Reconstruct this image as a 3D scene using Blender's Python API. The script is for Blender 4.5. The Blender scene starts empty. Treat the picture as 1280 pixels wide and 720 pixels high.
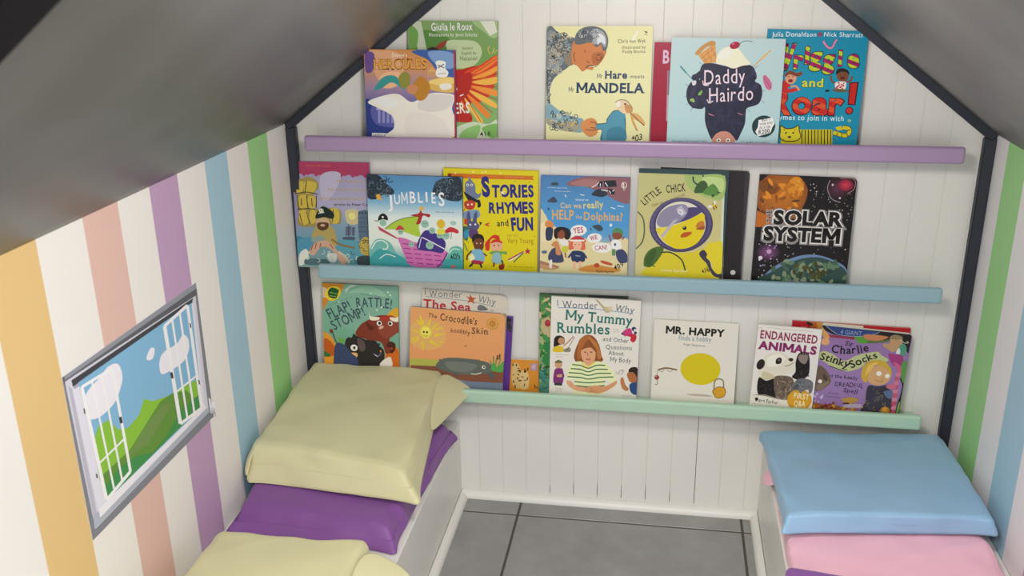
import bpy, bmesh, math, random, json
from mathutils import Vector, Matrix, noise
from mathutils.geometry import tessellate_polygon

# ------------------------------------------------------------------ camera, world, lights, exposure
scene = bpy.context.scene
COL = scene.collection
CAM_LOC=[0.09365, -2.0394, 1.30115]
CAM_R=[0.987419, 0.157591, -0.013002]
CAM_U=[-0.041169, 0.335601, 0.941104]
FOCAL_PX=1191.065
CAM_ROT = Matrix((CAM_R, CAM_U, [-v for v in Vector(CAM_R).cross(Vector(CAM_U)) * -1])).transposed()
cam_data = bpy.data.cameras.new('camera')
cam = bpy.data.objects.new('camera', cam_data)
COL.objects.link(cam)
scene.camera = cam
cam.matrix_world = Matrix.Translation(CAM_LOC) @ CAM_ROT.to_4x4()
cam_data.sensor_width = 36.0
cam_data.lens = FOCAL_PX / 1280 * 36.0
cam_data.clip_start = 0.02
cam_data.dof.use_dof = True
cam_data.dof.focus_distance = 2.1
cam_data.dof.aperture_fstop = 7.0

scene.view_settings.view_transform = 'Standard'
scene.view_settings.look = 'None'
scene.view_settings.gamma = 1.0
scene.view_settings.use_curve_mapping = False
scene.view_settings.exposure = 1.38

world = bpy.data.worlds.new('room_ambient')
scene.world = world
world.use_nodes = True
bg = world.node_tree.nodes['Background']
bg.inputs['Color'].default_value = (0.93, 0.95, 1.0, 1)
bg.inputs['Strength'].default_value = 0.5

def area_light(name, loc, target, sx, sy, power, color):
    d = bpy.data.lights.new(name, 'AREA')
    d.shape = 'RECTANGLE'; d.size = sx; d.size_y = sy; d.energy = power; d.color = color
    o = bpy.data.objects.new(name, d)
    COL.objects.link(o)
    o.location = loc
    o.rotation_euler = (Vector(target) - Vector(loc)).to_track_quat('-Z', 'Y').to_euler()
    return o
# the strip lights on the ceiling of the room the nook opens onto, and the small lamp under the nook's own ridge
area_light('ceiling_lamp', (-0.75, -3.0, 2.45), (0.0, 0.0, 0.6), 1.2, 0.5, 15, (1.0, 0.97, 0.92))
area_light('ceiling_lamp', (0.9, -3.4, 2.45), (0.0, 0.0, 0.5), 1.2, 0.5, 14, (0.97, 0.97, 1.0))
ridge = bpy.data.lights.new('ridge_lamp', 'POINT')
ridge.energy = 8.6; ridge.shadow_soft_size = 0.10; ridge.color = (1.0, 0.965, 0.92)
ridge_lamp = bpy.data.objects.new('ridge_lamp', ridge)
COL.objects.link(ridge_lamp)
ridge_lamp.location = (0.06, -0.99, 1.35)

INK = 1.06                                    # print colours were read under the room's dim light

# paint and cloth colours as 0-255 values
RGB255 = dict(
    cream=(205, 200, 156),
    purple=(127, 78, 145),
    blue=(143, 181, 210),
    pink=(236, 183, 198),
    lilac=(168, 141, 176),
    pale_blue=(148, 180, 190),
    mint=(176, 206, 181),
    orange_stripe=(221, 188, 128),
    pink_stripe=(220, 183, 171),
    purple_stripe=(188, 154, 188),
    blue_stripe=(163, 198, 214),
    green_stripe=(156, 211, 137),
)
PAINT = {k: [(c / 255 / 12.92 if c < 10 else ((c / 255 + 0.055) / 1.055) ** 2.4) for c in v] for k, v in RGB255.items()}

# ------------------------------------------------------------------ helpers
def lin(h):
    h = h.lstrip('#'); out = []
    for i in (0, 2, 4):
        c = int(h[i:i + 2], 16) / 255
        out.append(c / 12.92 if c < 0.04045 else ((c + 0.055) / 1.055) ** 2.4)
    return out

def ink(h):
    return [min(0.86, c * INK) for c in lin(h)] + [1.0]

MATS = {}
def mat(name, color, rough=0.5, bump=0.0, bscale=60.0, vary=0.0, vscale=4.0, coat=0.0, spec=0.5, stretch=(1, 1, 1), sheen=0.0):
    if name in MATS: return MATS[name]
    m = bpy.data.materials.new(name); m.use_nodes = True
    nt = m.node_tree; N = nt.nodes; Lk = nt.links
    b = N['Principled BSDF']
    c = list(color) if not isinstance(color, str) else lin(color)
    b.inputs['Base Color'].default_value = (*c[:3], 1)
    b.inputs['Roughness'].default_value = rough
    b.inputs['Specular IOR Level'].default_value = spec
    b.inputs['Coat Weight'].default_value = coat
    b.inputs['Sheen Weight'].default_value = sheen
    tc = N.new('ShaderNodeTexCoord'); mp = N.new('ShaderNodeMapping')
    mp.inputs['Scale'].default_value = stretch
    Lk.new(tc.outputs['Object'], mp.inputs['Vector'])
    if vary:
        n = N.new('ShaderNodeTexNoise'); n.inputs['Scale'].default_value = vscale; n.inputs['Detail'].default_value = 6
        Lk.new(mp.outputs['Vector'], n.inputs['Vector'])
        r = N.new('ShaderNodeValToRGB')
        r.color_ramp.elements[0].position = 0.3; r.color_ramp.elements[1].position = 0.7
        r.color_ramp.elements[0].color = (*[v * (1 - vary) for v in c[:3]], 1)
        r.color_ramp.elements[1].color = (*[min(0.95, v * (1 + vary)) for v in c[:3]], 1)
        Lk.new(n.outputs['Fac'], r.inputs['Fac']); Lk.new(r.outputs['Color'], b.inputs['Base Color'])
    if bump:
        n2 = N.new('ShaderNodeTexNoise'); n2.inputs['Scale'].default_value = bscale; n2.inputs['Detail'].default_value = 4
        Lk.new(mp.outputs['Vector'], n2.inputs['Vector'])
        bp = N.new('ShaderNodeBump'); bp.inputs['Strength'].default_value = bump; bp.inputs['Distance'].default_value = 0.004
        Lk.new(n2.outputs['Fac'], bp.inputs['Height']); Lk.new(bp.outputs['Normal'], b.inputs['Normal'])
    MATS[name] = m
    return m

def print_mat(name, rough, coat):
    m = bpy.data.materials.new(name); m.use_nodes = True
    nt = m.node_tree; b = nt.nodes['Principled BSDF']
    a = nt.nodes.new('ShaderNodeVertexColor'); a.layer_name = 'ink'
    nt.links.new(a.outputs['Color'], b.inputs['Base Color'])
    b.inputs['Roughness'].default_value = rough
    b.inputs['Specular IOR Level'].default_value = 0.22
    b.inputs['Coat Weight'].default_value = coat; b.inputs['Coat Roughness'].default_value = 0.3
    return m

def new_obj(name, me, parent=None):
    o = bpy.data.objects.new(name, me); COL.objects.link(o)
    if parent: o.parent = parent
    return o

def tag(o, label=None, cat=None, group=None, kind=None):
    if label: o['label'] = label
    if cat: o['category'] = cat
    if group: o['group'] = group
    if kind: o['kind'] = kind
    return o

def empty(name, loc=(0, 0, 0)):
    e = bpy.data.objects.new(name, None); COL.objects.link(e); e.location = loc; e.empty_display_size = 0.05
    return e

class MB:
    def __init__(s): s.bm = bmesh.new()
    def box(s, lo, hi, mi=0, bev=0.0, seg=2):
        t = bmesh.new(); bmesh.ops.create_cube(t, size=1)
        for v in t.verts: v.co = Vector([(lo[i] + hi[i]) / 2 + v.co[i] * (hi[i] - lo[i]) for i in range(3)])
        if bev: bmesh.ops.bevel(t, geom=t.edges[:], offset=bev, segments=seg, affect='EDGES', profile=0.5)
        for f in t.faces: f.material_index = mi
        s.add(t); return s
    def add(s, t):
        me = bpy.data.meshes.new('tmp'); t.to_mesh(me); t.free(); s.bm.from_mesh(me); bpy.data.meshes.remove(me)
    def face(s, ps, mi=0):
        f = s.bm.faces.new([s.bm.verts.new(p) for p in ps]); f.material_index = mi; return f
    def prism(s, ps, d, mi=0):                 # polygon extruded along vector d
        d = Vector(d); a = [s.bm.verts.new(p) for p in ps]; b = [s.bm.verts.new(Vector(p) + d) for p in ps]
        n = len(ps); fs = [s.bm.faces.new(a), s.bm.faces.new(b[::-1])]
        for i in range(n): fs.append(s.bm.faces.new((a[(i + 1) % n], a[i], b[i], b[(i + 1) % n])))
        for f in fs: f.material_index = mi
        return s
    def build(s, name, mats, parent=None, smooth=False, weld=0):
        if weld: bmesh.ops.remove_doubles(s.bm, verts=s.bm.verts[:], dist=weld)
        bmesh.ops.recalc_face_normals(s.bm, faces=s.bm.faces[:])
        me = bpy.data.meshes.new(name); s.bm.to_mesh(me); s.bm.free()
        for m in (mats if isinstance(mats, (list, tuple)) else [mats]): me.materials.append(m)
        if smooth: me.shade_smooth()
        return new_obj(name, me, parent)

def spline(p, closed, k=6):
    n = len(p); out = []
    if n < 3 and not closed: return p
    for i in range(n if closed else n - 1):
        if closed: a, b, c, d = p[i - 1], p[i], p[(i + 1) % n], p[(i + 2) % n]
        else: a, b, c, d = p[max(i - 1, 0)], p[i], p[i + 1], p[min(i + 2, n - 1)]
        for j in range(k):
            t = j / k
            out.append(tuple(0.5 * (2 * b[q] + (c[q] - a[q]) * t + (2 * a[q] - 5 * b[q] + 4 * c[q] - d[q]) * t * t + (3 * b[q] - a[q] - 3 * c[q] + d[q]) * t ** 3) for q in (0, 1)))
    if not closed: out.append(p[-1])
    return out

def clip(poly, n, c):                          # keep n.p <= c
    out = []
    for i in range(len(poly)):
        a, b = poly[i - 1], poly[i]
        da, db = n[0] * a[0] + n[1] * a[1] - c, n[0] * b[0] + n[1] * b[1] - c
        if (da <= 0) != (db <= 0):
            t = da / (da - db); out.append((a[0] + (b[0] - a[0]) * t, a[1] + (b[1] - a[1]) * t))
        if db <= 0: out.append(b)
    return out

GLYPH = {}
def stroke_letter(ch, bold):
    """M and W from straight strokes"""
    c = 0.70; e = 0.045 + bold * 0.55; g = bold * 0.5
    y0, y1 = -g, c + g
    if ch == 'M': segs = [((0.09, y0), (0.09, y1)), ((0.75, y0), (0.75, y1)), ((0.10, y1), (0.42, c * 0.22)), ((0.74, y1), (0.42, c * 0.22))]
    else: segs = [((0.05, y1), (0.26, y0)), ((0.26, y0), (0.46, y1 * 0.94)), ((0.46, y1 * 0.94), (0.66, y0)), ((0.66, y0), (0.88, y1))]
    out = []
    for (xa, ya), (xb, yb) in segs:
        out += [[(xa - e, ya), (xa + e, ya), (xb + e, yb)], [(xa - e, ya), (xb + e, yb), (xb - e, yb)]]
    return out
def glyph(ch, bold):
    """triangles of one letter and its advance; the advance does not depend on the weight"""
    key = (ch, bold)
    if key in GLYPH: return GLYPH[key]
    def tris(body, b):
        cu = bpy.data.curves.new('g', 'FONT'); cu.body = body; cu.size = 1; cu.resolution_u = 3; cu.offset = b * 0.5
        o = bpy.data.objects.new('g', cu); COL.objects.link(o)
        me = bpy.data.meshes.new_from_object(o.evaluated_get(bpy.context.evaluated_depsgraph_get()))
        me.calc_loop_triangles()
        v = [tuple(x.co[:2]) for x in me.vertices]; t = [[v[i] for i in lt.vertices] for lt in me.loop_triangles]
        bpy.data.objects.remove(o); bpy.data.curves.remove(cu); bpy.data.meshes.remove(me)
        return t
    def span(t):
        xs = [q[0] for a in t for q in a]; return (min(xs), max(xs)) if xs else (0, 0)
    TRACK = 0.05
    if ch == ' ': r = ([], 0.30)
    elif ch in 'MW': r = ([[(q[0] + TRACK / 2, q[1]) for q in a] for a in stroke_letter(ch, bold)], (0.84 if ch == 'M' else 0.93) + TRACK)
    else:
        t0 = tris(ch, 0); a0 = span(t0); w3 = span(tris('I' + ch + 'I', 0)); w2 = span(tris('II', 0))
        adv = max((w3[1] - w3[0]) - (w2[1] - w2[0]), a0[1] - a0[0]) + TRACK
        sh = adv / 2 - (a0[0] + a0[1]) / 2
        r = ([[(q[0] + sh, q[1]) for q in a] for a in tris(ch, bold)], adv)
    GLYPH[key] = r
    return r
CAP = None
SERIF = {'A': 'bl br', 'B': 'bl tl', 'C': '', 'D': 'bl tl', 'E': '', 'F': 'bl', 'H': 'bl br tl tr', 'I': 'bc tc', 'K': 'bl br tl tr', 'L': 'bl tl', 'M': 'bl br tl tr', 'N': 'bl tl tr',
         'P': 'bl tl', 'R': 'bl br tl', 'T': 'bc', 'U': 'tl tr', 'W': 'tl tr', 'X': 'bl br tl tr', 'Y': 'bc tl tr', 'h': 'bl br', 'n': 'bl br', 'm': 'bl br bc', 'r': 'bl', 'i': 'bc', 'l': 'bc', 'k': 'bl br', 'f': 'bc', 'p': '', 'y': ''}

def text_tris(t, x0, y0, x1, y1, h, bold, sag, jit, serif):
    global CAP
    if CAP is None: CAP = max(q[1] for a in glyph('H', 0)[0] for q in a)
    rnd = random.Random(len(t) * 7 + int(abs(x0)))
    G = [glyph(c, bold) for c in t]
    tot = sum(g[1] for g in G); L = math.hypot(x1 - x0, y1 - y0); sx = L / tot; sy = h / CAP
    if len(t) == 1 and sx > sy:
        x0 += (x1 - x0) * (1 - sy / sx) / 2; sx = sy
    dx, dy = (x1 - x0) / L, (y1 - y0) / L
    out = []; pen = 0
    for c, (tr, adv) in zip(t, G):
        f = (pen + adv / 2) / tot
        off = -sag * 4 * f * (1 - f); tilt = math.atan2(-sag * 4 * (1 - 2 * f), L)
        jy = rnd.uniform(-1, 1) * jit * h * 0.6; jr = rnd.uniform(-1, 1) * jit * 1.2 + tilt; js = 1 + rnd.uniform(-1, 1) * jit
        cx = adv / 2 * sx; parts = list(tr)
        if serif and c in SERIF and tr:
            xs = [q[0] for a in tr for q in a]; ys = [q[1] for a in tr for q in a]; a0, a1 = min(xs), max(xs); top = max(ys) if c != 'i' else 0.5
            st = 0.07 + bold; hw = 0.085 + bold * 0.6
            for s in SERIF[c].split():
                px = {'l': a0 + st * 0.6, 'r': a1 - st * 0.6, 'c': (a0 + a1) / 2}[s[1]]
                if c in 'AWXY' and s[1] != 'c': px = {'l': a0 + st * 0.4, 'r': a1 - st * 0.4}[s[1]]
                py = 0 if s[0] == 'b' else top - 0.045
                q = [(px - hw, py), (px + hw, py), (px + hw, py + 0.045), (px - hw, py + 0.045)]
                parts += [[q[0], q[1], q[2]], [q[0], q[2], q[3]]]
        ca, sa = math.cos(jr), math.sin(jr)
        for a in parts:
            b = []
            for x, y in a:
                X = (x * sx - cx) * js; Y = (y * sy - h / 2) * js
                X, Y = X * ca - Y * sa, X * sa + Y * ca
                X += pen * sx + cx; Y += h / 2 + jy + off
                b.append((x0 + X * dx - Y * dy, y0 + X * dy + Y * dx))
            out.append(b)
        pen += adv
    return out

def prim_polys(q, w, h):
    """one printed shape -> list of (triangle, colours per corner)"""
    k = q[0]
    def solid(poly, c):
        poly = [tuple(p) for p in poly]
        tr = tessellate_polygon([[Vector((x, y, 0)) for x, y in poly]])
        return [([poly[i] for i in t], [c] * 3) for t in tr]
    def pairs(v): return list(zip(v[::2], v[1::2]))
    if k == 'g':
        cs = [ink(c) for c in q[1:]]; n = len(cs)
        if n == 1: cs = cs * 2; n = 2
        out = []
        for i in range(n - 1):
            ya, yb = h * (1 - i / (n - 1)), h * (1 - (i + 1) / (n - 1))
            a, b = cs[i], cs[i + 1]
            out += [([(0, yb), (w, yb), (w, ya)], [b, b, a]), ([(0, yb), (w, ya), (0, ya)], [b, a, a])]
        return out
    if k == 'p': return solid(pairs(q[2:]), ink(q[1]))
    if k == 's': return solid(spline(pairs(q[2:]), True), ink(q[1]))
    if k in 'er':
        if k == 'e': c1 = c2 = ink(q[1]); x, y, rx, ry, rot = q[2:7]
        else: c1, c2 = ink(q[1]), ink(q[2]); x, y, rx, ry = q[3:7]; rot = 0
        n = max(8, min(40, int(max(rx, ry) * 0.5) + 8)); a = math.radians(rot); ca, sa = math.cos(a), math.sin(a)
        ps = [(x + rx * math.cos(t) * ca - ry * math.sin(t) * sa, y + rx * math.cos(t) * sa + ry * math.sin(t) * ca) for t in [6.28318 * i / n for i in range(n)]]
        return [([(x, y), ps[i], ps[(i + 1) % n]], [c1, c2, c2]) for i in range(n)]
    if k in 'lk':
        p = pairs(q[3:]); p = spline(p, False, 5) if k == 'l' else p; hw = q[2] / 2; c = ink(q[1]); out = []
        L, R = [], []
        for i in range(len(p)):
            a, b = p[max(i - 1, 0)], p[min(i + 1, len(p) - 1)]
            d = math.hypot(b[0] - a[0], b[1] - a[1]) or 1; nx, ny = -(b[1] - a[1]) / d * hw, (b[0] - a[0]) / d * hw
            L.append((p[i][0] + nx, p[i][1] + ny)); R.append((p[i][0] - nx, p[i][1] - ny))
        for i in range(len(p) - 1): out += [([L[i], R[i], R[i + 1]], [c] * 3), ([L[i], R[i + 1], L[i + 1]], [c] * 3)]
        return out
    if k == 't':
        _, c, t, x0, y0, x1, y1, th, bold, sag, jit, serif, c2 = q
        tr = text_tris(t, x0, y0, x1, y1, th, bold, sag, jit, serif)
        a = ink(c)
        if not c2: return [(x, [a] * 3) for x in tr]
        b = ink(c2); out = []; step = th * 0.24
        for x in tr:                            # letters in alternating colour blocks
            for ax in range(-1, 1):
                pass
            lo = min(p[1] + p[0] * 0.35 for p in x); hi = max(p[1] + p[0] * 0.35 for p in x)
            for s in range(int(lo // step), int(hi // step) + 1):
                pl = clip(clip(x, (0.35, 1), (s + 1) * step), (-0.35, -1), -s * step)
                for i in range(1, len(pl) - 1): out.append(([pl[0], pl[i], pl[i + 1]], [a if s % 2 else b] * 3))
        return out

def printed(bm, prims, w, h, outline, put, layer_gap=0.00004):
    """lay the printed shapes as thin ink layers; w, h, outline in 0.1 mm; put(u, v, lift) -> co"""
    lay = bm.loops.layers.float_color.get('ink') or bm.loops.layers.float_color.new('ink')
    edges = []
    for i in range(len(outline)):
        a, b = outline[i - 1], outline[i]
        n = (b[1] - a[1], a[0] - b[0]); edges.append((n, n[0] * a[0] + n[1] * a[1]))
    done = []; rows = []
    for q in prims:
        tri = prim_polys(q, w, h)
        if not tri: continue
        xs = [p[0] for t, _ in tri for p in t]; ys = [p[1] for t, _ in tri for p in t]
        bb = (min(xs), min(ys), max(xs), max(ys))
        lv = 0
        for o, l in done:
            if o[0] < bb[2] and bb[0] < o[2] and o[1] < bb[3] and bb[1] < o[3]: lv = max(lv, l + 1)
        done.append((bb, lv))
        for t, cs in tri:
            const = cs[0] == cs[1] == cs[2]
            poly = t
            inside = all(n[0] * p[0] + n[1] * p[1] - c <= 0.01 for p in t for n, c in edges)
            if not inside:
                for n, c in edges:
                    poly = clip(poly, n, c)
                    if len(poly) < 3: break
                if len(poly) < 3: continue
            if abs(sum(poly[i - 1][0] * poly[i][1] - poly[i][0] * poly[i - 1][1] for i in range(len(poly)))) < 0.002: continue
            area = sum(poly[i - 1][0] * poly[i][1] - poly[i][0] * poly[i - 1][1] for i in range(len(poly)))
            if area < 0: poly = poly[::-1]; 
            vs = [bm.verts.new(put(x, y, lv * layer_gap)) for x, y in poly]
            f = bm.faces.new(vs); f.material_index = 0
            if const:
                for lp in f.loops: lp[lay] = cs[0]
            else:
                d = (t[1][1] - t[2][1]) * (t[0][0] - t[2][0]) + (t[2][0] - t[1][0]) * (t[0][1] - t[2][1])
                for lp, (x, y) in zip(f.loops, poly):
                    a = ((t[1][1] - t[2][1]) * (x - t[2][0]) + (t[2][0] - t[1][0]) * (y - t[2][1])) / d
                    b = ((t[2][1] - t[0][1]) * (x - t[2][0]) + (t[0][0] - t[2][0]) * (y - t[2][1])) / d
                    lp[lay] = [a * cs[0][i] + b * cs[1][i] + (1 - a - b) * cs[2][i] for i in range(4)]

def decode(s): return [json.loads('[' + r + ']') for r in s.split('|')]

# ------------------------------------------------------------------ the nook itself
W, ZC, ZA, YF = 0.75, 0.9325, 1.5138, -1.45
WHITE = mat('white_gloss_paint', (0.75, 0.725, 0.675), 0.38, 0.05, 25, 0.03, 5)
WALL_WHITE = mat('white_wall_paint', (0.82, 0.79, 0.745), 0.5, 0.06, 40)
WALL_WHITE_R = mat('white_wall_paint_cool_lit', (0.80, 0.775, 0.765), 0.5, 0.06, 40)  # wall white with the right side's cooler light put into its colour
NAVY = mat('navy_trim_paint', (0.020, 0.024, 0.035), 0.45, 0.1, 30)
ROOFEDGE = mat('black_roof_edge', (0.008, 0.007, 0.009), 0.8, spec=0.1)
ROOFGREY = mat('dark_grey_satin_paint', (0.088, 0.085, 0.082), 0.36, 0.12, 5, 0.12, 3, stretch=(1.0, 2.5, 1.0))
CRACK = mat('dark_gap_dirt', (0.10, 0.09, 0.075), 0.9)
STRIPE = {k: mat('stripe_' + k, PAINT[k + '_stripe'], 0.5, 0.06, 40) for k in ('orange', 'pink', 'purple', 'blue', 'green')}

def side_wall(name, x, sgn, white, stripes):
    m = MB(); ms = [white]; ys = [YF]; cols = [0]
    for a, b, c in sorted(stripes):
        ms.append(STRIPE[c]); ys += [a, b]; cols += [len(ms) - 1, 0]
    ys.append(0.0)
    for i in range(len(ys) - 1):
        m.face([(x, ys[i], 0), (x, ys[i + 1], 0), (x, ys[i + 1], ZC), (x, ys[i], ZC)], cols[i])
    xo = x + sgn * 0.02
    m.face([(xo, YF, 0), (xo, 0, 0), (xo, 0, ZC), (xo, YF, ZC)])
    m.face([(x, YF, 0), (xo, YF, 0), (xo, YF, ZC), (x, YF, ZC)]); m.face([(x, 0, 0), (xo, 0, 0), (xo, 0, ZC), (x, 0, ZC)])
    m.face([(x, YF, ZC), (xo, YF, ZC), (xo, 0, ZC), (x, 0, ZC)]); m.face([(x, YF, 0), (xo, YF, 0), (xo, 0, 0), (x, 0, 0)])
    return tag(m.build(name, ms, weld=1e-5), kind='structure')
side_wall('wall_left', -W, -1, WALL_WHITE, [(-1.017, -0.912, 'orange'), (-0.801, -0.706, 'pink'), (-0.609, -0.513, 'purple'), (-0.408, -0.314, 'blue'), (-0.217, -0.117, 'green')])
side_wall('wall_right', W, 1, WALL_WHITE_R, [(-0.190, -0.084, 'green'), (-0.404, -0.291, 'blue'), (-0.61, -0.50, 'purple'), (-0.81, -0.71, 'pink'), (-1.01, -0.91, 'orange')])

def wall_back():
    m = MB(); P, W2, D = 0.0585, 0.0009, 0.0013
    gx = [0.3145 + P * k for k in range(-20, 20) if abs(0.3145 + P * k) < W - 0.01]
    cuts = [-W]
    def roof(x): return ZC + (ZA - ZC) * (1 - abs(x) / W)
    deep = {3: 0.33}
    for i, g in enumerate(gx + [None]):
        a = cuts[-1]; b = (g - W2) if g is not None else W
        seg = [a, b] if not (a < 0 < b) else [a, 0, b]
        for u, v in zip(seg, seg[1:]): m.face([(u, 0, 0), (v, 0, 0), (v, 0, roof(v)), (u, 0, roof(u))])
        if g is not None:
            m.face([(g - W2, 0, 0), (g, D, 0), (g, D, roof(g)), (g - W2, 0, roof(g))]); m.face([(g, D, 0), (g + W2, 0, 0), (g + W2, 0, roof(g)), (g, D, roof(g))])
            cuts.append(g + W2)
    # gaps where the paint has cracked between boards near the floor
    for g in gx:
        k = round((g - 0.3145) / P)
        hgt = {-2: 0.30, -3: 0.030, -4: 0.042, -5: 0.036, -6: 0.04, -7: 0.036, -8: 0.022}.get(k)
        if hgt:
            z0 = 0.024; z1 = z0 + hgt; ww = 0.0011 if k not in (-2,) else 0.0009
            m.face([(g - ww, 0.0003, z0), (g + ww, 0.0003, z0), (g + 0.0002, 0.0003, z1), (g - 0.0002, 0.0003, z1)], 1)
    m.prism([(-W, 0.004, 0), (W, 0.004, 0), (W, 0.004, ZC), (0, 0.004, ZA), (-W, 0.004, ZC)], (0, 0.02, 0))
    return tag(m.build('wall_back', [WHITE, CRACK]), kind='structure')
wall_back()

def slope(name, s):
    m = MB(); n, k = 60, 44; vs = []
    nrm = Vector((-s * (ZA - ZC), 0, -W)).normalized()
    for i in range(n + 1):
        row = []
        for j in range(k + 1):
            y = YF * i / n; t = j / k
            p = Vector((s * W * (1 - t), y, ZC + (ZA - ZC) * t))
            edge = min(1, 6 * min(t, 1 - t, i / n, 1))
            d = 0.0035 * noise.noise(Vector((p.x * 3, p.y * 5, p.z * 3 + s))) + 0.0016 * noise.noise(Vector((p.x * 16 + s * 5, p.y * 5, p.z * 12)))
            p += nrm * d * edge
            row.append(m.bm.verts.new(p))
        vs.append(row)
    for i in range(n):
        for j in range(k): m.bm.faces.new((vs[i][j], vs[i + 1][j], vs[i + 1][j + 1], vs[i][j + 1]))
    o = m.build(name, ROOFGREY, smooth=True)
    o.data.flip_normals() if o.data.polygons[0].normal.z > 0 else None
    so = o.modifiers.new('thickness', 'SOLIDIFY'); so.thickness = 0.02; so.offset = -1
    return tag(o, kind='structure')
slope('ceiling', -1); slope('ceiling', 1)

# dark battens around the gable, and the dark edge of the roof opening
def batten(name, a, b, inward, wd, y0, y1, m_=NAVY):
    a, b, n = Vector(a), Vector(b), Vector(inward).normalized() * wd
    m = MB(); ps = [Vector((p.x, y0, p.z)) for p in (a, b, b + n, a + n)]
    m.prism(ps, (0, y1 - y0, 0)); bmesh.ops.bevel(m.bm, geom=m.bm.edges[:], offset=0.002, segments=2, affect='EDGES')
    return tag(m.build(name, m_), kind='structure')
nl = Vector(((ZA - ZC), 0, -W)).normalized(); nr = Vector((-(ZA - ZC), 0, -W)).normalized()
batten('trim_1', (-W + 0.001, 0, 0.206), (-W + 0.001, 0, ZC - 0.006), (1, 0, 0), 0.023, -0.018, -0.0005)
batten('trim_2', (W - 0.001, 0, 0.206), (W - 0.001, 0, ZC - 0.006), (-1, 0, 0), 0.023, -0.018, -0.0005)
batten('trim_3', Vector((-W, 0, ZC)) - nl * 0.001, Vector((0, 0, ZA)) - nl * 0.001, nl, 0.0185, -0.018, -0.0005)
batten('trim_4', Vector((W, 0, ZC)) - nr * 0.001, Vector((0, 0, ZA)) - nr * 0.001, nr, 0.0185, -0.018, -0.0005)
batten('trim_5', Vector((-W, 0, ZC)) - nl * 0.03, Vector((0, 0, ZA)) - nl * 0.03, nl, 0.036, -1.505, -1.438, ROOFEDGE)
batten('trim_6', Vector((W, 0, ZC)) - nr * 0.03, Vector((0, 0, ZA)) - nr * 0.03, nr, 0.036, -1.505, -1.438, ROOFEDGE)

# floor: large grey tiles with dark grout, a worn patch of pale scuffs
XL, XR, ZB = -0.3756, 0.3474, 0.206
def floor():
    m = bpy.data.materials.new('grey_floor_tile'); m.use_nodes = True
    nt = m.node_tree; N = nt.nodes; L = nt.links; b = N['Principled BSDF']
    tc = N.new('ShaderNodeTexCoord'); n1 = N.new('ShaderNodeTexNoise'); n1.inputs['Scale'].default_value = 7; n1.inputs['Detail'].default_value = 8; n1.inputs['Roughness'].default_value = 0.65
    L.new(tc.outputs['Object'], n1.inputs['Vector'])
    r = N.new('ShaderNodeValToRGB'); r.color_ramp.elements[0].position = 0.32; r.color_ramp.elements[1].position = 0.72
    r.color_ramp.elements[0].color = (0.235, 0.23, 0.222, 1); r.color_ramp.elements[1].color = (0.325, 0.318, 0.305, 1)
    L.new(n1.outputs['Fac'], r.inputs['Fac']); L.new(r.outputs['Color'], b.inputs['Base Color'])
    b.inputs['Roughness'].default_value = 0.45
    grout = mat('dark_grout', (0.085, 0.068, 0.052), 0.9)
    mb = MB(); gx = [-1.29, -0.757, -0.2235, 0.310, 0.844, 1.38]; gy = [-2.36, -1.826, -1.292, -0.758, -0.064 - 0.16, 0.31]
    gy = [-0.072 - 0.534 * k for k in range(5, -1, -1)] + [0.462]
    g = 0.0028
    for i in range(len(gx) - 1):
        for j in range(len(gy) - 1): mb.box((gx[i] + g, gy[j] + g, -0.012), (gx[i + 1] - g, gy[j + 1] - g, 0.0), 0, 0.0012, 1)
    mb.box((gx[0], gy[0], -0.03), (gx[-1], gy[-1], -0.0014), 1)
    return tag(mb.build('floor', [m, grout]), kind='structure')
floor()

def quarter(name, p0, p1, inward, r=0.017):
    a, b, n = Vector(p0), Vector(p1), Vector(inward); m = MB(); k = 6
    prof = [(0, 0)] + [(math.cos(t) * r, math.sin(t) * r) for t in [math.pi / 2 * i / k for i in range(k + 1)]]
    m.prism([a + n * u + Vector((0, 0, v + 0.0002)) for u, v in prof], b - a)
    return tag(m.build(name, WHITE), kind='structure')
quarter('baseboard_back', (XL + 0.0005, -0.0005, 0), (XR - 0.0005, -0.0005, 0), (0, -1, 0))
quarter('baseboard_left', (XL + 0.0005, -0.018, 0), (XL + 0.0005, -1.40, 0), (1, 0, 0))
quarter('baseboard_right', (XR - 0.0005, -0.018, 0), (XR - 0.0005, -1.40, 0), (-1, 0, 0))

# two white box benches along the sides
def bench(x0, x1, face, label):
    r = empty('bench', ((x0 + x1) / 2, -0.7, 0)); tag(r, label, 'bench', 'built-in white benches')
    def part(name, m, mt=WHITE):
        o = m.build(name, mt, r); o.location = -r.location; return o
    s = -1 if face == x0 else 1
    part('seat_board', MB().box((x0, -1.40, ZB - 0.016), (x1, -0.001, ZB), 0, 0.0015))
    fx = sorted((face - s * 0.001, face - s * 0.016))
    part('front_panel', MB().box((fx[0], -1.398, 0.0005), (fx[1], -0.001, ZB - 0.0165), 0, 0.001))
    part('end_panel', MB().box((x0 + 0.017, -1.398, 0.0005), (x1 - 0.017, -1.384, ZB - 0.0165), 0, 0.001))
bench(-W + 0.0015, XL, XL, 'white box bench along the left wall under the cream and purple cushions')
bench(XR, W - 0.0015, XR, 'white box bench along the right wall under the blue and pink cushions')

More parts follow.
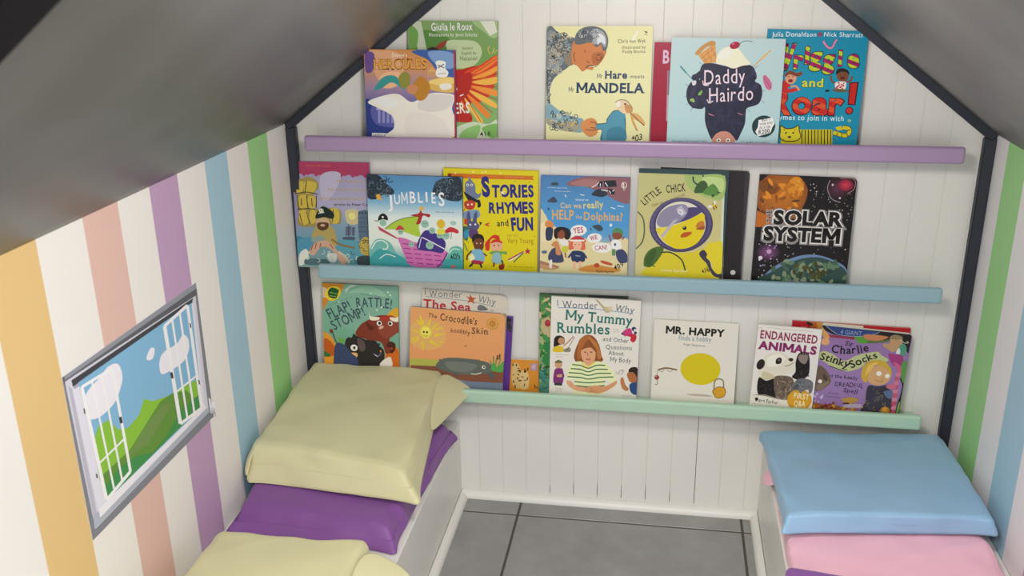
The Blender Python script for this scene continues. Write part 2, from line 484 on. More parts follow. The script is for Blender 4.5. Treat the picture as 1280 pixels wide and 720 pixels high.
# ------------------------------------------------------------------ three picture ledges
def ledge(x0, x1, z, color, label):
    r = empty('picture_ledge', ((x0 + x1) / 2, 0, z)); tag(r, label, 'shelf', 'picture ledges on the back wall')
    m = mat('ledge_' + color, PAINT[color], 0.33, 0.05, 20, 0.02, 8)
    def part(name, mb):
        o = mb.build(name, m, r); o.location = -r.location; return o
    part('tray', MB().box((x0 + 0.004, -0.0498, z - 0.034), (x1 - 0.004, -0.0008, z - 0.020), 0, 0.001))
    part('front_lip', MB().box((x0, -0.065, z - 0.034), (x1, -0.050, z), 0, 0.0055, 3))
ledge(-0.689, 0.680, 0.9160, 'lilac', 'lilac picture ledge, topmost of the three on the back wall')
ledge(-0.683, 0.676, 0.6198, 'pale_blue', 'pale blue picture ledge, middle of the three on the back wall')
ledge(-0.680, 0.6713, 0.3235, 'mint', 'mint green picture ledge, lowest of the three on the back wall')

# ------------------------------------------------------------------ cushions
def cushion(name, label, bot, top, color, seed, r=0.22, bulge=0.006, wr=0.0022, n=56, rough=0.5, ear=0.014, rr=0.014, flaps=()):
    """bot/top: corners front-left, front-right, back-right, back-left"""
    c = sum((Vector(v) for v in bot), Vector()) / 4
    root = empty(name, c); tag(root, label, 'cushion', 'cushions on the two benches')
    B = [Vector(v) for v in bot]; T = [Vector(v) for v in top]
    def tri(u, v, w):
        b = (B[0] * (1 - u) + B[1] * u) * (1 - v) + (B[3] * (1 - u) + B[2] * u) * v
        t = (T[0] * (1 - u) + T[1] * u) * (1 - v) + (T[3] * (1 - u) + T[2] * u) * v
        return b * (1 - w) + t * w
    bm = bmesh.new(); bmesh.ops.create_cube(bm, size=2)
    bmesh.ops.subdivide_edges(bm, edges=bm.edges[:], cuts=n, use_grid_fill=True)
    th = (T[0] - B[0]).length; wid = (B[1] - B[0]).length
    rr = min(rr, th * 0.42)
    for vtx in bm.verts:
        x, y, z = vtx.co
        # denser rows near the edges, then a rounded box in real units
        hx, hy, hz = wid / 2, (B[3] - B[0]).length / 2, th / 2
        def e(t): return math.sin(t * math.pi / 2)
        p = Vector((e(x) * hx, e(y) * hy, z * hz))
        q = Vector((max(-hx + rr, min(hx - rr, p.x)), max(-hy + rr, min(hy - rr, p.y)), max(-hz + rr * 0.95, min(hz - rr * 0.95, p.z))))
        d = p - q
        if d.length > 1e-9:
            mx = max(abs(d.x), abs(d.y), abs(d.z)); p = q + d.normalized() * mx
        u, v, w = (p.x / hx + 1) / 2, (p.y / hy + 1) / 2, (p.z / hz + 1) / 2
        P = tri(u, v, w)
        X, Y = 2 * u - 1, 2 * v - 1
        crown = (1 - X * X) * (1 - Y * Y)
        if w > 0.5: P.z += bulge * crown * (w - 0.5) * 2
        cor = (abs(X) * abs(Y)) ** 7
        lowc = ear * cor * (1.0 - 0.65 * w)
        P.x += math.copysign(lowc, X) * (0.15 if abs(P.x) > 0.70 else 1); P.y += math.copysign(lowc, Y)
        P.z -= 0.004 * cor * (1 if w > 0.5 else 0)
        ed = max(abs(X), abs(Y))
        s3 = Vector((P.x * 9 + seed, P.y * 9, P.z * 14))
        k = noise.noise(s3) * wr * 1.4 + noise.noise(Vector((P.x * 17 + P.y * 13 + seed, P.y * 11 - P.x * 7, P.z * 26))) * wr * 1.2 * (0.4 + 0.6 * ed ** 5) - abs(noise.noise(Vector((P.x * 7 - P.y * 12 + seed * 3, P.x * 3 + P.y * 5, P.z * 8)))) ** 0.5 * wr * 0.9
        side = 1 if w > 0.06 else 0
        P += Vector((X * ed ** 8, Y * ed ** 8, 0.9 if w > 0.5 else 0.0)) * k * side
        vtx.co = P - c
    me = bpy.data.meshes.new(name); bm.to_mesh(me); bm.free(); me.shade_smooth()
    m = mat('cushion_' + color, PAINT[color], rough, 0.10, 9, 0.03, 6, spec=0.4, sheen=0.1)
    me.materials.append(m)
    body = new_obj('cushion_body', me, root)
    for i, f in enumerate(flaps):
        fm = MB(); fm.bm.free(); fm.bm = bmesh.new()
        pts = [Vector(p) - c for p in f['v']]
        vs = [fm.bm.verts.new(p) for p in pts]
        for t in f['f']: fm.bm.faces.new([vs[j] for j in t])
        o = fm.build('cover_flap', m, root, smooth=True)
        so = o.modifiers.new('cloth', 'SOLIDIFY'); so.thickness = f.get('t', 0.006); so.offset = 0
        ss = o.modifiers.new('soft', 'SUBSURF'); ss.levels = 3; ss.render_levels = 3
        tag(o, f['label'])
    return root
FLAPS_A = [dict(label='loose pointed corner of the cover', t=0.003, v=[(-0.418, -0.032, 0.360), (-0.372, -0.034, 0.343), (-0.326, -0.040, 0.314), (-0.402, -0.165, 0.335), (-0.372, -0.105, 0.320), (-0.338, -0.062, 0.307), (-0.393, -0.245, 0.286), (-0.376, -0.165, 0.292)],
                f=[(0, 1, 4, 3), (1, 2, 5, 4), (3, 4, 7, 6), (4, 5, 7)]),
           dict(label='bunched corner of the cover', t=0.008, v=[(-0.733, -0.34, 0.330), (-0.744, -0.385, 0.308), (-0.740, -0.425, 0.280), (-0.722, -0.372, 0.332), (-0.730, -0.415, 0.306), (-0.724, -0.440, 0.276)],
                f=[(0, 1, 4, 3), (1, 2, 5, 4)])]
FLAPS_C = [dict(label='loose pointed corner of the cover', t=0.003, v=[(-0.425, -0.640, 0.290), (-0.365, -0.642, 0.270), (-0.305, -0.660, 0.238), (-0.405, -0.80, 0.268), (-0.360, -0.76, 0.252), (-0.318, -0.71, 0.232), (-0.392, -0.90, 0.226), (-0.366, -0.83, 0.226)],
                f=[(0, 1, 4, 3), (1, 2, 5, 4), (3, 4, 7, 6), (4, 5, 7)])]
FLAPS_P = [dict(label='limp corner of the cover', t=0.003, v=[(0.350, -0.190, 0.246), (0.338, -0.180, 0.234), (0.328, -0.175, 0.214), (0.352, -0.260, 0.240), (0.341, -0.235, 0.228), (0.330, -0.215, 0.211)],
                f=[(0, 1, 4, 3), (1, 2, 5, 4)])]
cushion('floor_cushion', 'purple cushion lying flat on the left bench beneath the tilted cream cushion',
        [(-0.738, -0.545, 0.2065), (-0.390, -0.550, 0.2065), (-0.366, -0.095, 0.2065), (-0.735, -0.080, 0.2065)],
        [(-0.722, -0.490, 0.256), (-0.415, -0.505, 0.248), (-0.388, -0.115, 0.262), (-0.725, -0.100, 0.270)], 'purple', 3, wr=0.0042, bulge=0.001, ear=0.02)
cushion('floor_cushion', 'large cream cushion tilted on top of the purple one, against the left wall',
        [(-0.738, -0.425, 0.258), (-0.360, -0.458, 0.257), (-0.402, -0.062, 0.298), (-0.735, -0.058, 0.302)],
        [(-0.732, -0.378, 0.334), (-0.402, -0.420, 0.320), (-0.408, -0.028, 0.364), (-0.728, -0.024, 0.364)], 'cream', 11, bulge=0.003, wr=0.003, flaps=FLAPS_A)
cushion('floor_cushion', 'cream cushion in the near left corner, in front of the purple one',
        [(-0.738, -1.060, 0.2065), (-0.388, -1.050, 0.2065), (-0.375, -0.660, 0.2065), (-0.735, -0.640, 0.2065)],
        [(-0.725, -1.050, 0.288), (-0.410, -1.045, 0.288), (-0.418, -0.622, 0.288), (-0.690, -0.632, 0.292)], 'cream', 17, wr=0.003, flaps=FLAPS_C)
cushion('floor_cushion', 'pink cushion on the right bench directly under the blue cushion',
        [(0.352, -0.592, 0.2065), (0.735, -0.572, 0.2065), (0.738, -0.160, 0.2065), (0.350, -0.150, 0.2065)],
        [(0.345, -0.585, 0.249), (0.712, -0.568, 0.249), (0.720, -0.175, 0.248), (0.356, -0.170, 0.246)], 'pink', 23, wr=0.004, bulge=0.001, flaps=FLAPS_P)
cushion('floor_cushion', 'smooth blue cushion on top of the pink one, against the right wall',
        [(0.344, -0.452, 0.2535), (0.738, -0.402, 0.2535), (0.735, -0.055, 0.250), (0.334, -0.085, 0.250)],
        [(0.350, -0.444, 0.299), (0.722, -0.403, 0.295), (0.715, -0.040, 0.276), (0.332, -0.073, 0.273)], 'blue', 29, wr=0.0026, bulge=0.003, ear=0.012, rr=0.010)
cushion('floor_cushion', 'purple cushion at the very front of the right bench, mostly out of view',
        [(0.346, -1.010, 0.2065), (0.735, -1.010, 0.2065), (0.738, -0.668, 0.2065), (0.344, -0.622, 0.2065)],
        [(0.340, -1.000, 0.296), (0.715, -1.000, 0.296), (0.720, -0.655, 0.292), (0.328, -0.600, 0.296)], 'purple', 31)

# ------------------------------------------------------------------ picture books
PRINT = print_mat('printed_cover', 0.42, 0.04)
PAGES = mat('book_pages', (0.72, 0.68, 0.58), 0.8, 0.25, 300, 0.06, 200, stretch=(1, 8, 1))
def outline(w, h, rad):
    if not rad: return [(0, 0), (w, 0), (w, h), (0, h)]
    k = 5; o = [(0, 0)]
    for cx, cy, a in ((w - rad, rad, -90), (w - rad, h - rad, 0)):
        o += [(cx + rad * math.cos(math.radians(a + 90 * i / k)), cy + rad * math.sin(math.radians(a + 90 * i / k))) for i in range(k + 1)]
    return o + [(0, h)]
def book(label, shelf, base, lean, roll, w, h, t, rad, back, data):
    r = empty('picture_book', base); r.rotation_mode = 'YXZ'; r.rotation_euler = (-lean, roll, 0)
    tag(r, label, 'book', {1: 'books on the lilac ledge', 2: 'books on the pale blue ledge', 3: 'books on the mint ledge'}[shelf])
    tc = 0.0016 if t >= 0.007 else 0.0008
    o = outline(w * 1e4, h * 1e4, rad * 1e4)
    bm = bmesh.new()
    put = lambda u, v, lift: (u * 1e-4 - w / 2, -lift, v * 1e-4)
    printed(bm, decode(data), w * 1e4, h * 1e4, o, put)
    lay = bm.loops.layers.float_color['ink']
    a = [bm.verts.new((u * 1e-4 - w / 2, 0.00004, v * 1e-4)) for u, v in o]; b = [bm.verts.new((u * 1e-4 - w / 2, tc, v * 1e-4)) for u, v in o]
    fs = [bm.faces.new(b[::-1])] + [bm.faces.new((a[i - 1], a[i], b[i], b[i - 1])) for i in range(len(a))]
    bc = ink(back)
    for f in fs:
        for lp in f.loops: lp[lay] = bc
    me = bpy.data.meshes.new('front_cover'); bm.to_mesh(me); bm.free(); me.materials.append(PRINT)
    new_obj('front_cover', me, r)
    def slab(name, ins, y0, y1, m):
        q = [((ins[0] if u < 1 else min(u * 1e-4, w - ins[1])) - w / 2 if u < 1 else min(u * 1e-4, w - ins[1]) - w / 2, max(ins[2], min(v * 1e-4, h - ins[3]))) for u, v in o]
        mb = MB(); mb.prism([(x, y0, z) for x, z in q], (0, y1 - y0, 0)); return mb
    i = 0.0022 if t >= 0.007 else 0.0006
    slab('page_block', (0.0012, i, i, i), tc + 0.00005, t - tc - 0.00005, PAGES).build('page_block', PAGES, r)
    m = bpy.data.materials.get('cover_' + back) or mat('cover_' + back, ink(back)[:3], 0.4)
    mb = slab('back_cover', (0, 0, 0, 0), t - tc, t, m); mb.box((-w / 2, tc + 0.00003, 0), (-w / 2 + 0.0011, t - tc, h))
    mb.build('back_cover', m, r)
book("tall green picture book with a red-orange bird wing, half hidden on the lilac shelf", 1, [-0.3616, -0.0299, 0.898], 0.0751, 0.0091, 0.1935, 0.2576, 0.009, 0, "#6d8a4c",
'"g","7d9a62","6f9a4e","82a865","8db46c"|"s","54803c",45,2215,354,2382,829,2264,957,2019,695,1955,214,1887|"s","9ab57c",1390,2553,1646,2353,1817,2233,1932,2275,1931,2573,1561,2571|"p","b9c3a8",96,2560,292,2561,412,1951,215,1949|"p","d5d7c6",1561,2571,1867,2573,1931,2356,1774,2273|"s","6b9a4a",29,2461,85,2009,171,1969,222,2340|"s","b8c79b",828,2121,1131,2185,1475,2148,1603,1945,1474,1697,1214,1610,997,1648|"s","8c3a2c",587,1995,698,2119,850,2170,792,2059,696,1996|"s","3a2a22",412,1972,522,2035,652,1995,608,1941|"s","b7241c",995,1482,1214,1589,1474,1655,1646,1617,1559,1200,1385,902,1208,687,998,767|"s","d2452a",1213,1486,1560,1677,1933,1888,1934,1621,1819,1121,1559,906,1297,985|"s","e5792f",1343,1488,1646,1679,1933,1876,1934,1777,1603,1533|"s","ec9a3a",1386,1405,1689,1543,1934,1662,1934,1571,1646,1409|"s","e8b04a",1386,1322,1732,1403,1935,1435,1935,1323,1689,1264|"s","e6913b",1364,1238,1733,1203,1936,1144,1936,1039,1646,1097|"s","edb54e",1320,1153,1646,1034,1915,879,1890,786,1559,948|"s","e58233",1276,1069,1559,864,1777,636,1707,579,1450,819|"s","eab552",1210,1004,1450,734,1624,505,1532,481,1340,732|"s","d96b2c",1144,961,1296,689,1405,457,1317,468,1186,708|"l","a82a1c",12.8,1343,1446,1933,1827|"l","a82a1c",12.8,1386,1355,1935,1505|"l","a82a1c",12.8,1373,1271,1936,1227|"l","a82a1c",12.8,1342,1175,1937,955|"l","a82a1c",12.8,1298,1090,1842,680|"l","a82a1c",12.9,1232,1026,1580,491|"s","b02a20",1016,1357,1213,1486,1387,1488,1320,1111,1122,897,1012,852|"l","e8c060",12.6,1775,1906,1732,2008,1774,2070|"l","e8c060",12.6,1818,1915,1869,2030|"l","e8c060",12.6,1860,1928,1929,1990|"l","e8c060",12.7,1192,1589,1214,1652,1257,1673|"s","b12a1f",999,852,1209,772,1383,606,1339,477,996,512|"s","c9d8b8",1030,341,1383,478,1734,444,1938,533,1940,150,1028,126|"s","8fc070",1206,302,1558,418,1470,137,1117,128|"s","7db25c",1602,355,1939,448,1940,192,1778,154|"t","f0efe6","Giulia le Roux",506,2371,1398,2391,151.7,0.02,0.0,0.05,0,0|"t","e3e8d6","Illustrations by Jenni Scholtz",452,2252,1509,2263,71.8,0,0.0,0.04,0,0|"t","55683f","Retold in",1181,1989,1414,2000,54.8,0.02,0.0,0,0,0|"t","55683f","English by",1163,1886,1483,1899,59.1,0.02,0.0,0,0,0|"t","55683f","Nataniel",1128,1762,1508,1776,84.7,0.01,0.0,0,0,0|"t","f3e9d8","ERS",997,652,1349,669,216.7,0.035,0.0,0.08,0,0|"l","f3e9d8",21.4,1028,1211,1062,1149|"l","f3e9d8",21.5,1123,1023,1202,1059|"t","1d1d1b","418",1558,161,1804,189,95.7,0.02,0.0,0.2,0,0')
book("square blue and orange picture book with a pale cloud, leftmost on the lilac shelf", 1, [-0.4534, -0.0401, 0.8979], 0.0751, 0.008, 0.1998, 0.1993, 0.009, 0, "#31407f",
'"g","c98a4a","c98f62","9d84a0","4c5a98","33458c","2f3f85"|"s","3e5f9e",1062,1967,1996,1990,1989,1296,1665,1499,1408,1785|"s","7b9bc4",1411,1950,1931,1936,1949,1627,1624,1664|"s","d9a27a",31,1935,404,1972,755,1922,879,1612,785,1402,384,1312,212,1519|"s","e6b48c",389,1480,744,1527,873,1362,602,1189,336,1227|"s","6a4f8c",30,1914,225,1895,191,1561,34,1517|"s","d7b25a",1400,1328,1708,1437,1990,1400,1988,1129,1485,1162|"s","e9cd7d",1422,1349,1751,1417,1990,1412,1989,1317,1574,1268|"s","cf8a52",1872,535,2005,623,2000,154,1890,151|"s","2b3c80",-5,923,322,759,673,509,1031,517,1022,129,-15,138|"s","5a5ca0",143,798,680,766,759,382,220,413|"p","8e8fbf",275,715,329,716,320,437,266,435|"p","8e8fbf",374,717,428,718,420,439,366,438|"p","8e8fbf",473,719,527,720,519,441,465,440|"p","8e8fbf",571,721,625,722,617,443,563,442|"p","8e8fbf",661,723,714,724,707,445,653,444|"p","a4a3cc",241,766,751,767,750,716,239,714|"p","d9a968",1395,1545,1484,1637,1579,1547|"p","cfa064",1404,1545,1430,1545,1428,1433,1402,1432|"p","cfa064",1456,1546,1483,1546,1481,1434,1454,1433|"p","cfa064",1509,1546,1535,1547,1533,1434,1507,1434|"p","cfa064",1552,1547,1579,1547,1577,1435,1551,1435|"s","eae4d6",56,882,374,1015,732,1064,1039,901,1396,1076,1703,1103,1982,1045,1919,791,1982,538,1912,160,482,124,623,336,586,593,277,758|"s","f4efe4",193,948,508,997,772,895,590,764,324,823|"s","d8d2cc",1263,1032,1615,1072,1943,1023,1831,789,1477,697,1169,776|"s","e4ddd2",1034,688,1564,614,1826,364,1779,157,1022,138,850,427|"s","3b938f",199,1140,386,1396,654,1450,849,1277,876,1151,606,1307,380,1185|"s","8d8a3e",750,1402,886,1538,1007,1447,980,1237,824,1193|"s","b9802f",1045,1196,1249,1451,1443,1245,1350,991,1173,945|"s","c98a5e",935,1194,1047,1280,1178,1199,1087,1071,977,1090|"t","5b2b18","HERCULES",196,1578,1378,1594,198.9,0.07,0.0,0.06,1,0|"t","e0a03c","HERCULES",197,1586,1379,1603,190.2,0.03,0.0,0.06,1,0|"t","efe3d0","Disney\'s",612,1834,955,1846,77.1,0.01,0.0,0.06,0,0|"s","ece8e0",1573,1746,1669,1780,1790,1741,1780,1625,1848,1535,1795,1438,1621,1436,1569,1518,1601,1622|"l","3a3530",17.0,1615,1685,1762,1625|"l","3a3530",16.9,1755,1707,1623,1623|"l","9a958c",12.8,1621,1498,1796,1522|"s","e7e2da",1662,1282,1880,1302,1901,1202,1704,1166|"p","efece4",124,220,449,219,447,150,121,150|"t","3a2c28","Ladybird",140,155,429,153,48.9,0.02,0.0,0,0,0|"p","b8322a",1966,1993,2004,1994,2009,154,1969,153')
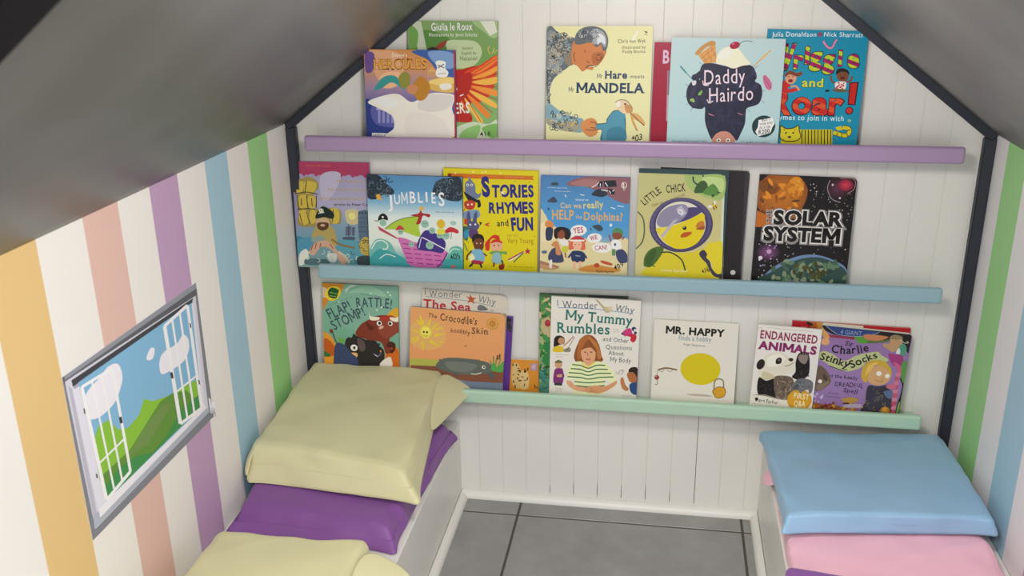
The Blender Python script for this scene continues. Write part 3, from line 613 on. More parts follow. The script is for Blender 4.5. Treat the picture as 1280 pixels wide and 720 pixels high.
book("pale yellow picture book with a grey-haired man bending to a hare, on the lilac shelf", 1, [-0.0496, -0.0359, 0.8974], 0.0984, -0.0004, 0.2178, 0.2475, 0.01, 0, "#d9d5a8",
'"g","e0dca4","e2dfaa","dfdba2"|"s","5f6a70",0,2391,205,2376,364,2255,600,2225,565,1959,491,1692,296,1537,139,1381,70,1147,85,874,17,873|"s","7f8a8c",16,2338,245,2319,443,2187,524,2073,371,1768,176,1575,42,1458|"l","39424a",15.5,102,2048,90,2087,107,2118,136,2126,159,2115,165,2095,156,2082|"l","39424a",15.4,372,2304,349,2271,313,2265,288,2282,283,2307,295,2323,311,2324|"l","39424a",15.5,209,2233,189,2199,155,2189,127,2203,120,2226,130,2244,146,2247|"l","a9b0a8",15.5,232,2054,227,2093,248,2121,279,2125,300,2109,302,2089,291,2078|"l","39424a",15.4,189,2295,187,2255,161,2232,130,2234,112,2252,114,2272,126,2282|"l","3b4348",15.5,424,2010,391,1987,355,1992,336,2015,339,2040,356,2052,372,2048|"l","39424a",15.4,206,2367,219,2329,203,2298,174,2288,151,2299,145,2319,153,2332|"l","39424a",15.6,261,1881,253,1921,273,1950,304,1955,325,1941,329,1921,318,1909|"l","a9b0a8",15.6,159,1953,166,1993,195,2013,226,2008,241,1987,237,1967,223,1960|"l","a9b0a8",15.4,466,2251,426,2244,396,2263,389,2293,403,2313,424,2316,436,2307|"l","b8a284",15.5,162,2088,193,2062,197,2027,177,2004,151,2002,135,2016,135,2031|"l","39424a",15.5,173,1984,207,2005,243,1998,261,1973,256,1949,238,1938,222,1943|"l","3b4348",15.5,275,1978,316,1974,339,1947,337,1917,317,1901,296,1903,287,1916|"l","a9b0a8",15.5,394,1937,436,1935,461,1910,461,1880,442,1863,421,1864,411,1876|"l","3b4348",15.5,290,2204,319,2232,355,2232,378,2211,378,2186,363,2173,347,2174|"l","b8a284",15.4,382,2292,403,2258,395,2224,368,2209,343,2215,333,2232,338,2247|"l","39424a",15.4,195,2354,211,2318,198,2286,170,2274,146,2283,138,2302,145,2316|"l","a9b0a8",15.6,26,1942,25,1982,49,2008,80,2009,99,1992,100,1972,88,1961|"l","3b4348",15.5,-8,2114,-8,2154,17,2179,48,2180,67,2162,67,2142,55,2132|"l","b8a284",15.5,112,2042,82,2015,46,2015,24,2037,24,2062,40,2076,56,2074|"l","a9b0a8",15.6,275,1861,244,1888,241,1923,260,1946,286,1948,302,1934,302,1918|"l","3b4348",15.4,534,2171,500,2150,465,2158,448,2183,453,2207,471,2218,486,2213|"l","b8a284",15.5,450,1840,421,1869,421,1904,442,1925,468,1925,483,1911,481,1895|"l","b8a284",15.4,142,2361,154,2323,138,2292,109,2283,85,2294,79,2314,88,2327|"l","39424a",15.4,232,2319,246,2281,231,2250,202,2240,179,2250,172,2269,180,2283|"l","3b4348",15.5,205,2146,246,2151,275,2131,280,2101,265,2081,244,2079,232,2089|"l","39424a",15.5,257,1912,280,1945,315,1953,341,1937,347,1912,336,1896,320,1894|"l","39424a",15.5,376,2035,371,1995,343,1974,312,1977,295,1997,298,2017,312,2025|"l","3b4348",15.5,418,2118,448,2145,484,2144,505,2122,505,2097,489,2083,473,2086|"l","39424a",15.5,370,1835,345,1868,350,1902,375,1921,400,1917,413,1900,409,1885|"l","b8a284",15.5,368,2030,336,2005,300,2009,280,2032,283,2057,299,2069,315,2066|"l","b8a284",15.5,211,1983,194,2020,208,2052,236,2064,260,2055,268,2036,261,2022|"l","3b4348",15.4,418,2307,386,2283,350,2287,331,2310,333,2335,350,2347,366,2344|"l","b8a284",15.4,409,2209,419,2247,450,2265,480,2258,493,2236,488,2217,474,2210|"l","b8a284",15.5,115,2311,150,2289,158,2255,141,2230,116,2224,98,2236,96,2251|"l","3b4348",15.5,177,2223,209,2198,214,2164,195,2140,170,2137,153,2150,153,2165|"l","a9b0a8",15.5,513,1985,473,1977,442,1996,435,2025,449,2046,469,2050,482,2040|"l","39424a",15.5,300,2165,278,2199,286,2233,312,2249,337,2244,348,2226,343,2211|"l","b8a284",15.4,276,2328,314,2343,347,2331,360,2303,351,2280,332,2273,318,2280|"l","a9b0a8",15.4,357,2289,383,2258,379,2223,356,2205,330,2207,317,2224,320,2239|"l","39424a",15.6,85,1944,45,1957,29,1988,38,2016,61,2028,81,2021,87,2006|"l","a9b0a8",15.5,216,1967,189,1938,152,1936,129,1956,127,1981,142,1996,158,1995|"l","b8a284",15.5,125,1982,160,2004,196,1997,213,1972,208,1947,190,1937,175,1941|"l","b8a284",15.5,241,1931,205,1912,170,1922,154,1948,161,1972,180,1981,195,1976|"l","b8a284",15.5,241,2153,265,2185,301,2190,326,2172,330,2147,317,2132,301,2131|"l","39424a",15.5,231,1994,201,2022,200,2057,222,2079,248,2079,262,2064,261,2049|"l","39424a",15.5,69,2096,29,2104,9,2133,14,2163,36,2176,57,2172,64,2158|"l","39424a",15.5,520,1943,503,1907,469,1895,441,1907,432,1931,441,1949,456,1953|"l","3b4348",15.5,276,1945,316,1932,333,1901,323,1872,300,1861,280,1867,274,1882|"l","b8a284",15.5,341,2006,382,2006,409,1982,410,1952,392,1934,371,1934,361,1946|"l","b8a284",15.5,319,1977,334,1939,319,1907,290,1897,266,1907,259,1927,267,1940|"l","a9b0a8",15.5,145,2214,117,2186,81,2184,58,2204,56,2229,71,2244,87,2243|"l","3b4348",15.5,388,1955,423,1976,458,1968,475,1943,470,1919,452,1908,437,1913|"l","a9b0a8",15.5,190,2284,211,2318,246,2326,273,2311,279,2287,268,2270,252,2268|"l","3b4348",15.5,283,2070,282,2110,307,2135,338,2136,357,2118,357,2098,345,2088|"l","39424a",15.5,224,2267,238,2229,224,2198,195,2188,171,2198,164,2217,172,2231|"l","3b4348",15.4,408,2255,369,2268,353,2299,363,2327,386,2338,406,2331,411,2316|"l","b8a284",15.5,306,1916,265,1917,240,1943,240,1973,259,1990,280,1989,290,1976|"l","3b4348",15.5,477,2023,500,1989,493,1955,468,1938,442,1943,431,1960,435,1975|"l","b8a284",15.5,207,2045,203,2084,225,2111,256,2115,276,2099,278,2079,267,2068|"l","3b4348",15.5,88,2063,113,2095,149,2100,174,2082,178,2057,165,2041,149,2041|"l","3b4348",15.5,309,1984,288,1950,253,1941,226,1956,219,1980,230,1998,246,2000|"l","39424a",15.4,436,2300,406,2274,370,2275,349,2297,350,2322,365,2335,381,2333|"l","39424a",15.5,527,1920,491,1901,456,1911,440,1937,447,1961,465,1970,481,1964|"l","39424a",15.5,141,2149,125,2186,137,2218,166,2230,190,2221,198,2202,191,2189|"l","b8a284",15.5,320,2121,279,2128,257,2156,261,2185,282,2200,303,2196,311,2183|"l","39424a",15.4,284,2279,263,2245,228,2237,201,2252,195,2277,206,2294,222,2296|"l","39424a",15.5,450,2065,421,2038,385,2038,362,2059,362,2084,377,2098,393,2096|"l","3b4348",15.5,266,1942,256,1981,275,2011,305,2018,327,2005,332,1985,322,1973|"l","39424a",15.5,274,2101,263,2139,280,2170,309,2178,332,2166,338,2146,329,2134|"l","3b4348",15.6,46,1847,41,1884,61,1911,90,1914,110,1900,112,1881,102,1870|"l","a9b0a8",15.6,-6,1928,23,1953,57,1951,77,1931,76,1907,61,1895,46,1897|"l","b8a284",15.6,267,1574,231,1587,216,1617,225,1643,247,1653,265,1646,271,1633|"l","a9b0a8",15.6,154,1668,175,1637,168,1604,144,1589,120,1594,109,1610,114,1624|"l","a9b0a8",15.7,113,1611,134,1579,126,1547,102,1532,78,1537,68,1554,72,1568|"l","b8a284",15.6,234,1796,210,1826,213,1858,235,1876,260,1873,272,1858,269,1844|"l","a9b0a8",15.6,308,1596,325,1562,313,1531,287,1518,264,1527,256,1544,263,1557|"l","b8a284",15.6,22,1734,61,1733,84,1709,84,1681,66,1665,46,1666,37,1677|"l","b8a284",15.6,84,1772,55,1797,52,1830,71,1851,95,1853,110,1840,110,1825|"l","b8a284",15.6,250,1866,223,1892,222,1925,243,1945,267,1945,281,1931,279,1917|"l","a9b0a8",15.6,225,1598,246,1629,279,1636,304,1621,309,1598,298,1582,283,1580|"l","3b4348",15.6,92,1793,101,1830,129,1847,157,1842,171,1822,166,1803,153,1796|"l","3b4348",15.7,167,1594,139,1567,105,1568,84,1588,84,1611,99,1624,114,1623|"l","b8a284",15.7,104,1543,128,1573,161,1578,185,1561,189,1538,177,1523,161,1522|"l","3b4348",15.6,214,1790,196,1757,163,1748,138,1761,131,1784,140,1800,155,1803|"l","a9b0a8",15.7,7,1609,45,1616,74,1598,80,1570,67,1550,47,1547,35,1556|"l","a9b0a8",15.6,101,1837,135,1819,145,1787,131,1762,108,1756,90,1765,87,1780|"l","3b4348",15.6,181,1796,160,1827,166,1859,190,1875,214,1870,225,1854,220,1840|"l","3b4348",15.6,179,1840,212,1859,245,1851,260,1827,254,1804,237,1795,223,1800|"l","3b4348",15.7,47,1508,19,1535,19,1568,39,1588,64,1588,77,1575,76,1560|"l","a9b0a8",15.6,80,1685,85,1648,65,1621,36,1617,16,1632,14,1651,24,1662|"l","a9b0a8",15.6,294,1546,271,1516,237,1511,213,1527,210,1551,222,1566,237,1567|"l","b8a284",15.6,82,1905,121,1908,147,1887,150,1859,135,1841,115,1840,104,1850|"l","a9b0a8",15.6,176,1926,213,1937,244,1922,253,1896,242,1875,223,1869,210,1877|"l","3b4348",15.6,61,1855,96,1870,128,1859,141,1833,132,1811,114,1804,101,1810|"l","3b4348",15.6,170,1901,142,1876,109,1876,88,1896,88,1920,103,1933,118,1931|"l","b8a284",15.6,186,1613,167,1580,135,1570,109,1584,102,1606,112,1623,127,1626|"l","3b4348",15.7,4,1517,6,1555,31,1577,60,1576,77,1559,76,1540,64,1531|"l","b8a284",15.6,49,1949,84,1933,96,1902,84,1877,61,1869,43,1877,39,1891|"l","a9b0a8",15.6,271,1849,244,1823,210,1823,189,1842,189,1866,203,1879,218,1878|"l","b8a284",15.6,245,1785,219,1758,185,1757,163,1776,162,1799,176,1813,191,1812|"l","3b4348",15.7,78,1581,116,1584,143,1563,146,1535,131,1517,111,1515,100,1525|"l","3b4348",15.6,114,1798,112,1836,135,1860,164,1861,182,1845,182,1826,171,1817|"l","a9b0a8",15.6,52,1792,91,1797,118,1777,122,1749,107,1730,87,1728,76,1738|"l","a9b0a8",15.6,318,1719,293,1691,259,1689,237,1707,235,1731,248,1745,263,1744|"l","a9b0a8",15.6,104,1771,134,1748,139,1716,121,1693,97,1690,82,1702,81,1717|"l","a9b0a8",15.6,326,1849,297,1825,263,1827,243,1847,245,1871,260,1883,275,1881|"l","b8a284",15.7,144,1508,141,1546,162,1571,191,1574,210,1559,212,1540,201,1529|"l","a9b0a8",15.6,211,1671,246,1653,256,1621,243,1596,220,1589,202,1599,199,1613|"l","b8a284",15.6,185,1778,182,1741,156,1720,127,1722,111,1739,113,1758,125,1767|"l","b8a284",15.7,258,1519,239,1552,248,1584,274,1598,297,1592,306,1575,301,1561|"l","a9b0a8",15.7,140,1524,117,1555,122,1587,145,1605,169,1601,181,1586,177,1571|"l","a9b0a8",15.6,154,1718,193,1714,214,1688,211,1660,192,1645,173,1648,164,1660|"l","a9b0a8",15.6,65,1768,84,1801,116,1810,142,1797,149,1774,139,1758,125,1755|"l","3b4348",15.8,75,1108,93,1091,92,1069,79,1056,63,1056,54,1065,55,1075|"l","3b4348",15.8,79,1018,57,1030,51,1051,60,1067,75,1071,86,1065,88,1055|"l","3b4348",15.7,41,1458,49,1481,69,1491,87,1485,94,1471,90,1460,80,1456|"l","3b4348",15.7,48,1437,26,1449,20,1470,29,1486,44,1490,55,1484,57,1474|"l","a9b0a8",15.7,73,1449,81,1425,71,1406,53,1401,39,1407,35,1419,41,1427|"l","a9b0a8",15.8,63,1013,39,1009,20,1021,17,1039,26,1052,38,1054,46,1047|"l","3b4348",15.7,57,1559,64,1536,54,1517,36,1512,22,1519,18,1531,24,1539|"l","3b4348",15.9,94,908,69,908,53,923,53,941,64,952,77,952,83,945|"l","3b4348",15.9,13,945,31,963,53,963,67,951,67,935,58,926,48,927|"l","a9b0a8",15.9,55,899,30,904,17,921,21,940,34,948,46,946,51,938|"l","3b4348",15.8,63,1281,38,1281,22,1296,22,1315,33,1326,46,1325,52,1318|"l","3b4348",15.7,57,1362,71,1342,68,1321,53,1310,37,1312,30,1322,33,1332|"l","a9b0a8",15.8,97,1082,77,1067,55,1071,43,1085,46,1100,56,1108,66,1105|"l","a9b0a8",15.8,60,1205,46,1225,49,1246,64,1257,79,1255,87,1245,84,1235|"l","3b4348",15.7,52,1391,31,1404,26,1425,35,1441,51,1444,61,1437,63,1428|"l","a9b0a8",15.8,52,1294,50,1318,64,1334,82,1336,95,1326,95,1314,88,1307|"s","8a7a62",371,1806,525,1997,569,1730,452,1684|"s","7fa3ae",24,905,307,739,590,625,790,576,775,324,595,309,313,364,37,479|"s","9a9a86",36,598,271,522,511,525,712,489,655,322,313,344,38,459|"l","3d4d58",16.0,266,342,230,332,202,348,195,374,206,394,224,398,236,390|"l","3d4d58",15.9,132,750,155,722,152,691,130,674,107,676,96,691,99,705|"l","c8c4a4",16.0,166,491,175,525,203,541,229,535,241,515,236,498,223,492|"l","c8c4a4",15.9,366,565,371,529,351,504,324,500,306,514,304,532,314,542|"l","c8c4a4",15.9,194,659,172,630,140,626,118,641,114,664,126,678,140,679|"l","3d4d58",15.9,446,601,448,565,426,542,399,541,382,556,381,574,392,583|"l","4a5a60",15.9,208,659,192,627,162,617,137,628,130,650,138,666,152,669|"l","4a5a60",16.0,365,400,331,387,302,399,291,424,300,445,318,451,330,445|"l","3d4d58",16.0,242,484,260,516,290,525,314,512,321,491,312,475,298,472|"l","3d4d58",15.9,416,726,439,698,437,667,416,650,393,652,382,666,384,680|"l","4a5a60",16.0,78,378,94,411,124,421,149,410,157,389,148,372,134,369|"l","3d4d58",16.0,130,403,139,438,166,454,193,448,205,429,200,411,187,405|"l","c8c4a4",15.9,586,610,573,643,585,672,610,682,631,673,637,657,631,644|"l","3d4d58",16.0,215,426,182,411,152,422,140,446,147,467,164,475,177,469|"l","c8c4a4",15.9,245,658,281,663,306,644,311,618,297,600,279,597,268,607|"l","3d4d58",15.9,422,641,386,637,361,657,357,683,372,701,390,702,400,693|"l","3d4d58",15.9,279,547,302,520,300,488,279,471,256,473,244,487,247,501|"l","4a5a60",15.9,611,506,594,538,604,568,628,580,650,573,658,556,652,544|"l","c8c4a4",15.9,317,662,293,635,261,633,240,651,239,673,251,686,266,686|"l","4a5a60",15.9,358,463,364,428,346,402,319,397,300,410,297,428,307,439|"l","4a5a60",15.8,529,737,526,701,502,681,475,683,460,701,462,719,474,727|"l","4a5a60",16.0,197,406,172,433,173,464,193,482,216,482,229,468,227,454|"l","3d4d58",15.8,594,657,611,625,603,595,580,582,558,588,549,604,554,617|"l","c8c4a4",15.9,306,640,305,676,326,699,353,701,370,686,371,668,360,658|"l","3d4d58",15.9,379,706,350,686,318,691,302,713,306,735,321,745,335,741|"l","3d4d58",15.9,186,692,152,679,122,691,112,715,121,736,138,743,151,736|"l","c8c4a4",15.9,452,720,448,685,423,665,396,668,382,685,384,703,396,711|"l","4a5a60",15.9,567,356,538,334,507,338,490,359,492,381,507,392,521,389|"l","4a5a60",15.8,608,671,644,673,668,653,670,626,655,609,637,609,627,619|"l","4a5a60",15.9,586,635,576,601,548,586,522,594,511,614,516,631,529,636|"l","3d4d58",15.9,527,546,498,524,467,527,449,548,452,570,466,581,480,579|"l","3d4d58",16.0,114,426,144,407,151,376,136,353,114,348,98,358,97,372|"l","4a5a60",15.9,145,602,148,638,172,658,200,656,214,639,213,621,201,613|"l","c8c4a4",16.0,87,516,105,548,136,557,160,544,167,522,157,507,143,504|"l","3d4d58",15.9,605,580,571,568,542,580,531,605,540,625,558,632,570,625|"l","3d4d58",15.9,312,690,317,725,342,744,369,741,383,723,380,705,368,698|"l","c8c4a4",16.0,97,409,126,431,158,427,175,406,172,383,157,373,143,376|"l","4a5a60",15.9,411,724,384,700,352,701,333,721,334,743,348,755,362,754|"l","3d4d58",16.0,141,520,176,511,193,484,186,458,166,446,149,451,142,464|"l","3d4d58",15.9,659,551,679,520,672,490,649,475,627,480,617,496,622,509|"l","3d4d58",16.0,149,426,180,407,187,376,173,353,151,348,135,358,133,372|"l","c8c4a4",15.9,531,538,549,569,579,577,603,564,609,542,600,527,586,524|"l","4a5a60",15.9,375,507,411,512,437,493,441,466,427,448,409,446,398,456|"l","c8c4a4",15.9,309,617,278,599,246,606,232,629,237,651,253,660,266,655|"e","d8b34a",448,454,13.1,13.1,0|"e","d8b34a",601,525,15.9,15.9,0|"e","d8b34a",613,511,16.3,16.3,0|"e","d8b34a",506,517,14.9,14.9,0|"e","d8b34a",540,440,17.7,17.7,0|"e","d8b34a",331,478,12.8,12.8,0|"e","d8b34a",466,349,16.7,16.7,0|"e","d8b34a",567,453,17.9,17.9,0|"e","d8b34a",310,467,17.3,17.3,0|"e","d8b34a",548,446,12.6,12.6,0|"e","d8b34a",373,483,14.2,14.2,0|"e","d8b34a",580,488,19.0,19.0,0|"e","d8b34a",606,516,14.9,14.9,0|"e","d8b34a",458,520,15.3,15.3,0|"s","c87b44",525,2035,581,2187,795,2233,1070,2150,1237,1999,1202,1866,1081,1694,1003,1686,966,1598,847,1609,750,1566,649,1673,530,1749|"s","b0652f",958,1922,1152,1961,1202,1866,1081,1702,963,1732|"s","8f4a22",1116,1866,1186,1878,1137,1801|"l","5a2f18",15.5,585,1959,567,1864,600,1769|"l","5a2f18",15.4,808,1998,793,1941|"l","5a2f18",19.3,1045,1892,1134,1912|"l","5a2f18",15.4,1031,1828,1079,1786,1137,1809|"l","3b2416",19.4,815,1636,905,1686,1042,1664|"l","f2e6d4",11.6,893,1663,1011,1671|"l","5a2f18",15.5,844,1770,904,1732|"s","5c6266",581,2187,617,2331,752,2443,984,2469,1180,2394,1270,2225,1248,2018,1171,1980,1129,2112,1033,2055,914,2150,719,2111,610,2111|"s","9ea3a6",947,2413,1142,2376,1231,2225,1212,2056,1109,2150,993,2112,950,2263|"s","d8d9d8",1066,2319,1191,2263,1211,2112,1128,2157,1051,2112|"l","34383c",11.5,731,2346,727,2372,741,2391,761,2393,775,2383,777,2370,770,2362|"l","aeb2b4",11.5,665,2401,685,2419,709,2417,723,2403,723,2386,713,2378,702,2379|"l","aeb2b4",11.5,997,2170,971,2179,961,2200,967,2219,982,2226,995,2221,999,2211|"l","34383c",11.5,809,2329,784,2320,762,2329,754,2347,760,2362,773,2367,782,2362|"l","aeb2b4",11.4,1016,2417,1043,2421,1062,2408,1066,2388,1057,2375,1043,2373,1035,2380|"l","aeb2b4",11.5,973,2312,955,2333,958,2356,973,2368,990,2366,999,2355,997,2345|"l","34383c",11.5,685,2279,712,2278,729,2261,729,2242,717,2230,703,2231,696,2239|"l","aeb2b4",11.5,773,2259,749,2246,727,2253,716,2271,721,2287,734,2292,744,2288|"l","aeb2b4",11.5,659,2359,686,2353,699,2333,694,2314,680,2305,666,2309,662,2318|"l","aeb2b4",11.5,974,2251,973,2277,989,2294,1009,2294,1022,2283,1022,2269,1014,2262|"l","34383c",11.5,827,2320,809,2340,810,2363,826,2376,843,2374,852,2364,850,2354|"l","aeb2b4",11.5,740,2282,727,2259,705,2253,686,2262,681,2278,688,2290,699,2292|"l","34383c",11.5,927,2392,955,2391,971,2374,971,2354,958,2343,945,2344,938,2352|"l","aeb2b4",11.5,805,2373,832,2378,852,2366,857,2346,848,2332,834,2330,826,2336|"l","34383c",11.5,709,2308,732,2320,755,2313,766,2296,761,2280,749,2274,739,2278|"l","34383c",11.5,1063,2356,1042,2340,1018,2343,1005,2358,1007,2374,1018,2382,1028,2380|"l","34383c",11.5,805,2281,814,2256,805,2235,785,2228,770,2235,765,2248,770,2257|"l","34383c",11.5,762,2341,769,2367,789,2378,809,2373,818,2359,814,2346,805,2342|"l","aeb2b4",11.5,847,2383,839,2358,819,2347,799,2353,791,2367,795,2380,804,2384|"l","aeb2b4",11.5,1003,2155,987,2134,964,2131,947,2143,944,2159,952,2169,963,2170|"l","34383c",11.5,772,2388,799,2390,818,2375,821,2356,810,2343,796,2342,788,2349|"l","34383c",11.5,748,2335,753,2360,772,2374,792,2370,802,2357,800,2344,791,2339|"l","34383c",11.5,791,2216,764,2215,746,2231,744,2250,756,2263,770,2263,777,2255|"l","aeb2b4",11.5,789,2255,780,2280,790,2301,809,2307,825,2300,829,2287,823,2278|"l","34383c",11.5,1030,2241,1034,2267,1053,2280,1073,2278,1083,2265,1081,2251,1072,2246|"l","34383c",11.5,873,2330,852,2314,828,2316,815,2332,817,2348,828,2356,838,2354|"l","34383c",11.5,1001,2256,992,2231,971,2221,952,2228,944,2242,949,2255,959,2259|"l","34383c",11.5,871,2218,855,2240,859,2262,876,2274,893,2271,901,2259,898,2249|"l","aeb2b4",11.5,723,2302,745,2286,748,2263,735,2247,718,2245,708,2254,707,2264|"l","aeb2b4",11.5,939,2310,913,2316,900,2335,904,2354,918,2363,931,2360,936,2351|"t","3a3424","Chris van Wyk",1466,2139,2043,2151,72.5,0.012,0.0,0,0,0|"t","3a3424","Illustrated by",1558,2022,2047,2031,57.3,0.01,0.0,0,0,0|"t","3a3424","Paddy Bouma",1573,1936,2043,1945,61.2,0.01,0.0,0,0,0|"t","3b4650","Mr",1056,1426,1174,1427,93.2,0.02,0.0,0,0,0|"t","26405e","Hare",1213,1424,1689,1427,147.4,0.06,0.0,0,1,0|"t","3b4650","meets",1736,1431,2046,1433,77.1,0.005,0.0,0,0,0|"t","3b4650","Mr",469,1147,588,1148,94.4,0.02,0.0,0,0,0|"t","26405e","MANDELA",628,1133,2033,1138,188.4,0.07,0.0,0,1,0|"p","2c2a28",1996,2383,2074,2360,2044,2331|"p","b8a25a",2006,2323,2075,2316,2076,2297,2007,2304|"s","cf8a4e",771,529,948,610,1069,553,1104,416,1084,277,937,215,795,312,745,410|"l","6a3a1c",15.8,942,523,1050,513,1065,407,953,413|"l","6a3a1c",15.9,842,372,994,355,1081,376|"s","4f93a8",1079,486,1276,512,1286,595,1420,753,1537,774,1665,697,1691,385,1675,141,1183,132,1193,358,1081,376|"l","2a4a58",15.8,1079,486,1276,512,1298,595,1412,749,1537,774|"l","2a4a58",15.9,1179,140,1193,362,1089,372|"l","2a4a58",15.7,1660,619,1683,385,1667,149|"s","3d7f96",1331,380,1626,423,1655,148,1318,143|"s","e3c9a0",1454,947,1550,987,1688,962,1810,816,1794,718,1657,705,1537,774,1475,870|"s","c9935a",1651,891,1769,873,1820,758,1696,729|"s","f0e4d0",1454,936,1531,975,1573,891,1504,843|"e","2a201a",1659,907,23.4,15.6,0|"l","5a3f2a",11.7,1454,936,1550,991,1696,969,1818,816|"s","d8a868",1774,718,1932,701,2074,547,2065,461,1957,545,1817,621|"s","cf9a58",1775,699,1859,544,1943,358,1895,388,1812,543|"l","4a3526",15.6,1774,730,1956,565,2073,469|"l","4a3526",11.8,1895,388,1935,365|"t","1d1a18","403",1813,151,2048,175,110.4,0.025,0.0,0.2,0,0|"p","f6f1dc",1746,2188,1804,2188,1893,2394,1855,2375')
book("crimson book showing a capital B, half hidden behind a pale blue cover", 1, [0.1608, -0.0298, 0.898], 0.0851, 0.0083, 0.1981, 0.214, 0.009, 0, "#8e1030",
'"g","a01238","98102f"|"t","d7b6cf","B",173,1722,324,1724,251.2,0.05,0.0,0,0,0|"p","c3a9b4",289,1574,397,1576,428,542,311,547|"p","8a6a80",296,1574,339,1575,343,1079,306,1078')
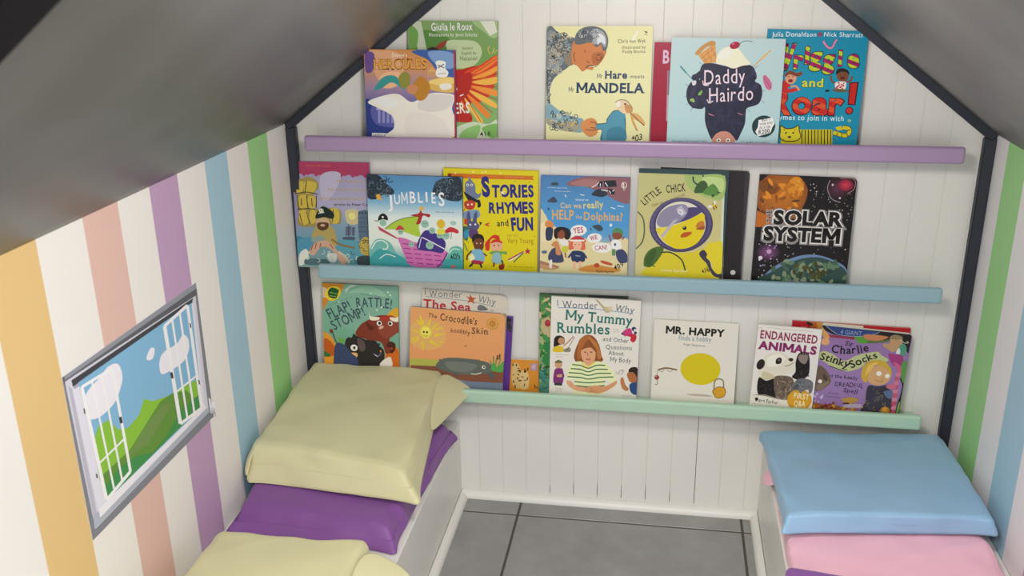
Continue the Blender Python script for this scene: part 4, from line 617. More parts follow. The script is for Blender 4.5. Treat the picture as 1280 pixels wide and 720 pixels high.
book("pale blue picture book with a huge dark hairdo, on the lilac shelf", 1, [0.2082, -0.04, 0.8982], 0.0851, 0.0096, 0.225, 0.2232, 0.009, 0, "#a8c4c8",
'"g","b7cfd0","b4d0d2","aecfd2"|"s","26263c",744,849,674,819,492,844,376,985,357,1200,444,1363,603,1401,593,1560,655,1720,831,1740,1082,1691,1260,1659,1466,1732,1645,1682,1711,1543,1701,1402,1830,1316,1869,1123,1805,944,1599,861,1571,760,1569,544,1495,325,1433,195,1357,248,1207,353,1063,357,948,182,827,380,759,597|"e","2e2d47",987,1315,101.3,53.3,-178|"e","22223a",1474,1267,113.5,39.3,-1|"e","22223a",1624,1320,92.8,50.8,-166|"e","323150",539,954,128.8,54.7,-111|"e","2e2d47",1659,1254,123.9,48.6,-169|"e","2e2d47",674,1067,93.2,55.7,-82|"e","323150",1371,1332,93.4,49.0,-85|"e","2e2d47",551,1441,123.9,52.5,-118|"e","323150",1677,1535,115.7,46.3,-70|"e","22223a",1632,1044,108.4,42.3,-81|"e","22223a",865,1273,100.6,53.2,-29|"e","323150",1701,1281,112.4,46.3,-135|"e","2e2d47",1174,1378,140.5,36.5,-121|"e","323150",920,1005,105.7,48.0,-55|"e","2e2d47",695,1003,96.1,44.3,-29|"e","2e2d47",1327,1031,140.0,43.4,-178|"e","323150",1220,1038,113.5,42.8,-44|"e","2e2d47",656,1520,131.0,51.7,-87|"e","22223a",525,1404,102.1,43.8,-31|"e","2e2d47",1557,1188,93.2,37.4,-131|"e","2e2d47",801,983,116.2,51.1,-5|"e","2e2d47",1580,1357,93.3,42.2,-139|"e","22223a",1207,1058,103.0,46.4,-50|"e","323150",488,1144,140.8,35.0,-107|"e","323150",798,985,110.2,50.1,-135|"e","2e2d47",621,1504,90.7,34.7,-80|"e","2e2d47",545,1488,101.4,41.1,-170|"e","22223a",1074,1436,94.4,38.2,-68|"e","323150",1406,1118,119.5,45.6,-134|"e","2e2d47",1431,1569,110.5,35.2,-138|"e","2e2d47",1519,1436,138.9,47.5,-134|"e","2e2d47",947,1380,136.4,40.8,-91|"e","323150",1083,1223,116.4,35.5,-107|"e","22223a",1661,1392,123.9,45.6,-101|"e","2e2d47",1230,1375,96.3,35.5,-118|"e","22223a",588,1514,89.5,52.7,-137|"e","22223a",1116,997,124.5,50.4,-85|"e","323150",951,1324,98.1,35.2,-78|"e","2e2d47",816,1208,108.7,44.0,-144|"e","22223a",949,1273,121.3,56.1,-15|"e","2e2d47",999,567,84.2,38.1,-133|"e","22223a",1355,825,75.9,26.6,-176|"e","2e2d47",1469,545,104.4,38.0,-9|"e","2e2d47",1225,714,72.7,40.4,-105|"e","2e2d47",1309,575,75.8,42.4,-56|"e","2e2d47",1014,728,94.5,33.3,-62|"e","2e2d47",1108,739,76.8,41.0,-72|"e","2e2d47",1036,680,89.9,31.0,-107|"e","22223a",1358,441,83.3,27.5,-80|"e","2e2d47",1121,669,104.8,42.3,-92|"e","22223a",834,636,73.3,26.5,-68|"e","2e2d47",1050,689,73.0,26.5,-96|"e","2e2d47",1263,813,72.8,27.9,-27|"e","22223a",849,795,95.2,28.2,-51|"e","22223a",1141,827,95.2,42.2,-20|"e","22223a",1455,856,85.6,36.5,-61|"e","2e2d47",1261,581,94.9,28.9,-14|"e","2e2d47",1059,801,73.9,30.2,-156|"e","2e2d47",853,498,90.3,36.8,-72|"e","2e2d47",1344,429,100.9,26.6,-68|"e","2e2d47",978,500,92.5,26.9,-124|"e","22223a",1139,741,74.5,30.4,-12|"e","2e2d47",966,402,79.0,26.6,-29|"e","22223a",859,623,66.2,39.2,-1|"e","22223a",1397,754,87.3,28.1,-62|"e","2e2d47",1312,577,69.3,40.5,-172|"l","3a3a50",7.2,378,1272,321,1325|"l","3a3a50",7.2,377,1093,318,1056|"l","3a3a50",7.2,421,950,363,895|"l","3a3a50",7.2,492,844,460,771|"l","3a3a50",7.1,619,1720,564,1754|"l","3a3a50",7.0,1683,1648,1749,1701|"l","3a3a50",7.1,1857,1193,1925,1223|"l","3a3a50",7.1,1856,1016,1927,964|"l","3a3a50",7.1,600,1454,544,1489|"l","3a3a50",7.1,1601,832,1658,779|"p","d79a52",545,1894,683,1731,929,1756,869,2143|"s","c08a48",483,1929,598,2070,751,2166,857,2170,872,2098,705,2054,555,1905|"l","b0743a",10.6,613,1825,864,2056|"l","b0743a",10.6,652,1766,897,1934|"l","b0743a",10.6,710,1984,837,1754|"l","b0743a",10.6,607,1930,724,1746|"l","b0743a",10.5,782,2072,909,1847|"s","efe6cb",920,1742,927,1899,1025,2023,1197,2077,1340,2027,1474,1872,1589,1734,1434,1697,1262,1641,1081,1702|"s","f7f0da",961,1917,1095,2024,1238,1991,1142,1850,1003,1813|"e","a3133c",1259,2095,101.1,69.8,15|"e","d87a92",1222,2123,24.4,13.9,0|"l","3a3033",10.5,1342,2103,1400,2166,1504,2185,1602,2168|"l","dca64a",21.0,1652,1682,1808,1842,1969,2007|"l","e6b95c",41.8,1808,1842,1898,1937|"l","9a8f7a",10.5,1646,1665,1678,1711|"l","3f8a96",32.0,201,1671,327,1538|"l","3f8a96",14.3,327,1538,505,1364|"s","d6cfd4",455,1363,532,1389,530,1311,473,1292|"s","c66a8c",1861,1510,1939,1494,2041,1355,2029,1232,1951,1248,1879,1370|"l","8d3f60",10.5,1878,1476,2034,1260|"s","7fae56",594,1133,669,1199,656,1117,607,1091|"s","8fba60",429,1004,499,1031,529,953,456,969|"p","d88a98",804,742,970,681,861,700|"p","d88a98",1393,763,1539,716,1449,728|"t","ecd4dc","Daddy",680,1306,1521,1364,285.3,0.0,0.0,0.03,0,0|"t","ecd4dc","Hairdo",795,958,1715,1020,279.7,0.0,0.0,0.03,0,0|"l","ecd4dc",17.8,668,1391,694,1306,788,1294|"l","ecd4dc",17.9,777,1015,824,944,900,989|"s","c98d78",950,149,967,274,1063,357,1205,375,1317,313,1385,161|"e","efe9e0",1063,189,47.2,36.3,0|"e","efe9e0",1253,194,47.1,36.2,0|"e","2a1a16",1063,186,18.1,18.1,0|"e","2a1a16",1253,191,18.1,18.1,0|"e","173a3c",1945,495,232.2,221.5,0|"p","e9ece4",1837,622,2108,679,2160,558,2123,485,2090,369,1847,290,1790,390,1833,478|"t","22322f","BUY 1",1902,595,2077,628,71.3,0.03,0.0,0,0,0|"t","22322f","FOR R90",1880,512,2118,550,46.5,0.01,0.0,0,0,0|"t","22322f","OR 3 FOR",1858,435,2089,470,46.5,0.01,0.0,0,0,0|"t","22322f","R200",1859,327,2083,369,86.1,0.03,0.0,0,0,0|"t","3d4a50","FRANCIS MARTIN",118,127,823,146,33.1,0.01,0.0,0,0,0|"t","3d4a50","CLAIRE POWELL",1508,143,2114,152,32.5,0.01,0.0,0,0,0')
book("bright turquoise picture book with a yellow tiger, rightmost on the lilac shelf", 1, [0.3799, -0.0297, 0.8991], 0.0851, 0.0208, 0.195, 0.2377, 0.008, 0, "#0f7f9c",
'"g","1287a6","1390b0","1289a8"|"t","dff0f2","Julia Donaldson",85,2232,956,2248,88.3,0.012,0.0,0.06,0,0|"e","8f3a58",1017,2289,43.6,43.6,0|"t","dff0f2","Nick Sharratt",1086,2254,1844,2252,87.3,0.012,0.0,0.06,0,0|"t","12303c","W",160,1639,516,1597,465.0,0.14,0.0,0,0,0|"t","b8cc2a","W",167,1647,516,1604,453.8,0.09,0.0,0,0,"a3175a"|"t","12303c","r",555,1620,761,1625,355.7,0.13,0.0,0,0,0|"t","b8cc2a","r",558,1624,757,1629,348.3,0.08,0.0,0,0,"a3175a"|"t","12303c","i",744,1721,898,1725,354.3,0.13,0.0,0,0,0|"t","b8cc2a","i",748,1725,894,1729,346.8,0.08,0.0,0,0,"a3175a"|"t","12303c","g",857,1702,1120,1709,354.0,0.13,0.0,0,0,0|"t","b8cc2a","g",860,1706,1116,1712,346.5,0.08,0.0,0,0,"a3175a"|"t","12303c","g",1126,1650,1352,1656,353.3,0.13,0.0,0,0,0|"t","b8cc2a","g",1129,1654,1348,1659,345.9,0.08,0.0,0,0,"a3175a"|"t","12303c","l",1363,1693,1580,1699,352.0,0.13,0.0,0,0,0|"t","b8cc2a","l",1366,1697,1576,1702,344.7,0.08,0.0,0,0,"a3175a"|"t","12303c","e",1591,1670,1837,1676,351.3,0.13,0.0,0,0,0|"t","b8cc2a","e",1594,1673,1833,1680,344.0,0.08,0.0,0,0,"a3175a"|"l","5a2f4a",51.0,1095,2163,1155,2081,1218,2035,1278,2047,1316,2139,1352,2205|"l","d48ab0",36.4,1095,2163,1155,2081,1218,2035,1278,2047,1316,2139,1352,2205|"t","12303c","and",756,1264,1195,1265,163.8,0.09,0.0,0,0,0|"t","d4d63a","and",759,1268,1191,1269,160.1,0.045,0.0,0,0,0|"t","3b1018","R",175,720,597,704,447.0,0.12,0.0,0,0,0|"t","c2231f","R",182,728,589,711,439.4,0.08,0.0,0,0,"d9502a"|"t","3b1018","oar",594,730,1626,731,444.9,0.12,0.0,0,0,0|"t","c2231f","oar",601,738,1618,738,437.3,0.075,0.0,0,0,"d9502a"|"p","3b1018",1681,1376,1862,1389,1847,926,1693,929|"p","c2231f",1705,1355,1835,1366,1823,948,1713,952|"e","3b1018",1739,814,78.1,78.1,0|"e","c8322a",1738,818,59.5,59.5,0|"s","c2231f",336,1338,463,1379,544,1306,497,1211,680,1235,740,1199,541,1137,391,1151|"e","d89a7a",536,1433,111.6,126.5,0|"s","7a3f24",404,1489,500,1574,652,1533,730,1565,748,1499,659,1459,507,1500,437,1453|"e","8a1f1c",534,1373,48.4,33.5,0|"e","222222",489,1454,11.2,11.2,0|"e","222222",570,1457,11.2,11.2,0|"l","d89a7a",33.6,549,1250,640,1272,722,1191|"s","7a4a2e",1422,1480,1435,1592,1523,1624,1618,1589,1656,1468,1603,1393,1504,1390|"s","241a18",1410,1517,1421,1621,1528,1646,1634,1604,1662,1517,1602,1567,1491,1578|"e","5a1a16",1541,1454,44.1,29.4,0|"e","222222",1490,1519,11.0,11.0,0|"e","222222",1578,1522,11.0,11.0,0|"s","e9e2dc",1406,1350,1512,1390,1616,1367,1602,1225,1448,1228|"e","c22a38",1471,1294,16.1,16.1,0|"e","c22a38",1535,1286,15.0,15.0,0|"e","c22a38",1437,1256,15.7,15.7,0|"e","c22a38",1477,1237,16.5,16.5,0|"e","c22a38",1573,1306,17.1,17.1,0|"e","c22a38",1457,1282,18.0,18.0,0|"e","c22a38",1523,1271,17.2,17.2,0|"e","c22a38",1444,1266,17.0,17.0,0|"e","c22a38",1475,1359,17.9,17.9,0|"e","c22a38",1514,1273,18.0,18.0,0|"e","c22a38",1558,1249,16.2,16.2,0|"e","c22a38",1566,1309,18.2,18.2,0|"e","c22a38",1575,1354,15.2,15.2,0|"e","c22a38",1473,1241,16.4,16.4,0|"e","c22a38",1535,1327,16.6,16.6,0|"e","c22a38",1494,1319,16.9,16.9,0|"l","7a4a2e",36.9,1406,1350,1327,1403,1311,1492|"l","7a4a2e",36.8,1623,1375,1709,1422,1718,1503|"s","6a5a3a",1381,1237,1620,1233,1679,1190,1424,1183|"l","1d1a18",44.5,1232,1192,1312,1202|"t","cfeaf0","Rhymes to join in with",202,587,1662,604,106.3,0.015,0.0,0.05,0,0|"l","c2cf4a",14.9,1735,606,1754,637,1786,615,1760,584|"p","c8bb1e",431,392,1448,429,1482,105,461,65|"s","d6c622",427,353,424,468,534,415,683,431,775,488,800,386,842,253,745,172,520,164,430,238|"l","2c2810",19.0,427,353,424,468,534,415,683,431,775,488,800,386,842,253,745,172,520,164,430,238,427,353|"p","2c2810",843,399,862,400,893,82,874,81|"p","2c2810",907,401,925,402,956,84,938,83|"p","2c2810",970,404,989,404,1020,87,1001,86|"p","2c2810",1033,406,1052,407,1083,89,1065,88|"p","2c2810",1096,408,1115,409,1147,91,1128,91|"p","2c2810",1160,411,1178,411,1210,94,1192,93|"p","2c2810",1223,413,1241,414,1274,96,1255,96|"p","2c2810",1286,415,1304,416,1337,99,1318,98|"p","2c2810",1349,417,1367,418,1400,101,1381,101|"p","2c2810",1411,420,1430,420,1463,104,1444,103|"e","2c2810",542,327,19.0,19.0,0|"e","2c2810",685,332,19.0,19.0,0|"e","2c2810",618,245,34.3,22.8,0|"l","2c2810",11.4,519,376,479,401|"l","2c2810",11.4,695,386,730,410|"l","2c2810",11.4,516,202,481,178|"l","2c2810",97.8,1472,372,1587,338,1719,317,1785,384,1759,459,1646,474|"l","d6c622",75.2,1472,372,1587,338,1719,317,1785,384,1759,459,1646,474|"l","2c2810",15.0,1553,375,1547,295|"l","2c2810",15.0,1644,360,1645,283|"l","2c2810",15.0,1732,363,1768,303|"l","2c2810",15.0,1741,420,1806,434|"p","d6c622",1499,469,1606,510,1658,436,1561,410')
book("lilac and pink pirate picture book, leftmost on the pale blue shelf", 2, [-0.6512, -0.0299, 0.6009], 0.0688, -0.0023, 0.1825, 0.2476, 0.008, 0, "#8d84a8",
'"g","9c93b4","a49cba","aaa4c0","7f97ac","6d95a0","7f9c9a"|"p","a83c60",-58,2482,1888,2478,1880,2218,-74,2259|"e","a83c60",-11,2247,66.7,100.1,0|"e","a83c60",87,2246,66.7,75.0,0|"e","a83c60",184,2246,66.6,49.9,0|"e","a83c60",282,2245,66.5,99.8,0|"e","a83c60",379,2244,66.4,74.7,0|"e","a83c60",476,2243,66.4,49.8,0|"e","a83c60",573,2242,66.3,99.4,0|"e","a83c60",670,2242,66.2,74.5,0|"e","a83c60",767,2241,66.2,49.6,0|"e","a83c60",864,2240,66.1,99.1,0|"e","a83c60",960,2239,66.0,74.3,0|"e","a83c60",1056,2238,65.9,49.5,0|"e","a83c60",1153,2237,65.9,98.8,0|"e","a83c60",1249,2237,65.8,74.0,0|"e","a83c60",1345,2236,65.7,49.3,0|"e","a83c60",1440,2235,65.7,98.5,0|"e","a83c60",1536,2234,65.6,73.8,0|"e","a83c60",1632,2233,65.5,49.1,0|"e","a83c60",1727,2233,65.5,98.2,0|"e","a83c60",1823,2232,65.4,73.6,0|"k","d9683c",14.6,337,2368,364,2402,387,2369,414,2395,438,2369,465,2392,489,2369,516,2396,539,2369|"k","d9683c",14.5,573,2370,599,2394,621,2370,648,2403,670,2370,695,2390|"k","d9683c",14.5,728,2371,754,2401,777,2371,803,2393,827,2371,853,2399,876,2371,902,2394,926,2372|"k","a84a58",8.1,989,2369,1004,2385,1017,2369,1032,2383,1045,2369,1060,2384,1073,2369,1088,2384,1101,2369|"k","a84a58",8.1,1120,2369,1135,2386,1147,2369,1162,2384,1174,2369,1189,2388|"k","a84a58",8.1,1207,2369,1222,2382,1237,2369,1253,2387|"k","a84a58",8.1,1270,2369,1285,2381,1299,2369,1314,2387,1327,2369,1341,2382,1355,2369,1370,2384,1383,2369|"k","a84a58",8.1,1402,2369,1417,2385,1430,2369,1445,2385,1458,2369,1473,2388,1486,2369,1501,2384,1514,2369|"k","a84a58",8.1,1533,2369,1547,2384,1560,2369,1574,2385,1587,2369,1601,2381,1614,2369|"s","8c86ac",-19,2077,89,2160,127,1463,49,961,-63,957|"s","b8b0c8",683,2173,1148,2223,952,1731,690,1601|"s","9a8a4c",44,1996,211,2082,384,2126,589,2029,600,1866,486,1740,533,1474,485,1390,1060,1405,1084,1074,912,1049,480,973,179,964,55,1045,94,1296,62,1461,79,1710|"s","c9b04c",84,1956,250,2021,212,1775,82,1751|"s","c9b04c",292,2022,566,1987,489,1781,275,1764|"s","c9b04c",119,1670,313,1695,315,1406,124,1422|"s","c9b04c",354,1675,524,1659,488,1431,359,1419|"s","c9b04c",108,1317,290,1343,336,1074,140,1026|"s","c9b04c",376,1345,504,1349,488,1099,365,1054|"s","c9b04c",869,1400,1058,1384,1042,1094,872,1089|"l","4a4226",21.0,38,1729,319,1777,592,1730|"l","4a4226",21.2,69,1370,293,1393,506,1382|"l","4a4226",20.9,88,2018,61,1750|"l","4a4226",21.1,91,1689,104,1380|"l","4a4226",20.9,547,1701,529,1412|"l","4a4226",20.9,336,2043,275,1756|"l","4a4226",21.0,313,1695,327,1394|"l","4a4226",21.1,181,1630,178,1464|"l","4a4226",21.0,429,1644,434,1450|"l","4a4226",21.2,114,1276,173,1006|"l","4a4226",21.2,288,1322,347,1032|"l","4a4226",21.0,931,1381,897,1090|"e","d8c85c",1347,1256,92.1,142.3,0|"s","c8bc8c",1227,1368,1522,1376,1508,1087,1253,1079|"e","e4d88a",1368,1248,83.7,83.7,0|"s","586a7c",1519,1314,1585,1378,1752,1362,1755,970,1718,635,1529,671,1503,1004|"p","3a4a5c",1521,1356,1559,1357,1556,1295,1518,1294|"p","3a4a5c",1597,1358,1635,1359,1632,1297,1594,1296|"p","3a4a5c",1673,1360,1710,1361,1707,1299,1670,1298|"p","3a4a5c",1740,1362,1777,1363,1775,1301,1737,1300|"l","3a4a5c",12.5,1522,1211,1758,1206|"l","3a4a5c",12.6,1517,1108,1753,1102|"l","3a4a5c",12.6,1512,1004,1748,999|"l","3a4a5c",12.6,1507,900,1743,895|"s","4a5468",1129,742,1406,759,1359,666,1167,659|"p","5a6078",1206,995,1335,1020,1314,790,1187,786|"p","5a6078",1341,978,1427,1001,1408,784,1340,790|"l","3a4054",12.6,1274,1059,1261,746|"s","3f7f9c",-9,748,289,673,459,637,280,546,60,497,-9,622|"s","4f8fa8",26,623,378,718,356,379,127,201,17,240|"s","5a98a6",889,650,1317,685,1569,630,1733,510,1736,122,1201,103,960,400|"s","b09a5c",432,888,571,1060,825,1025,944,862,970,569,793,479,497,553,378,718|"s","c9a888",512,1141,791,1170,802,983,647,895,530,954|"s","5a3a26",528,1058,658,1083,794,1066,778,949,646,886,538,933|"e","c9a888",658,1012,59.3,29.7,0|"s","1f2a26",493,1174,568,1350,702,1457,928,1319,911,1173,708,1209|"e","d8d4c4",641,1352,59.0,54.7,0|"l","d8d4c4",16.9,564,1288,715,1313|"e","1f2a26",620,1360,12.6,12.6,0|"e","1f2a26",667,1361,12.6,12.6,0|"s","8a9a94",353,675,596,767,717,645,497,553|"s","c8a088",291,377,456,594,760,646,1003,401,1208,239,1072,98,874,397,623,515,394,295|"l","a8443c",21.4,388,550,336,400|"l","a8443c",21.4,478,595,438,446|"l","a8443c",21.4,585,590,552,471|"l","a8443c",21.3,799,584,878,460|"l","8a6a3a",42.5,848,691,1055,572,1393,499|"l","c8bca0",60.3,291,377,171,202,118,63|"l","c8bca0",51.2,1003,401,1168,280,1246,134|"s","d8d8cc",58,326,230,439,261,248,118,63,22,60|"s","c8ccc4",742,350,957,336,903,143,754,180|"s","4f6a74",214,204,690,199,727,85,205,67|"l","b8c8c4",17.1,1255,178,1275,216,1310,230,1338,218,1346,194,1335,175,1319,170|"l","d4d8cc",17.3,100,361,139,382,174,373,188,346,179,321,159,310,144,316|"l","3a565e",17.2,652,117,621,142,619,178,640,204,666,208,682,195,682,179|"l","d4d8cc",17.1,1166,307,1196,337,1233,340,1255,319,1254,293,1238,278,1222,278|"l","d4d8cc",17.3,217,275,258,268,276,238,268,207,245,191,224,196,217,210|"l","b8c8c4",17.2,476,216,517,212,538,184,533,153,511,136,490,138,482,151|"l","b8c8c4",17.1,640,420,665,389,661,353,637,331,610,332,597,347,601,363|"l","d4d8cc",17.1,804,312,763,319,744,349,752,380,775,395,796,391,803,377|"l","3a565e",17.0,1387,371,1355,342,1318,341,1298,363,1300,389,1316,403,1332,402|"l","3a565e",17.1,1307,155,1327,193,1362,207,1390,195,1398,171,1387,151,1371,147|"l","d4d8cc",17.1,870,275,911,268,930,239,922,208,899,192,879,196,872,210|"l","d4d8cc",17.0,1567,367,1555,406,1572,439,1602,451,1625,441,1631,421,1622,407|"l","d4d8cc",17.2,801,255,760,242,728,258,721,288,735,311,756,317,769,309|"l","d4d8cc",17.0,1495,234,1455,220,1423,236,1415,265,1428,289,1449,295,1462,287|"s","b8a04c",1504,586,1618,757,1743,720,1746,342,1557,378|"s","39484a",1467,290,1746,321,1740,122,1458,112|"l","5a5026",16.9,1565,669,1601,673,1624,654,1625,628,1610,611,1592,609,1583,618|"l","5a5026",16.9,1652,672,1684,691,1713,684,1726,661,1719,640,1703,631,1690,635|"l","5a5026",16.9,1575,524,1545,503,1515,507,1500,529,1505,551,1521,561,1534,558|"l","5a5026",16.9,1595,676,1625,697,1655,694,1670,673,1666,651,1650,640,1637,643|"l","d8c060",16.9,1695,486,1666,464,1635,467,1620,487,1624,509,1639,520,1652,518|"l","5a5026",16.9,1489,622,1518,645,1549,643,1565,624,1562,602,1547,590,1533,592|"l","d8c060",16.9,1622,598,1587,586,1560,600,1553,625,1565,645,1582,650,1594,643|"l","5a5026",16.9,1673,445,1639,431,1611,441,1601,465,1611,486,1628,493,1640,487|"k","b8a06a",23.7,1032,2026,1078,2082,1119,2025,1166,2080,1206,2025,1252,2074,1293,2024|"k","b8a06a",23.6,1348,2024,1389,2069,1426,2023,1467,2062,1504,2023,1546,2076|"k","b8a06a",23.5,1597,2022,1638,2075,1674,2021,1715,2073|"k","b8a06a",23.8,830,1826,877,1878,918,1827,964,1865|"k","b8a06a",23.8,1017,1827,1063,1861,1104,1827,1151,1872,1192,1828,1238,1870,1279,1828|"k","b8a06a",23.7,1334,1829,1380,1884,1421,1829,1467,1868,1508,1830,1554,1878,1595,1830|"k","b8a06a",23.6,1649,1830,1673,1879,1691,1830,1714,1871|"k","b8a06a",22.1,605,1607,645,1656,679,1609,719,1663,752,1610,792,1662|"k","b8a06a",22.1,840,1612,879,1666,913,1613,952,1651,986,1614,1025,1651|"k","b8a06a",22.0,1073,1616,1117,1669,1154,1617,1197,1656,1235,1619,1278,1656,1316,1620|"k","b8a06a",21.9,1367,1621,1407,1662,1442,1622,1482,1654,1518,1624,1557,1662,1593,1625,1634,1678,1669,1626|"t","3a3448","written by Peter Cur",945,1476,1779,1494,58.6,0.015,0.0,0.06,0,0')
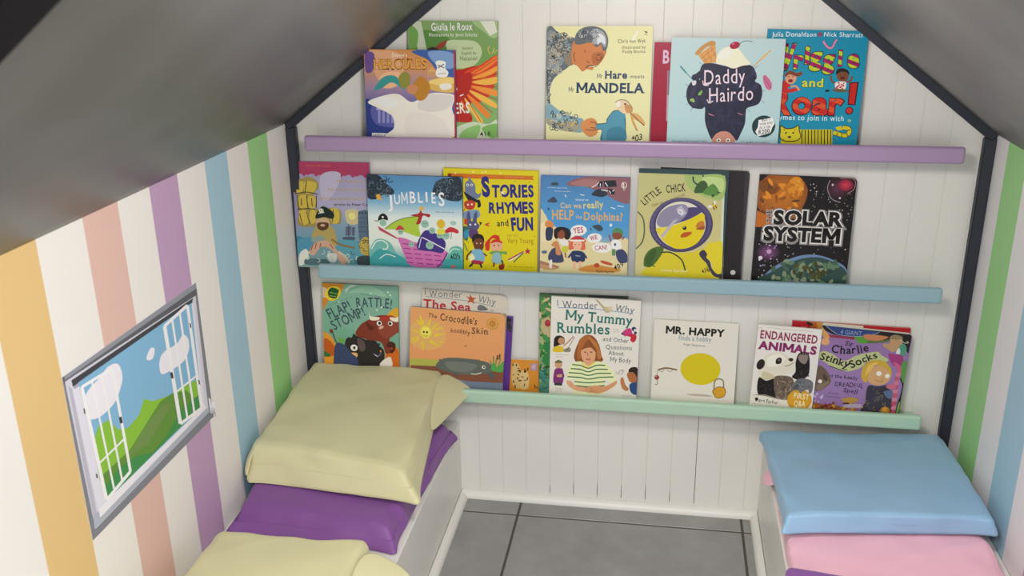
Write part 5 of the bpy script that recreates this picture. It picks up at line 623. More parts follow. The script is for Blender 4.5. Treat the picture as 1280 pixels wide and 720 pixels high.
book("blue picture book with a pink boat, beside the lilac pirate book", 2, [-0.4564, -0.0391, 0.6014], 0.0688, 0.0065, 0.2186, 0.2225, 0.008, 0, "#1d2434",
'"g","5689b4","5a93bd","84b2cc","d9e2dc","dfe2d8","d8ded4","6fa8a4","3f8f92"|"s","2b3742",-20,2186,139,2243,301,2196,420,2059,620,1885,576,1783,369,1776,200,1669,34,1676,-34,1844|"l","1d262e",16.3,-43,2075,-48,2125,-20,2161,19,2168,44,2150,47,2125,32,2110|"l","1d262e",16.4,-52,1798,-15,1836,31,1840,59,1815,59,1783,40,1764,19,1764|"l","1d262e",16.2,414,2192,459,2170,472,2129,454,2095,422,2084,400,2095,396,2114|"l","1d262e",16.3,35,2147,82,2128,97,2087,80,2052,49,2039,26,2049,21,2068|"l","4c5c68",16.4,280,1734,232,1711,189,1723,173,1757,184,1788,209,1799,227,1792|"l","4c5c68",16.4,370,1760,349,1805,364,1848,399,1866,430,1858,441,1835,432,1816|"l","4c5c68",16.3,256,2048,241,1999,202,1975,164,1982,148,2009,156,2034,175,2043|"l","4c5c68",16.3,358,2072,409,2075,441,2045,441,2007,418,1984,392,1983,379,1997|"l","4c5c68",16.3,464,1787,447,1833,466,1875,502,1891,532,1879,540,1855,530,1837|"l","4c5c68",16.4,24,1796,13,1845,38,1884,76,1895,104,1880,109,1855,96,1838|"l","4c5c68",16.3,353,1887,405,1894,439,1867,442,1829,420,1803,394,1801,380,1814|"l","6b7c88",16.4,65,1941,51,1989,74,2029,111,2042,140,2029,146,2004,135,1987|"l","6b7c88",16.3,423,2073,385,2037,340,2035,313,2061,314,2093,334,2111,354,2110|"l","1d262e",16.4,87,1931,110,1978,152,1996,188,1982,199,1953,187,1929,167,1923|"l","4c5c68",16.3,521,1807,500,1760,458,1741,422,1753,410,1782,421,1806,440,1813|"l","1d262e",16.3,462,1993,411,1995,382,2028,385,2066,410,2087,436,2086,448,2070|"l","4c5c68",16.3,479,1775,445,1811,448,1855,476,1883,509,1883,526,1865,523,1845|"l","1d262e",16.4,43,1840,92,1862,134,1847,148,1812,135,1782,110,1772,92,1780|"l","6b7c88",16.3,497,1843,461,1876,460,1920,487,1949,520,1952,538,1934,536,1914|"l","6b7c88",16.4,368,1711,318,1719,294,1755,302,1793,330,1812,355,1807,365,1790|"l","4c5c68",16.4,53,1993,51,2043,82,2078,121,2083,145,2063,145,2037,130,2023|"l","1d262e",16.3,370,2089,322,2067,280,2081,265,2115,278,2145,303,2156,320,2148|"l","1d262e",16.3,33,2028,9,2071,23,2114,58,2134,89,2126,101,2104,93,2085|"l","1d262e",16.2,608,2099,567,2066,522,2069,498,2098,503,2129,524,2146,544,2142|"l","1d262e",16.3,377,2015,365,2063,389,2102,426,2114,454,2100,460,2075,448,2058|"l","6b7c88",16.3,314,1997,331,1950,313,1909,276,1893,246,1904,238,1928,248,1946|"s","2b3742",1519,1934,1604,2116,1806,2181,2048,2228,2167,2153,2171,1736,1920,1687,1638,1778,1526,1834|"l","4c5c68",16.1,1618,1983,1586,2021,1590,2064,1619,2090,1651,2089,1667,2069,1663,2050|"l","1d262e",16.1,1918,1817,1871,1795,1830,1810,1815,1844,1827,1873,1851,1884,1869,1876|"l","6b7c88",16.0,1751,2184,1801,2177,1827,2143,1821,2106,1795,2087,1770,2090,1760,2107|"l","4c5c68",16.0,1802,2213,1844,2187,1854,2145,1833,2113,1802,2104,1781,2118,1779,2137|"l","4c5c68",16.0,1888,2022,1927,1992,1931,1949,1907,1919,1876,1914,1856,1929,1856,1949|"l","4c5c68",16.1,2058,1702,2009,1712,1986,1748,1994,1785,2022,1803,2046,1797,2055,1780|"l","1d262e",16.0,1708,2136,1741,2175,1785,2181,1814,2159,1817,2128,1800,2108,1780,2107|"l","4c5c68",16.0,1756,2110,1718,2076,1674,2077,1648,2104,1650,2135,1670,2152,1690,2150|"l","1d262e",16.0,1823,2038,1840,2086,1880,2106,1916,2096,1930,2068,1920,2044,1902,2036|"l","1d262e",15.9,2118,2151,2148,2111,2141,2068,2111,2045,2079,2048,2065,2068,2070,2087|"l","4c5c68",16.1,1820,1878,1776,1851,1733,1861,1714,1893,1722,1924,1745,1937,1764,1931|"l","4c5c68",16.0,1875,1990,1850,2032,1861,2075,1893,2096,1924,2089,1937,2068,1930,2049|"l","1d262e",16.1,1928,1741,1893,1775,1893,1819,1919,1847,1951,1849,1969,1831,1967,1811|"l","6b7c88",16.1,1666,2014,1696,1975,1689,1931,1659,1907,1627,1910,1612,1931,1617,1950|"l","4c5c68",16.1,1731,1799,1747,1752,1727,1711,1691,1697,1662,1710,1654,1734,1665,1752|"l","6b7c88",16.0,1926,2059,1894,2095,1897,2139,1926,2165,1958,2164,1974,2145,1971,2125|"l","1d262e",16.1,1556,1895,1580,1940,1623,1956,1657,1940,1666,1911,1654,1888,1634,1883|"l","6b7c88",16.0,2168,1901,2156,1852,2119,1827,2082,1834,2065,1860,2071,1885,2089,1895|"l","6b7c88",16.1,1849,1698,1805,1722,1794,1765,1814,1798,1845,1807,1866,1795,1869,1775|"l","6b7c88",16.1,1887,1871,1840,1888,1822,1928,1836,1964,1866,1977,1889,1968,1895,1950|"l","1d262e",16.0,1941,2062,1967,2020,1956,1977,1924,1956,1893,1962,1880,1984,1887,2003|"l","6b7c88",16.1,1623,1806,1604,1851,1620,1893,1656,1909,1685,1899,1695,1875,1685,1857|"l","4c5c68",16.0,1747,2041,1720,1997,1677,1985,1644,2003,1637,2033,1651,2055,1671,2059|"l","4c5c68",16.0,1706,2195,1724,2149,1706,2108,1671,2093,1641,2104,1633,2127,1642,2145|"l","4c5c68",16.0,2082,2040,2065,1992,2026,1971,1990,1981,1976,2009,1985,2033,2003,2041|"l","4c5c68",16.0,1812,2044,1783,2084,1791,2127,1823,2150,1854,2146,1868,2125,1863,2106|"p","e0a83c",204,1770,287,1793,344,1633,221,1682|"t","eef0ee","J",467,1487,591,1492,279.5,0.03,0.0,0.0,0,0|"t","eef0ee","U",610,1574,776,1579,204.8,0.03,0.0,0.0,0,0|"t","eef0ee","M",784,1588,949,1593,253.4,0.03,0.0,0.0,0,0|"t","eef0ee","B",974,1606,1138,1612,252.8,0.03,0.0,0.0,0,0|"t","eef0ee","L",1162,1625,1302,1630,227.8,0.03,0.0,0.0,0,0|"t","eef0ee","I",1318,1646,1441,1651,235.4,0.03,0.0,0.0,0,0|"t","eef0ee","E",1473,1620,1595,1624,235.2,0.03,0.0,0.0,0,0|"t","eef0ee","S",1634,1569,1797,1574,291.7,0.03,0.0,0.0,0,0|"k","44607a",10.7,1571,1413,1591,1438,1610,1414,1630,1437,1649,1414,1669,1429,1688,1414|"k","44607a",10.7,1712,1414,1730,1440,1748,1415,1765,1435,1783,1415,1801,1436|"k","44607a",10.7,1825,1415,1843,1433,1860,1416,1878,1442,1895,1416,1913,1433|"k","44607a",10.7,1937,1416,1957,1439,1976,1417,1995,1432|"s","6fb2a8",8,446,123,701,293,758,499,675,619,472,739,310,734,142,18,144|"s","3f9a9c",25,321,243,519,493,467,823,314,985,120,18,144|"l","d9e6d8",25.2,53,511,165,682,313,717,435,631,411,526,306,521|"l","d4e4da",21.1,235,288,407,400,615,347|"s","5fae9c",1820,399,1905,610,2070,658,2183,560,2196,167,1651,142|"l","d4e4da",20.6,1863,484,1967,592,2110,577|"s","3f9a98",1569,180,1861,360,2197,333,2196,159,1527,137|"s","a9c43f",385,993,598,1153,849,1257,1221,1319,1174,1073,1194,844,840,937,592,985|"l","5d6f2a",16.6,385,993,598,1153,849,1257,1221,1319|"l","e8e4dc",20.4,1222,1360,1233,747|"s","c86aa8",691,799,918,767,1247,623,1575,513,1830,499,1737,313,1602,148,986,154,845,357,748,602|"p","ca6fac",704,808,1822,524,1655,351,828,481|"l","8a2f6c",20.8,791,666,957,657|"l","8a2f6c",20.8,1019,655,1185,646|"l","8a2f6c",20.7,1247,644,1412,634|"l","8a2f6c",20.7,1474,633,1639,623|"l","8a2f6c",20.8,813,559,975,550|"l","8a2f6c",20.8,1042,548,1203,539|"l","8a2f6c",20.7,1270,537,1431,528|"l","8a2f6c",20.7,1497,526,1657,517|"l","8a2f6c",20.9,835,452,993,442|"l","8a2f6c",20.8,1064,441,1222,432|"l","8a2f6c",20.8,1292,430,1449,421|"l","8a2f6c",20.7,1520,420,1676,410|"l","8a2f6c",20.9,857,345,1011,335|"l","8a2f6c",20.9,1086,334,1240,324|"l","8a2f6c",20.8,1315,323,1468,313|"l","8a2f6c",20.8,1542,312,1695,303|"l","8a2f6c",21.0,879,237,1029,227|"l","8a2f6c",20.9,1109,226,1258,216|"l","8a2f6c",20.9,1337,216,1487,206|"l","8a2f6c",20.8,1565,205,1714,195|"l","5a2a78",28.9,1830,499,1728,304,1593,148|"s","3f2f7c",1296,975,1542,944,1784,749,1719,494,1492,510,1121,577|"l","ded8e4",24.8,1251,830,1496,716,1761,583|"l","ded8e4",16.5,1230,829,1171,579|"p","b84a5a",211,1056,322,999,711,775,648,772,258,955|"s","8fb8a4",265,1153,350,1206,423,1147,387,1063,295,1072|"s","1c1c20",233,1181,261,1292,355,1349,444,1291,458,1193,350,1214|"e","e8e4dc",344,1263,24.8,24.8,0|"l","1c1c20",16.6,149,1173,249,1169|"e","8fb8a4",1320,1140,90.2,90.2,0|"e","22302c",1293,1148,10.2,10.2,0|"e","22302c",1347,1150,10.2,10.2,0|"e","8fb8a4",1485,995,73.9,73.9,0|"e","22302c",1463,1002,10.3,10.3,0|"e","22302c",1507,1003,10.3,10.3,0|"e","8fb8a4",999,654,66.4,66.4,0|"e","22302c",979,660,10.4,10.4,0|"e","22302c",1019,662,10.4,10.4,0|"e","8fb8a4",1421,651,90.9,90.9,0|"e","22302c",1394,659,10.3,10.3,0|"e","22302c",1448,662,10.3,10.3,0|"e","8fb8a4",1795,893,90.1,90.1,0|"e","22302c",1768,901,10.2,10.2,0|"e","22302c",1822,903,10.2,10.2,0|"e","8fb8a4",1655,887,65.7,65.7,0|"e","22302c",1636,893,10.3,10.3,0|"e","22302c",1675,894,10.3,10.3,0|"e","8fb8a4",749,933,62.1,62.1,0|"e","22302c",730,939,10.4,10.4,0|"e","22302c",768,940,10.4,10.4,0|"s","c23a48",634,970,728,1089,842,999,742,991|"e","d6b42e",1689,1154,93.9,106.1,0|"s","d8d24a",1605,1028,1768,1035,1767,932,1623,919|"s","c0303c",1789,1015,1912,1093,2082,1027,2073,953,1931,980,1808,950|"l","5a3a30",12.3,1931,980,1916,816|"e","9fc0b4",1974,1185,73.2,48.8,0|"s","a32a2c",995,1331,1181,1379,1224,1449,1284,1383,1435,1368,1417,1294,1283,1330,1217,1156,1114,1132,1179,1277,1097,1307|"l","a32a2c",24.5,1214,1360,1134,1133|"e","e0b040",1249,1491,48.9,48.9,0|"t","1d2a30","405",1902,328,2132,397,115.9,0.03,0.0,0.2,0,0|"e","c0626c",1961,181,58.1,33.2,0')
book("bright yellow book with navy title letters and two dancing children, on the pale blue shelf", 2, [-0.2863, -0.0298, 0.602], 0.0688, 0.0099, 0.2131, 0.2373, 0.012, 0, "#cdbb2c",
'"g","d7c81c","dccb16","d8c715"|"p","c9701f",103,2267,2042,2265,1999,2219,2051,2177,102,2155|"e","8e3a1c",148,2217,45.0,45.0,0|"k","d8966a",9.8,1385,2221,1401,2239,1417,2221,1433,2244,1449,2221,1465,2236|"k","d8966a",9.8,1487,2221,1505,2237,1523,2221,1540,2241,1558,2221,1576,2241,1594,2221|"k","d8966a",9.7,1616,2221,1632,2236,1648,2221,1664,2239,1680,2220,1696,2244|"k","d8966a",9.7,1718,2220,1734,2237,1750,2220,1766,2244,1782,2220,1798,2242,1814,2220|"e","f0e8a0",1289,2301,18.7,18.7,0|"e","f0e8a0",278,2274,21.5,21.5,0|"e","f0e8a0",959,2324,20.8,20.8,0|"e","f0e8a0",886,2307,19.2,19.2,0|"e","f0e8a0",681,2310,21.3,21.3,0|"t","2a2a78","S",885,1783,1073,1801,398.0,0.11,0.0,0,0,0|"t","2a2a78","TORIES",1103,1773,2042,1800,254.7,0.09,0.0,0.05,0,0|"p","e8e0c0",1342,1938,1361,1894,1405,1896,1372,1865,1387,1820,1342,1849,1301,1817,1316,1863,1282,1891,1327,1893|"t","2a2a78","RHYMES",1028,1402,2047,1442,234.2,0.09,0.0,0.05,0,0|"t","2a2230","and",1217,1114,1489,1137,128.9,0.04,0.0,0.04,0,0|"t","2a2a78","FUN",1542,1029,2052,1066,264.8,0.1,0.0,0.04,0,0|"t","b3862c","for the",1453,873,1709,884,76.0,0,0.0,0,0,0|"t","9c7a1c","Very Young",1454,735,2045,754,121.9,0.008,0.0,0.02,0,0|"s","6c7894",498,2050,573,2127,593,2202,649,2111,724,2020,734,1871,798,1818,855,1857,836,1763,741,1703,552,1715,497,1863|"e","e8e8e0",554,2014,30.0,30.0,0|"e","e8e8e0",644,2018,30.0,30.0,0|"e","1c1c28",554,2014,15.0,15.0,0|"e","1c1c28",644,2018,15.0,15.0,0|"s","1f1f2c",463,1862,534,1827,741,1703,824,1687,854,1557,779,1516,760,1629,590,1641|"s","b83a2c",476,1618,590,1679,722,1627,695,1494,589,1460,494,1505|"e","f0e0c0",559,1572,22.7,22.7,0|"e","f0e0c0",647,1583,22.7,22.7,0|"l","c0502c",19.0,494,1487,437,1409|"s","7a96b8",475,1410,779,1460,809,1291,482,1258|"s","4f5478",532,1355,589,1415,645,1189,722,1412,771,1384,759,1194,823,1101,739,983,587,996,534,1108|"e","e8e0f0",610,1119,22.9,22.9,0|"e","e8e0f0",725,1131,22.9,22.9,0|"s","5a3a6c",587,996,778,985,758,811,605,812|"s","2c6c58",454,1067,568,1033,548,764,463,799|"s","3a90b0",464,952,568,995,567,842,471,807|"p","c0402c",474,1258,550,1242,542,1109,473,1125|"p","2c2c34",816,1196,884,1180,835,1102|"p","b8502c",930,1125,987,1173,1074,1184,1013,1143,1066,1100,987,1104|"s","231718",643,768,670,877,777,920,899,875,930,742,872,740,739,791,681,693|"s","6a3a22",670,731,777,812,899,779,910,587,822,525,719,559|"e","e8c8a0",758,696,15.4,15.4,0|"e","e8c8a0",846,700,15.3,15.3,0|"s","7cb0c8",631,516,815,564,929,472,910,277,680,286|"l","6a3a22",38.6,642,517,546,415,526,298|"l","6a3a22",34.7,910,471,987,417|"s","b02a3c",641,303,891,284,872,217,680,219|"l","2c2c34",42.6,680,247,583,144|"l","2c2c34",42.6,833,235,872,139|"s","c8321c",949,705,1044,824,1139,905,1252,891,1272,796,1120,827,1063,748,1044,555,968,551|"s","e0a888",1082,691,1196,773,1329,741,1333,607,1216,532,1101,565|"s","c8321c",1063,710,1139,798,1272,803,1348,722,1215,747|"e","1c1c28",1158,668,15.3,15.3,0|"e","1c1c28",1257,672,15.3,15.3,0|"s","6ea04c",1036,477,1139,540,1330,537,1444,535,1425,464,1330,472,1312,258,1102,267,1121,442|"s","8fb4bc",1140,482,1292,481,1304,265,1113,279|"l","7c3a2c",42.4,1159,270,1140,172|"l","2c2c34",34.6,1331,336,1369,202|"s","8a2c20",1274,217,1388,242,1370,125,1274,120|"p","b42a38",1907,652,1938,596,1991,591,1954,558,1970,498,1916,526,1864,500,1878,555,1848,584,1893,594|"p","a8405c",1471,362,1822,571,1833,545,1487,336|"p","e8e0e0",1494,329,1833,541,1833,530,1510,314|"p","3a6a4c",1586,302,1803,528,1826,514,1609,288|"k","8a7a1c",11.0,1472,188,1490,208,1508,188,1526,203,1544,187,1561,213|"k","8a7a1c",11.0,1586,187,1604,203,1622,187,1639,207,1657,187,1675,213|"k","8a7a1c",11.0,1700,186,1718,204,1737,186,1755,205,1774,186,1792,212,1811,186,1829,202,1848,186|"k","8a7a1c",11.0,1872,185,1892,211,1912,185,1931,201|"k","8a7a1c",11.0,1956,185,1975,206,1995,185,2014,211,2034,184|"e","3a3a1c",1269,891,10.1,10.1,0|"e","3a3a1c",742,2185,8.9,8.9,0|"e","3a3a1c",949,560,10.3,10.3,0|"e","3a3a1c",1469,1104,10.1,10.1,0|"e","3a3a1c",744,1316,8.2,8.2,0|"e","3a3a1c",1936,2130,10.4,10.4,0|"e","3a3a1c",629,802,9.0,9.0,0|"e","3a3a1c",1158,503,7.7,7.7,0|"e","3a3a1c",605,324,9.7,9.7,0|"e","3a3a1c",653,175,11.4,11.4,0|"e","3a3a1c",692,1348,8.1,8.1,0|"e","3a3a1c",1010,954,8.2,8.2,0|"e","3a3a1c",1611,2133,8.0,8.0,0|"e","3a3a1c",1803,1439,9.1,9.1,0|"e","3a3a1c",1459,1270,9.0,9.0,0|"e","3a3a1c",558,717,11.4,11.4,0|"e","3a3a1c",2062,913,8.9,8.9,0|"e","3a3a1c",1091,816,10.2,10.2,0|"e","3a3a1c",695,1732,8.9,8.9,0|"e","3a3a1c",1329,578,9.6,9.6,0|"e","3a3a1c",553,516,9.4,9.4,0|"e","3a3a1c",1335,1781,9.1,9.1,0|"e","3a3a1c",1132,648,8.0,8.0,0|"e","3a3a1c",1383,1872,10.0,10.0,0|"l","3a8a4c",23.1,470,683,546,513|"p","f0e8b0",569,378,661,460,718,346,603,263')
book("blue beach-scene book about helping dolphins on the pale blue shelf", 2, [-0.0755, -0.0358, 0.6015], 0.111, 0.0037, 0.1943, 0.2278, 0.009, 0, "#4a78a8",
'"g","4a7cae","4f86b8","4f92c4","4a96cc","5a9cc8","c0bfa4","d5cba0","d6c998"|"s","8c5f66",563,2098,719,2208,1067,2284,1485,2288,1942,2280,1941,1742,1729,1745,1570,1811,1392,1911,1216,1976,968,2057,687,2056|"s","a47472",650,2125,999,2226,1315,2172,1143,2062,792,2069|"s","dccf9e",-41,1458,96,1426,170,1285,279,1181,676,979,1105,887,1496,830,1944,918,1951,142,-29,140|"s","e6d9aa",-8,1171,206,1250,390,968,214,817,-3,845|"s","3f4a5c",145,1696,232,1788,303,1808,358,1692|"s","2c3644",1113,1885,1215,1994,1354,2015,1462,1913,1360,1840,1219,1853|"p","22282f",1228,2169,1349,2190,1336,2050,1248,2065|"p","22282f",1366,2191,1626,2215,1659,2077,1388,2051|"p","22282f",1458,2036,1616,2005,1609,1900,1497,1904|"l","e8e4dc",17.5,1116,2044,1212,2099,1263,2163|"l","dfe6e8",17.5,1298,2136,1297,2066|"l","dfe6e8",17.4,1402,2157,1457,2071|"l","dfe6e8",17.5,1320,1997,1460,1973|"l","dfe6e8",17.5,1495,1984,1532,1915|"l","dfe6e8",17.5,1565,1969,1605,2005|"s","3a4a58",209,2088,297,2136,386,2111,369,2068,245,2064|"l","dfe6e8",17.6,867,1878,956,1863|"l","dfe6e8",17.7,532,1868,558,1815|"l","dfe6e8",17.6,1541,1616,1640,1591|"l","c8d4dc",21.0,1680,1656,1820,1643|"s","3a4450",147,1535,183,1572,194,1508|"s","3a4a58",1150,1194,1308,1224,1388,1131,1312,1081,1205,1135|"s","3a4a58",1099,1109,1119,1157,1135,1111|"e","dfe6e8",1554,1226,28.3,35.4,0|"k","cfdfea",7.8,150,2005,163,2017,176,2005,188,2020,201,2005,214,2021|"k","cfdfea",7.8,232,2005,245,2017,258,2005,271,2019,285,2005,298,2019,312,2005,325,2016,338,2004|"k","cfdfea",7.8,356,2004,369,2021,382,2004,395,2021,409,2004,422,2017,436,2004,448,2022,462,2004|"k","cfdfea",7.8,480,2004,492,2023,505,2004,518,2021,531,2004,543,2022,557,2004,569,2015,582,2003|"k","cfdfea",7.8,301,1932,313,1949,326,1931,339,1943,352,1931,364,1947|"k","cfdfea",7.8,382,1931,396,1948,411,1931,424,1946,439,1930,453,1942,467,1930|"k","cfdfea",7.8,485,1930,497,1941,510,1930,523,1943,536,1930,548,1942|"k","cfdfea",7.8,566,1929,580,1946,594,1929,608,1947,623,1929,637,1945,651,1929|"t","dfe8ee","Usborne",765,1740,1054,1742,53.1,0.0,0.0,0.05,0,0|"e","e8dcd0",1810,2109,62.6,69.5,0|"e","8c5f66",1810,2112,48.6,55.6,0|"p","e8dcd0",1774,2157,1808,2165,1819,2053,1791,2067|"l","e8dcd0",13.9,1789,2018,1841,2012|"t","dcb878","Can we",432,1573,903,1578,113.9,0.03,0.0,0.03,0,0|"t","e4cf6c","really",939,1568,1381,1611,148.7,0.03,0.0,0.03,0,0|"t","d9a860","HELP",241,1316,746,1319,207.8,0.045,0.0,0.03,0,0|"t","d9b070","the",774,1349,923,1347,78.3,0.02,0.0,0,0,0|"t","d9a860","Dolphins?",945,1319,1817,1327,177.8,0.045,0.0,0.03,0,0|"e","efeae4",852,1086,178.6,121.5,6|"p","efeae4",710,1052,663,906,818,984|"t","b8304c","YES",739,1010,966,1047,121.8,0.04,0.0,0,0,0|"e","efeae4",1203,926,160.6,107.1,8|"t","b8304c","WE",1113,873,1282,908,93.0,0.03,0.0,0,0,0|"e","efeae4",1372,717,214.5,114.4,0|"t","b8304c","CAN!",1218,653,1501,685,100.4,0.03,0.0,0,0,0|"e","d48a4c",193,1200,93.4,86.2,0|"s","2f3a52",130,1104,273,1127,282,1001,249,854,134,850|"l","c98858",28.8,262,1108,296,1200|"s","241c1c",312,929,316,1092,458,1151,638,1104,677,943,589,867,462,971,374,877|"s","8a4a30",390,1005,495,1081,551,974,499,882,410,897|"s","e4e0d8",410,868,607,850,603,723,521,712|"s","c8c43c",503,712,618,716,613,596,498,591|"l","8a4a30",28.9,560,576,587,449|"s","3f4260",184,451,235,599,324,676,451,644,526,465,510,354,258,344|"s","c98858",251,727,321,821,412,788,471,536,363,531,342,676|"s","d4694c",640,652,661,834,784,929,963,881,1011,684,934,645,843,696,719,655|"e","e8b494",831,768,100.6,122.2,0|"s","c03a44",626,814,713,915,837,963,962,917,1014,829,821,858|"p","efe6dc",661,870,981,882,993,846,651,833|"e","222222",788,766,10.8,10.8,0|"e","222222",870,769,10.8,10.8,0|"s","28345c",703,589,827,630,971,592,994,393,733,382|"l","28345c",43.3,721,575,634,462|"l","28345c",43.2,964,585,1045,468|"l","e8b494",32.6,634,462,573,449|"l","e8b494",32.4,1045,468,1082,444|"l","c8d4e4",10.8,794,512,901,509|"p","e8b494",733,382,804,385,801,202,748,200|"p","e8b494",869,388,940,391,938,208,880,205|"e","8a4a30",1702,1010,113.4,99.2,0|"s","4f8a5c",1588,1048,1627,1150,1731,1168,1811,1110,1824,1028,1700,1070|"s","efeae4",1583,876,1705,909,1795,841,1783,697,1606,697|"p","5a8a5c",1599,697,1677,692,1668,548,1597,552|"l","8a4a30",28.5,1566,868,1519,1010|"l","8a4a30",28.4,1810,913,1860,987|"s","3c4468",1679,638,1818,698,1927,594,1934,414,1757,406|"e","3a5a8c",1660,800,24.9,32.0,0|"s","cf8c3c",873,223,1192,328,1549,288,1798,245,1659,177,1018,163|"s","b8442c",1210,329,1280,368,1335,323,1300,271,1229,275|"s","c0502c",1349,426,1474,413,1617,364,1583,326,1404,363|"s","a8785c",-32,369,186,323,441,242,261,179,-12,222|"s","c8986c",-24,296,151,266,369,220,116,173|"s","e8e0d4",221,379,275,389,268,216,217,232|"s","5a6a80",37,591,145,603,146,541,56,537|"t","2a2420","Katie Daynes",1268,160,1659,162,50.6,0.02,0.0,0.05,0,0|"t","17130f","409",1665,221,1888,303,122.2,0.03,0.0,0.2,0,0')
book("pale green book with a yellow chick behind a magnifying glass, on the pale blue shelf", 2, [0.1337, -0.0401, 0.6012], 0.0821, 0.0036, 0.1891, 0.2489, 0.009, 0, "#3a4a4c",
'"g","b8b87c","c2bd80","c9c184","cdc68a"|"p","30464a",-5,2491,1908,2503,1885,133,1817,134,1805,2387,6,2400|"p","c9d2bc",1763,2360,1810,2365,1868,411,1812,409|"s","9fb86c",974,2365,1270,2388,1787,2379,1797,1905,1558,1879,1255,1984,1061,2131|"s","b8cf86",1347,2329,1754,2322,1771,2038,1471,2105|"s","3f5a30",1186,2013,1243,2194,1369,2273,1459,2181,1438,2028,1309,2005|"s","5c8a44",1373,2007,1469,2143,1584,2203,1703,2055,1665,1959,1479,1961|"l","39484a",33.7,1146,2354,1166,2249,1252,2175|"l","39484a",26.2,1344,2397,1361,2345|"l","3f5a30",26.3,1660,2035,1735,2018|"e","3f5a30",1583,1956,33.8,33.8,0|"l","55634c",30.8,11,1559,131,1407,169,1134,132,896,3,732|"t","2b2420","LITTLE",147,1688,512,2008,153.6,0.02,0.0,0.03,0,0|"t","2b2420","CHICK",596,1980,1013,2031,167.2,0.02,0.0,0.04,0,0|"t","6a5a34","GOES ON AN ADVENTURE",311,1678,1003,1946,49.8,0.01,23.0,0.03,0,0|"s","d4c42a",161,157,344,406,527,633,792,684,1210,700,1470,789,1558,556,1727,246,1771,148,1010,134|"s","dccb2a",1538,910,1686,947,1837,929,1859,252,1787,189,1685,324,1638,480,1516,634,1477,790|"e","473f62",945,1295,674.9,598.2,8|"e","5a5278",936,1318,644.0,567.4,8|"e","473f62",945,1295,582.9,536.9,8|"e","d9d6c4",937,1295,529.3,513.9,6|"s","dcc81e",426,1202,727,1264,1060,1400,1389,1566,1445,1375,1431,1141,1311,921,1091,790,826,780,590,933,476,1086|"s","e0d04a",483,1185,634,1229,625,993,547,1030|"s","4d4570",1047,1671,1308,1687,1380,1604,1133,1441,949,1365,763,1312,866,1510|"s","8d88a0",427,1339,487,1536,669,1689,930,1752,1064,1702,1053,1536,911,1375,689,1262,500,1240|"p","b4b0bc",568,991,528,1049,778,1390,878,1433|"p","b8b4c4",822,1644,931,1725,1052,1555,943,1481|"l","e8e6e4",19.1,869,1607,936,1621,970,1552,903,1542,862,1595|"e","1c1814",1023,1235,42.2,42.2,0|"e","e8e4d4",1011,1250,11.5,11.5,0|"s","b8541c",949,1064,1017,1133,1167,1154,1173,1112,1078,1042,966,1022|"s","c07a2c",1263,1259,1306,1370,1417,1393,1437,1238|"s","a0502c",1272,1232,1434,1289,1438,1219,1315,1207|"l","6c6680",15.5,293,1272,339,1273|"l","6c6680",15.4,300,1389,346,1383|"l","6c6680",15.4,337,1500,379,1490|"l","6c6680",15.3,390,1603,428,1581|"l","6c6680",15.5,309,1155,355,1164|"l","6c6680",15.5,356,1046,397,1060|"l","6c6680",15.5,417,946,455,971|"l","6c6680",15.5,509,863,538,891|"s","4a6a2c",183,380,202,580,330,745,538,812,599,735,493,512,346,346,231,341|"s","3c5a26",224,501,332,705,446,729,380,468,288,364|"l","3c4a30",31.2,544,674,754,682,990,533,1086,298|"l","3c4a30",23.6,344,406,423,350|"s","3d3748",1362,687,1452,769,1533,674,1518,602,1598,518,1652,362,1765,248,1859,252,1845,171,1692,205,1588,359,1525,476,1425,571|"e","d6b42a",1622,1728,75.5,45.3,-30|"l","2b2418",18.9,1597,1719,1638,1651|"l","2b2418",18.9,1640,1747,1681,1683|"e","e4e2d4",1538,1717,52.9,30.2,0|"e","e4e2d4",1629,1805,26.4,45.2,0|"l","2b2418",11.3,1584,1811,1609,1766|"t","e8e2b4","Louise Gardner",566,255,1149,253,62.8,0.012,0.0,0.03,0,0|"t","1c1814","416",1454,242,1610,312,93.4,0.025,0.0,0.2,0,0')
book("plain black book with a small pale dot, behind the yellow chick book", 2, [0.1733, -0.0297, 0.603], 0.0821, 0.0234, 0.1869, 0.2465, 0.008, 0.006, "#1d191b",
'"g","2a2426","262123"|"p","3a3436",1775,2441,1858,2460,1899,110,1853,115|"e","c9c6c0",1698,253,54.3,54.3,0|"l","454042",11.2,1460,2464,1847,2460')
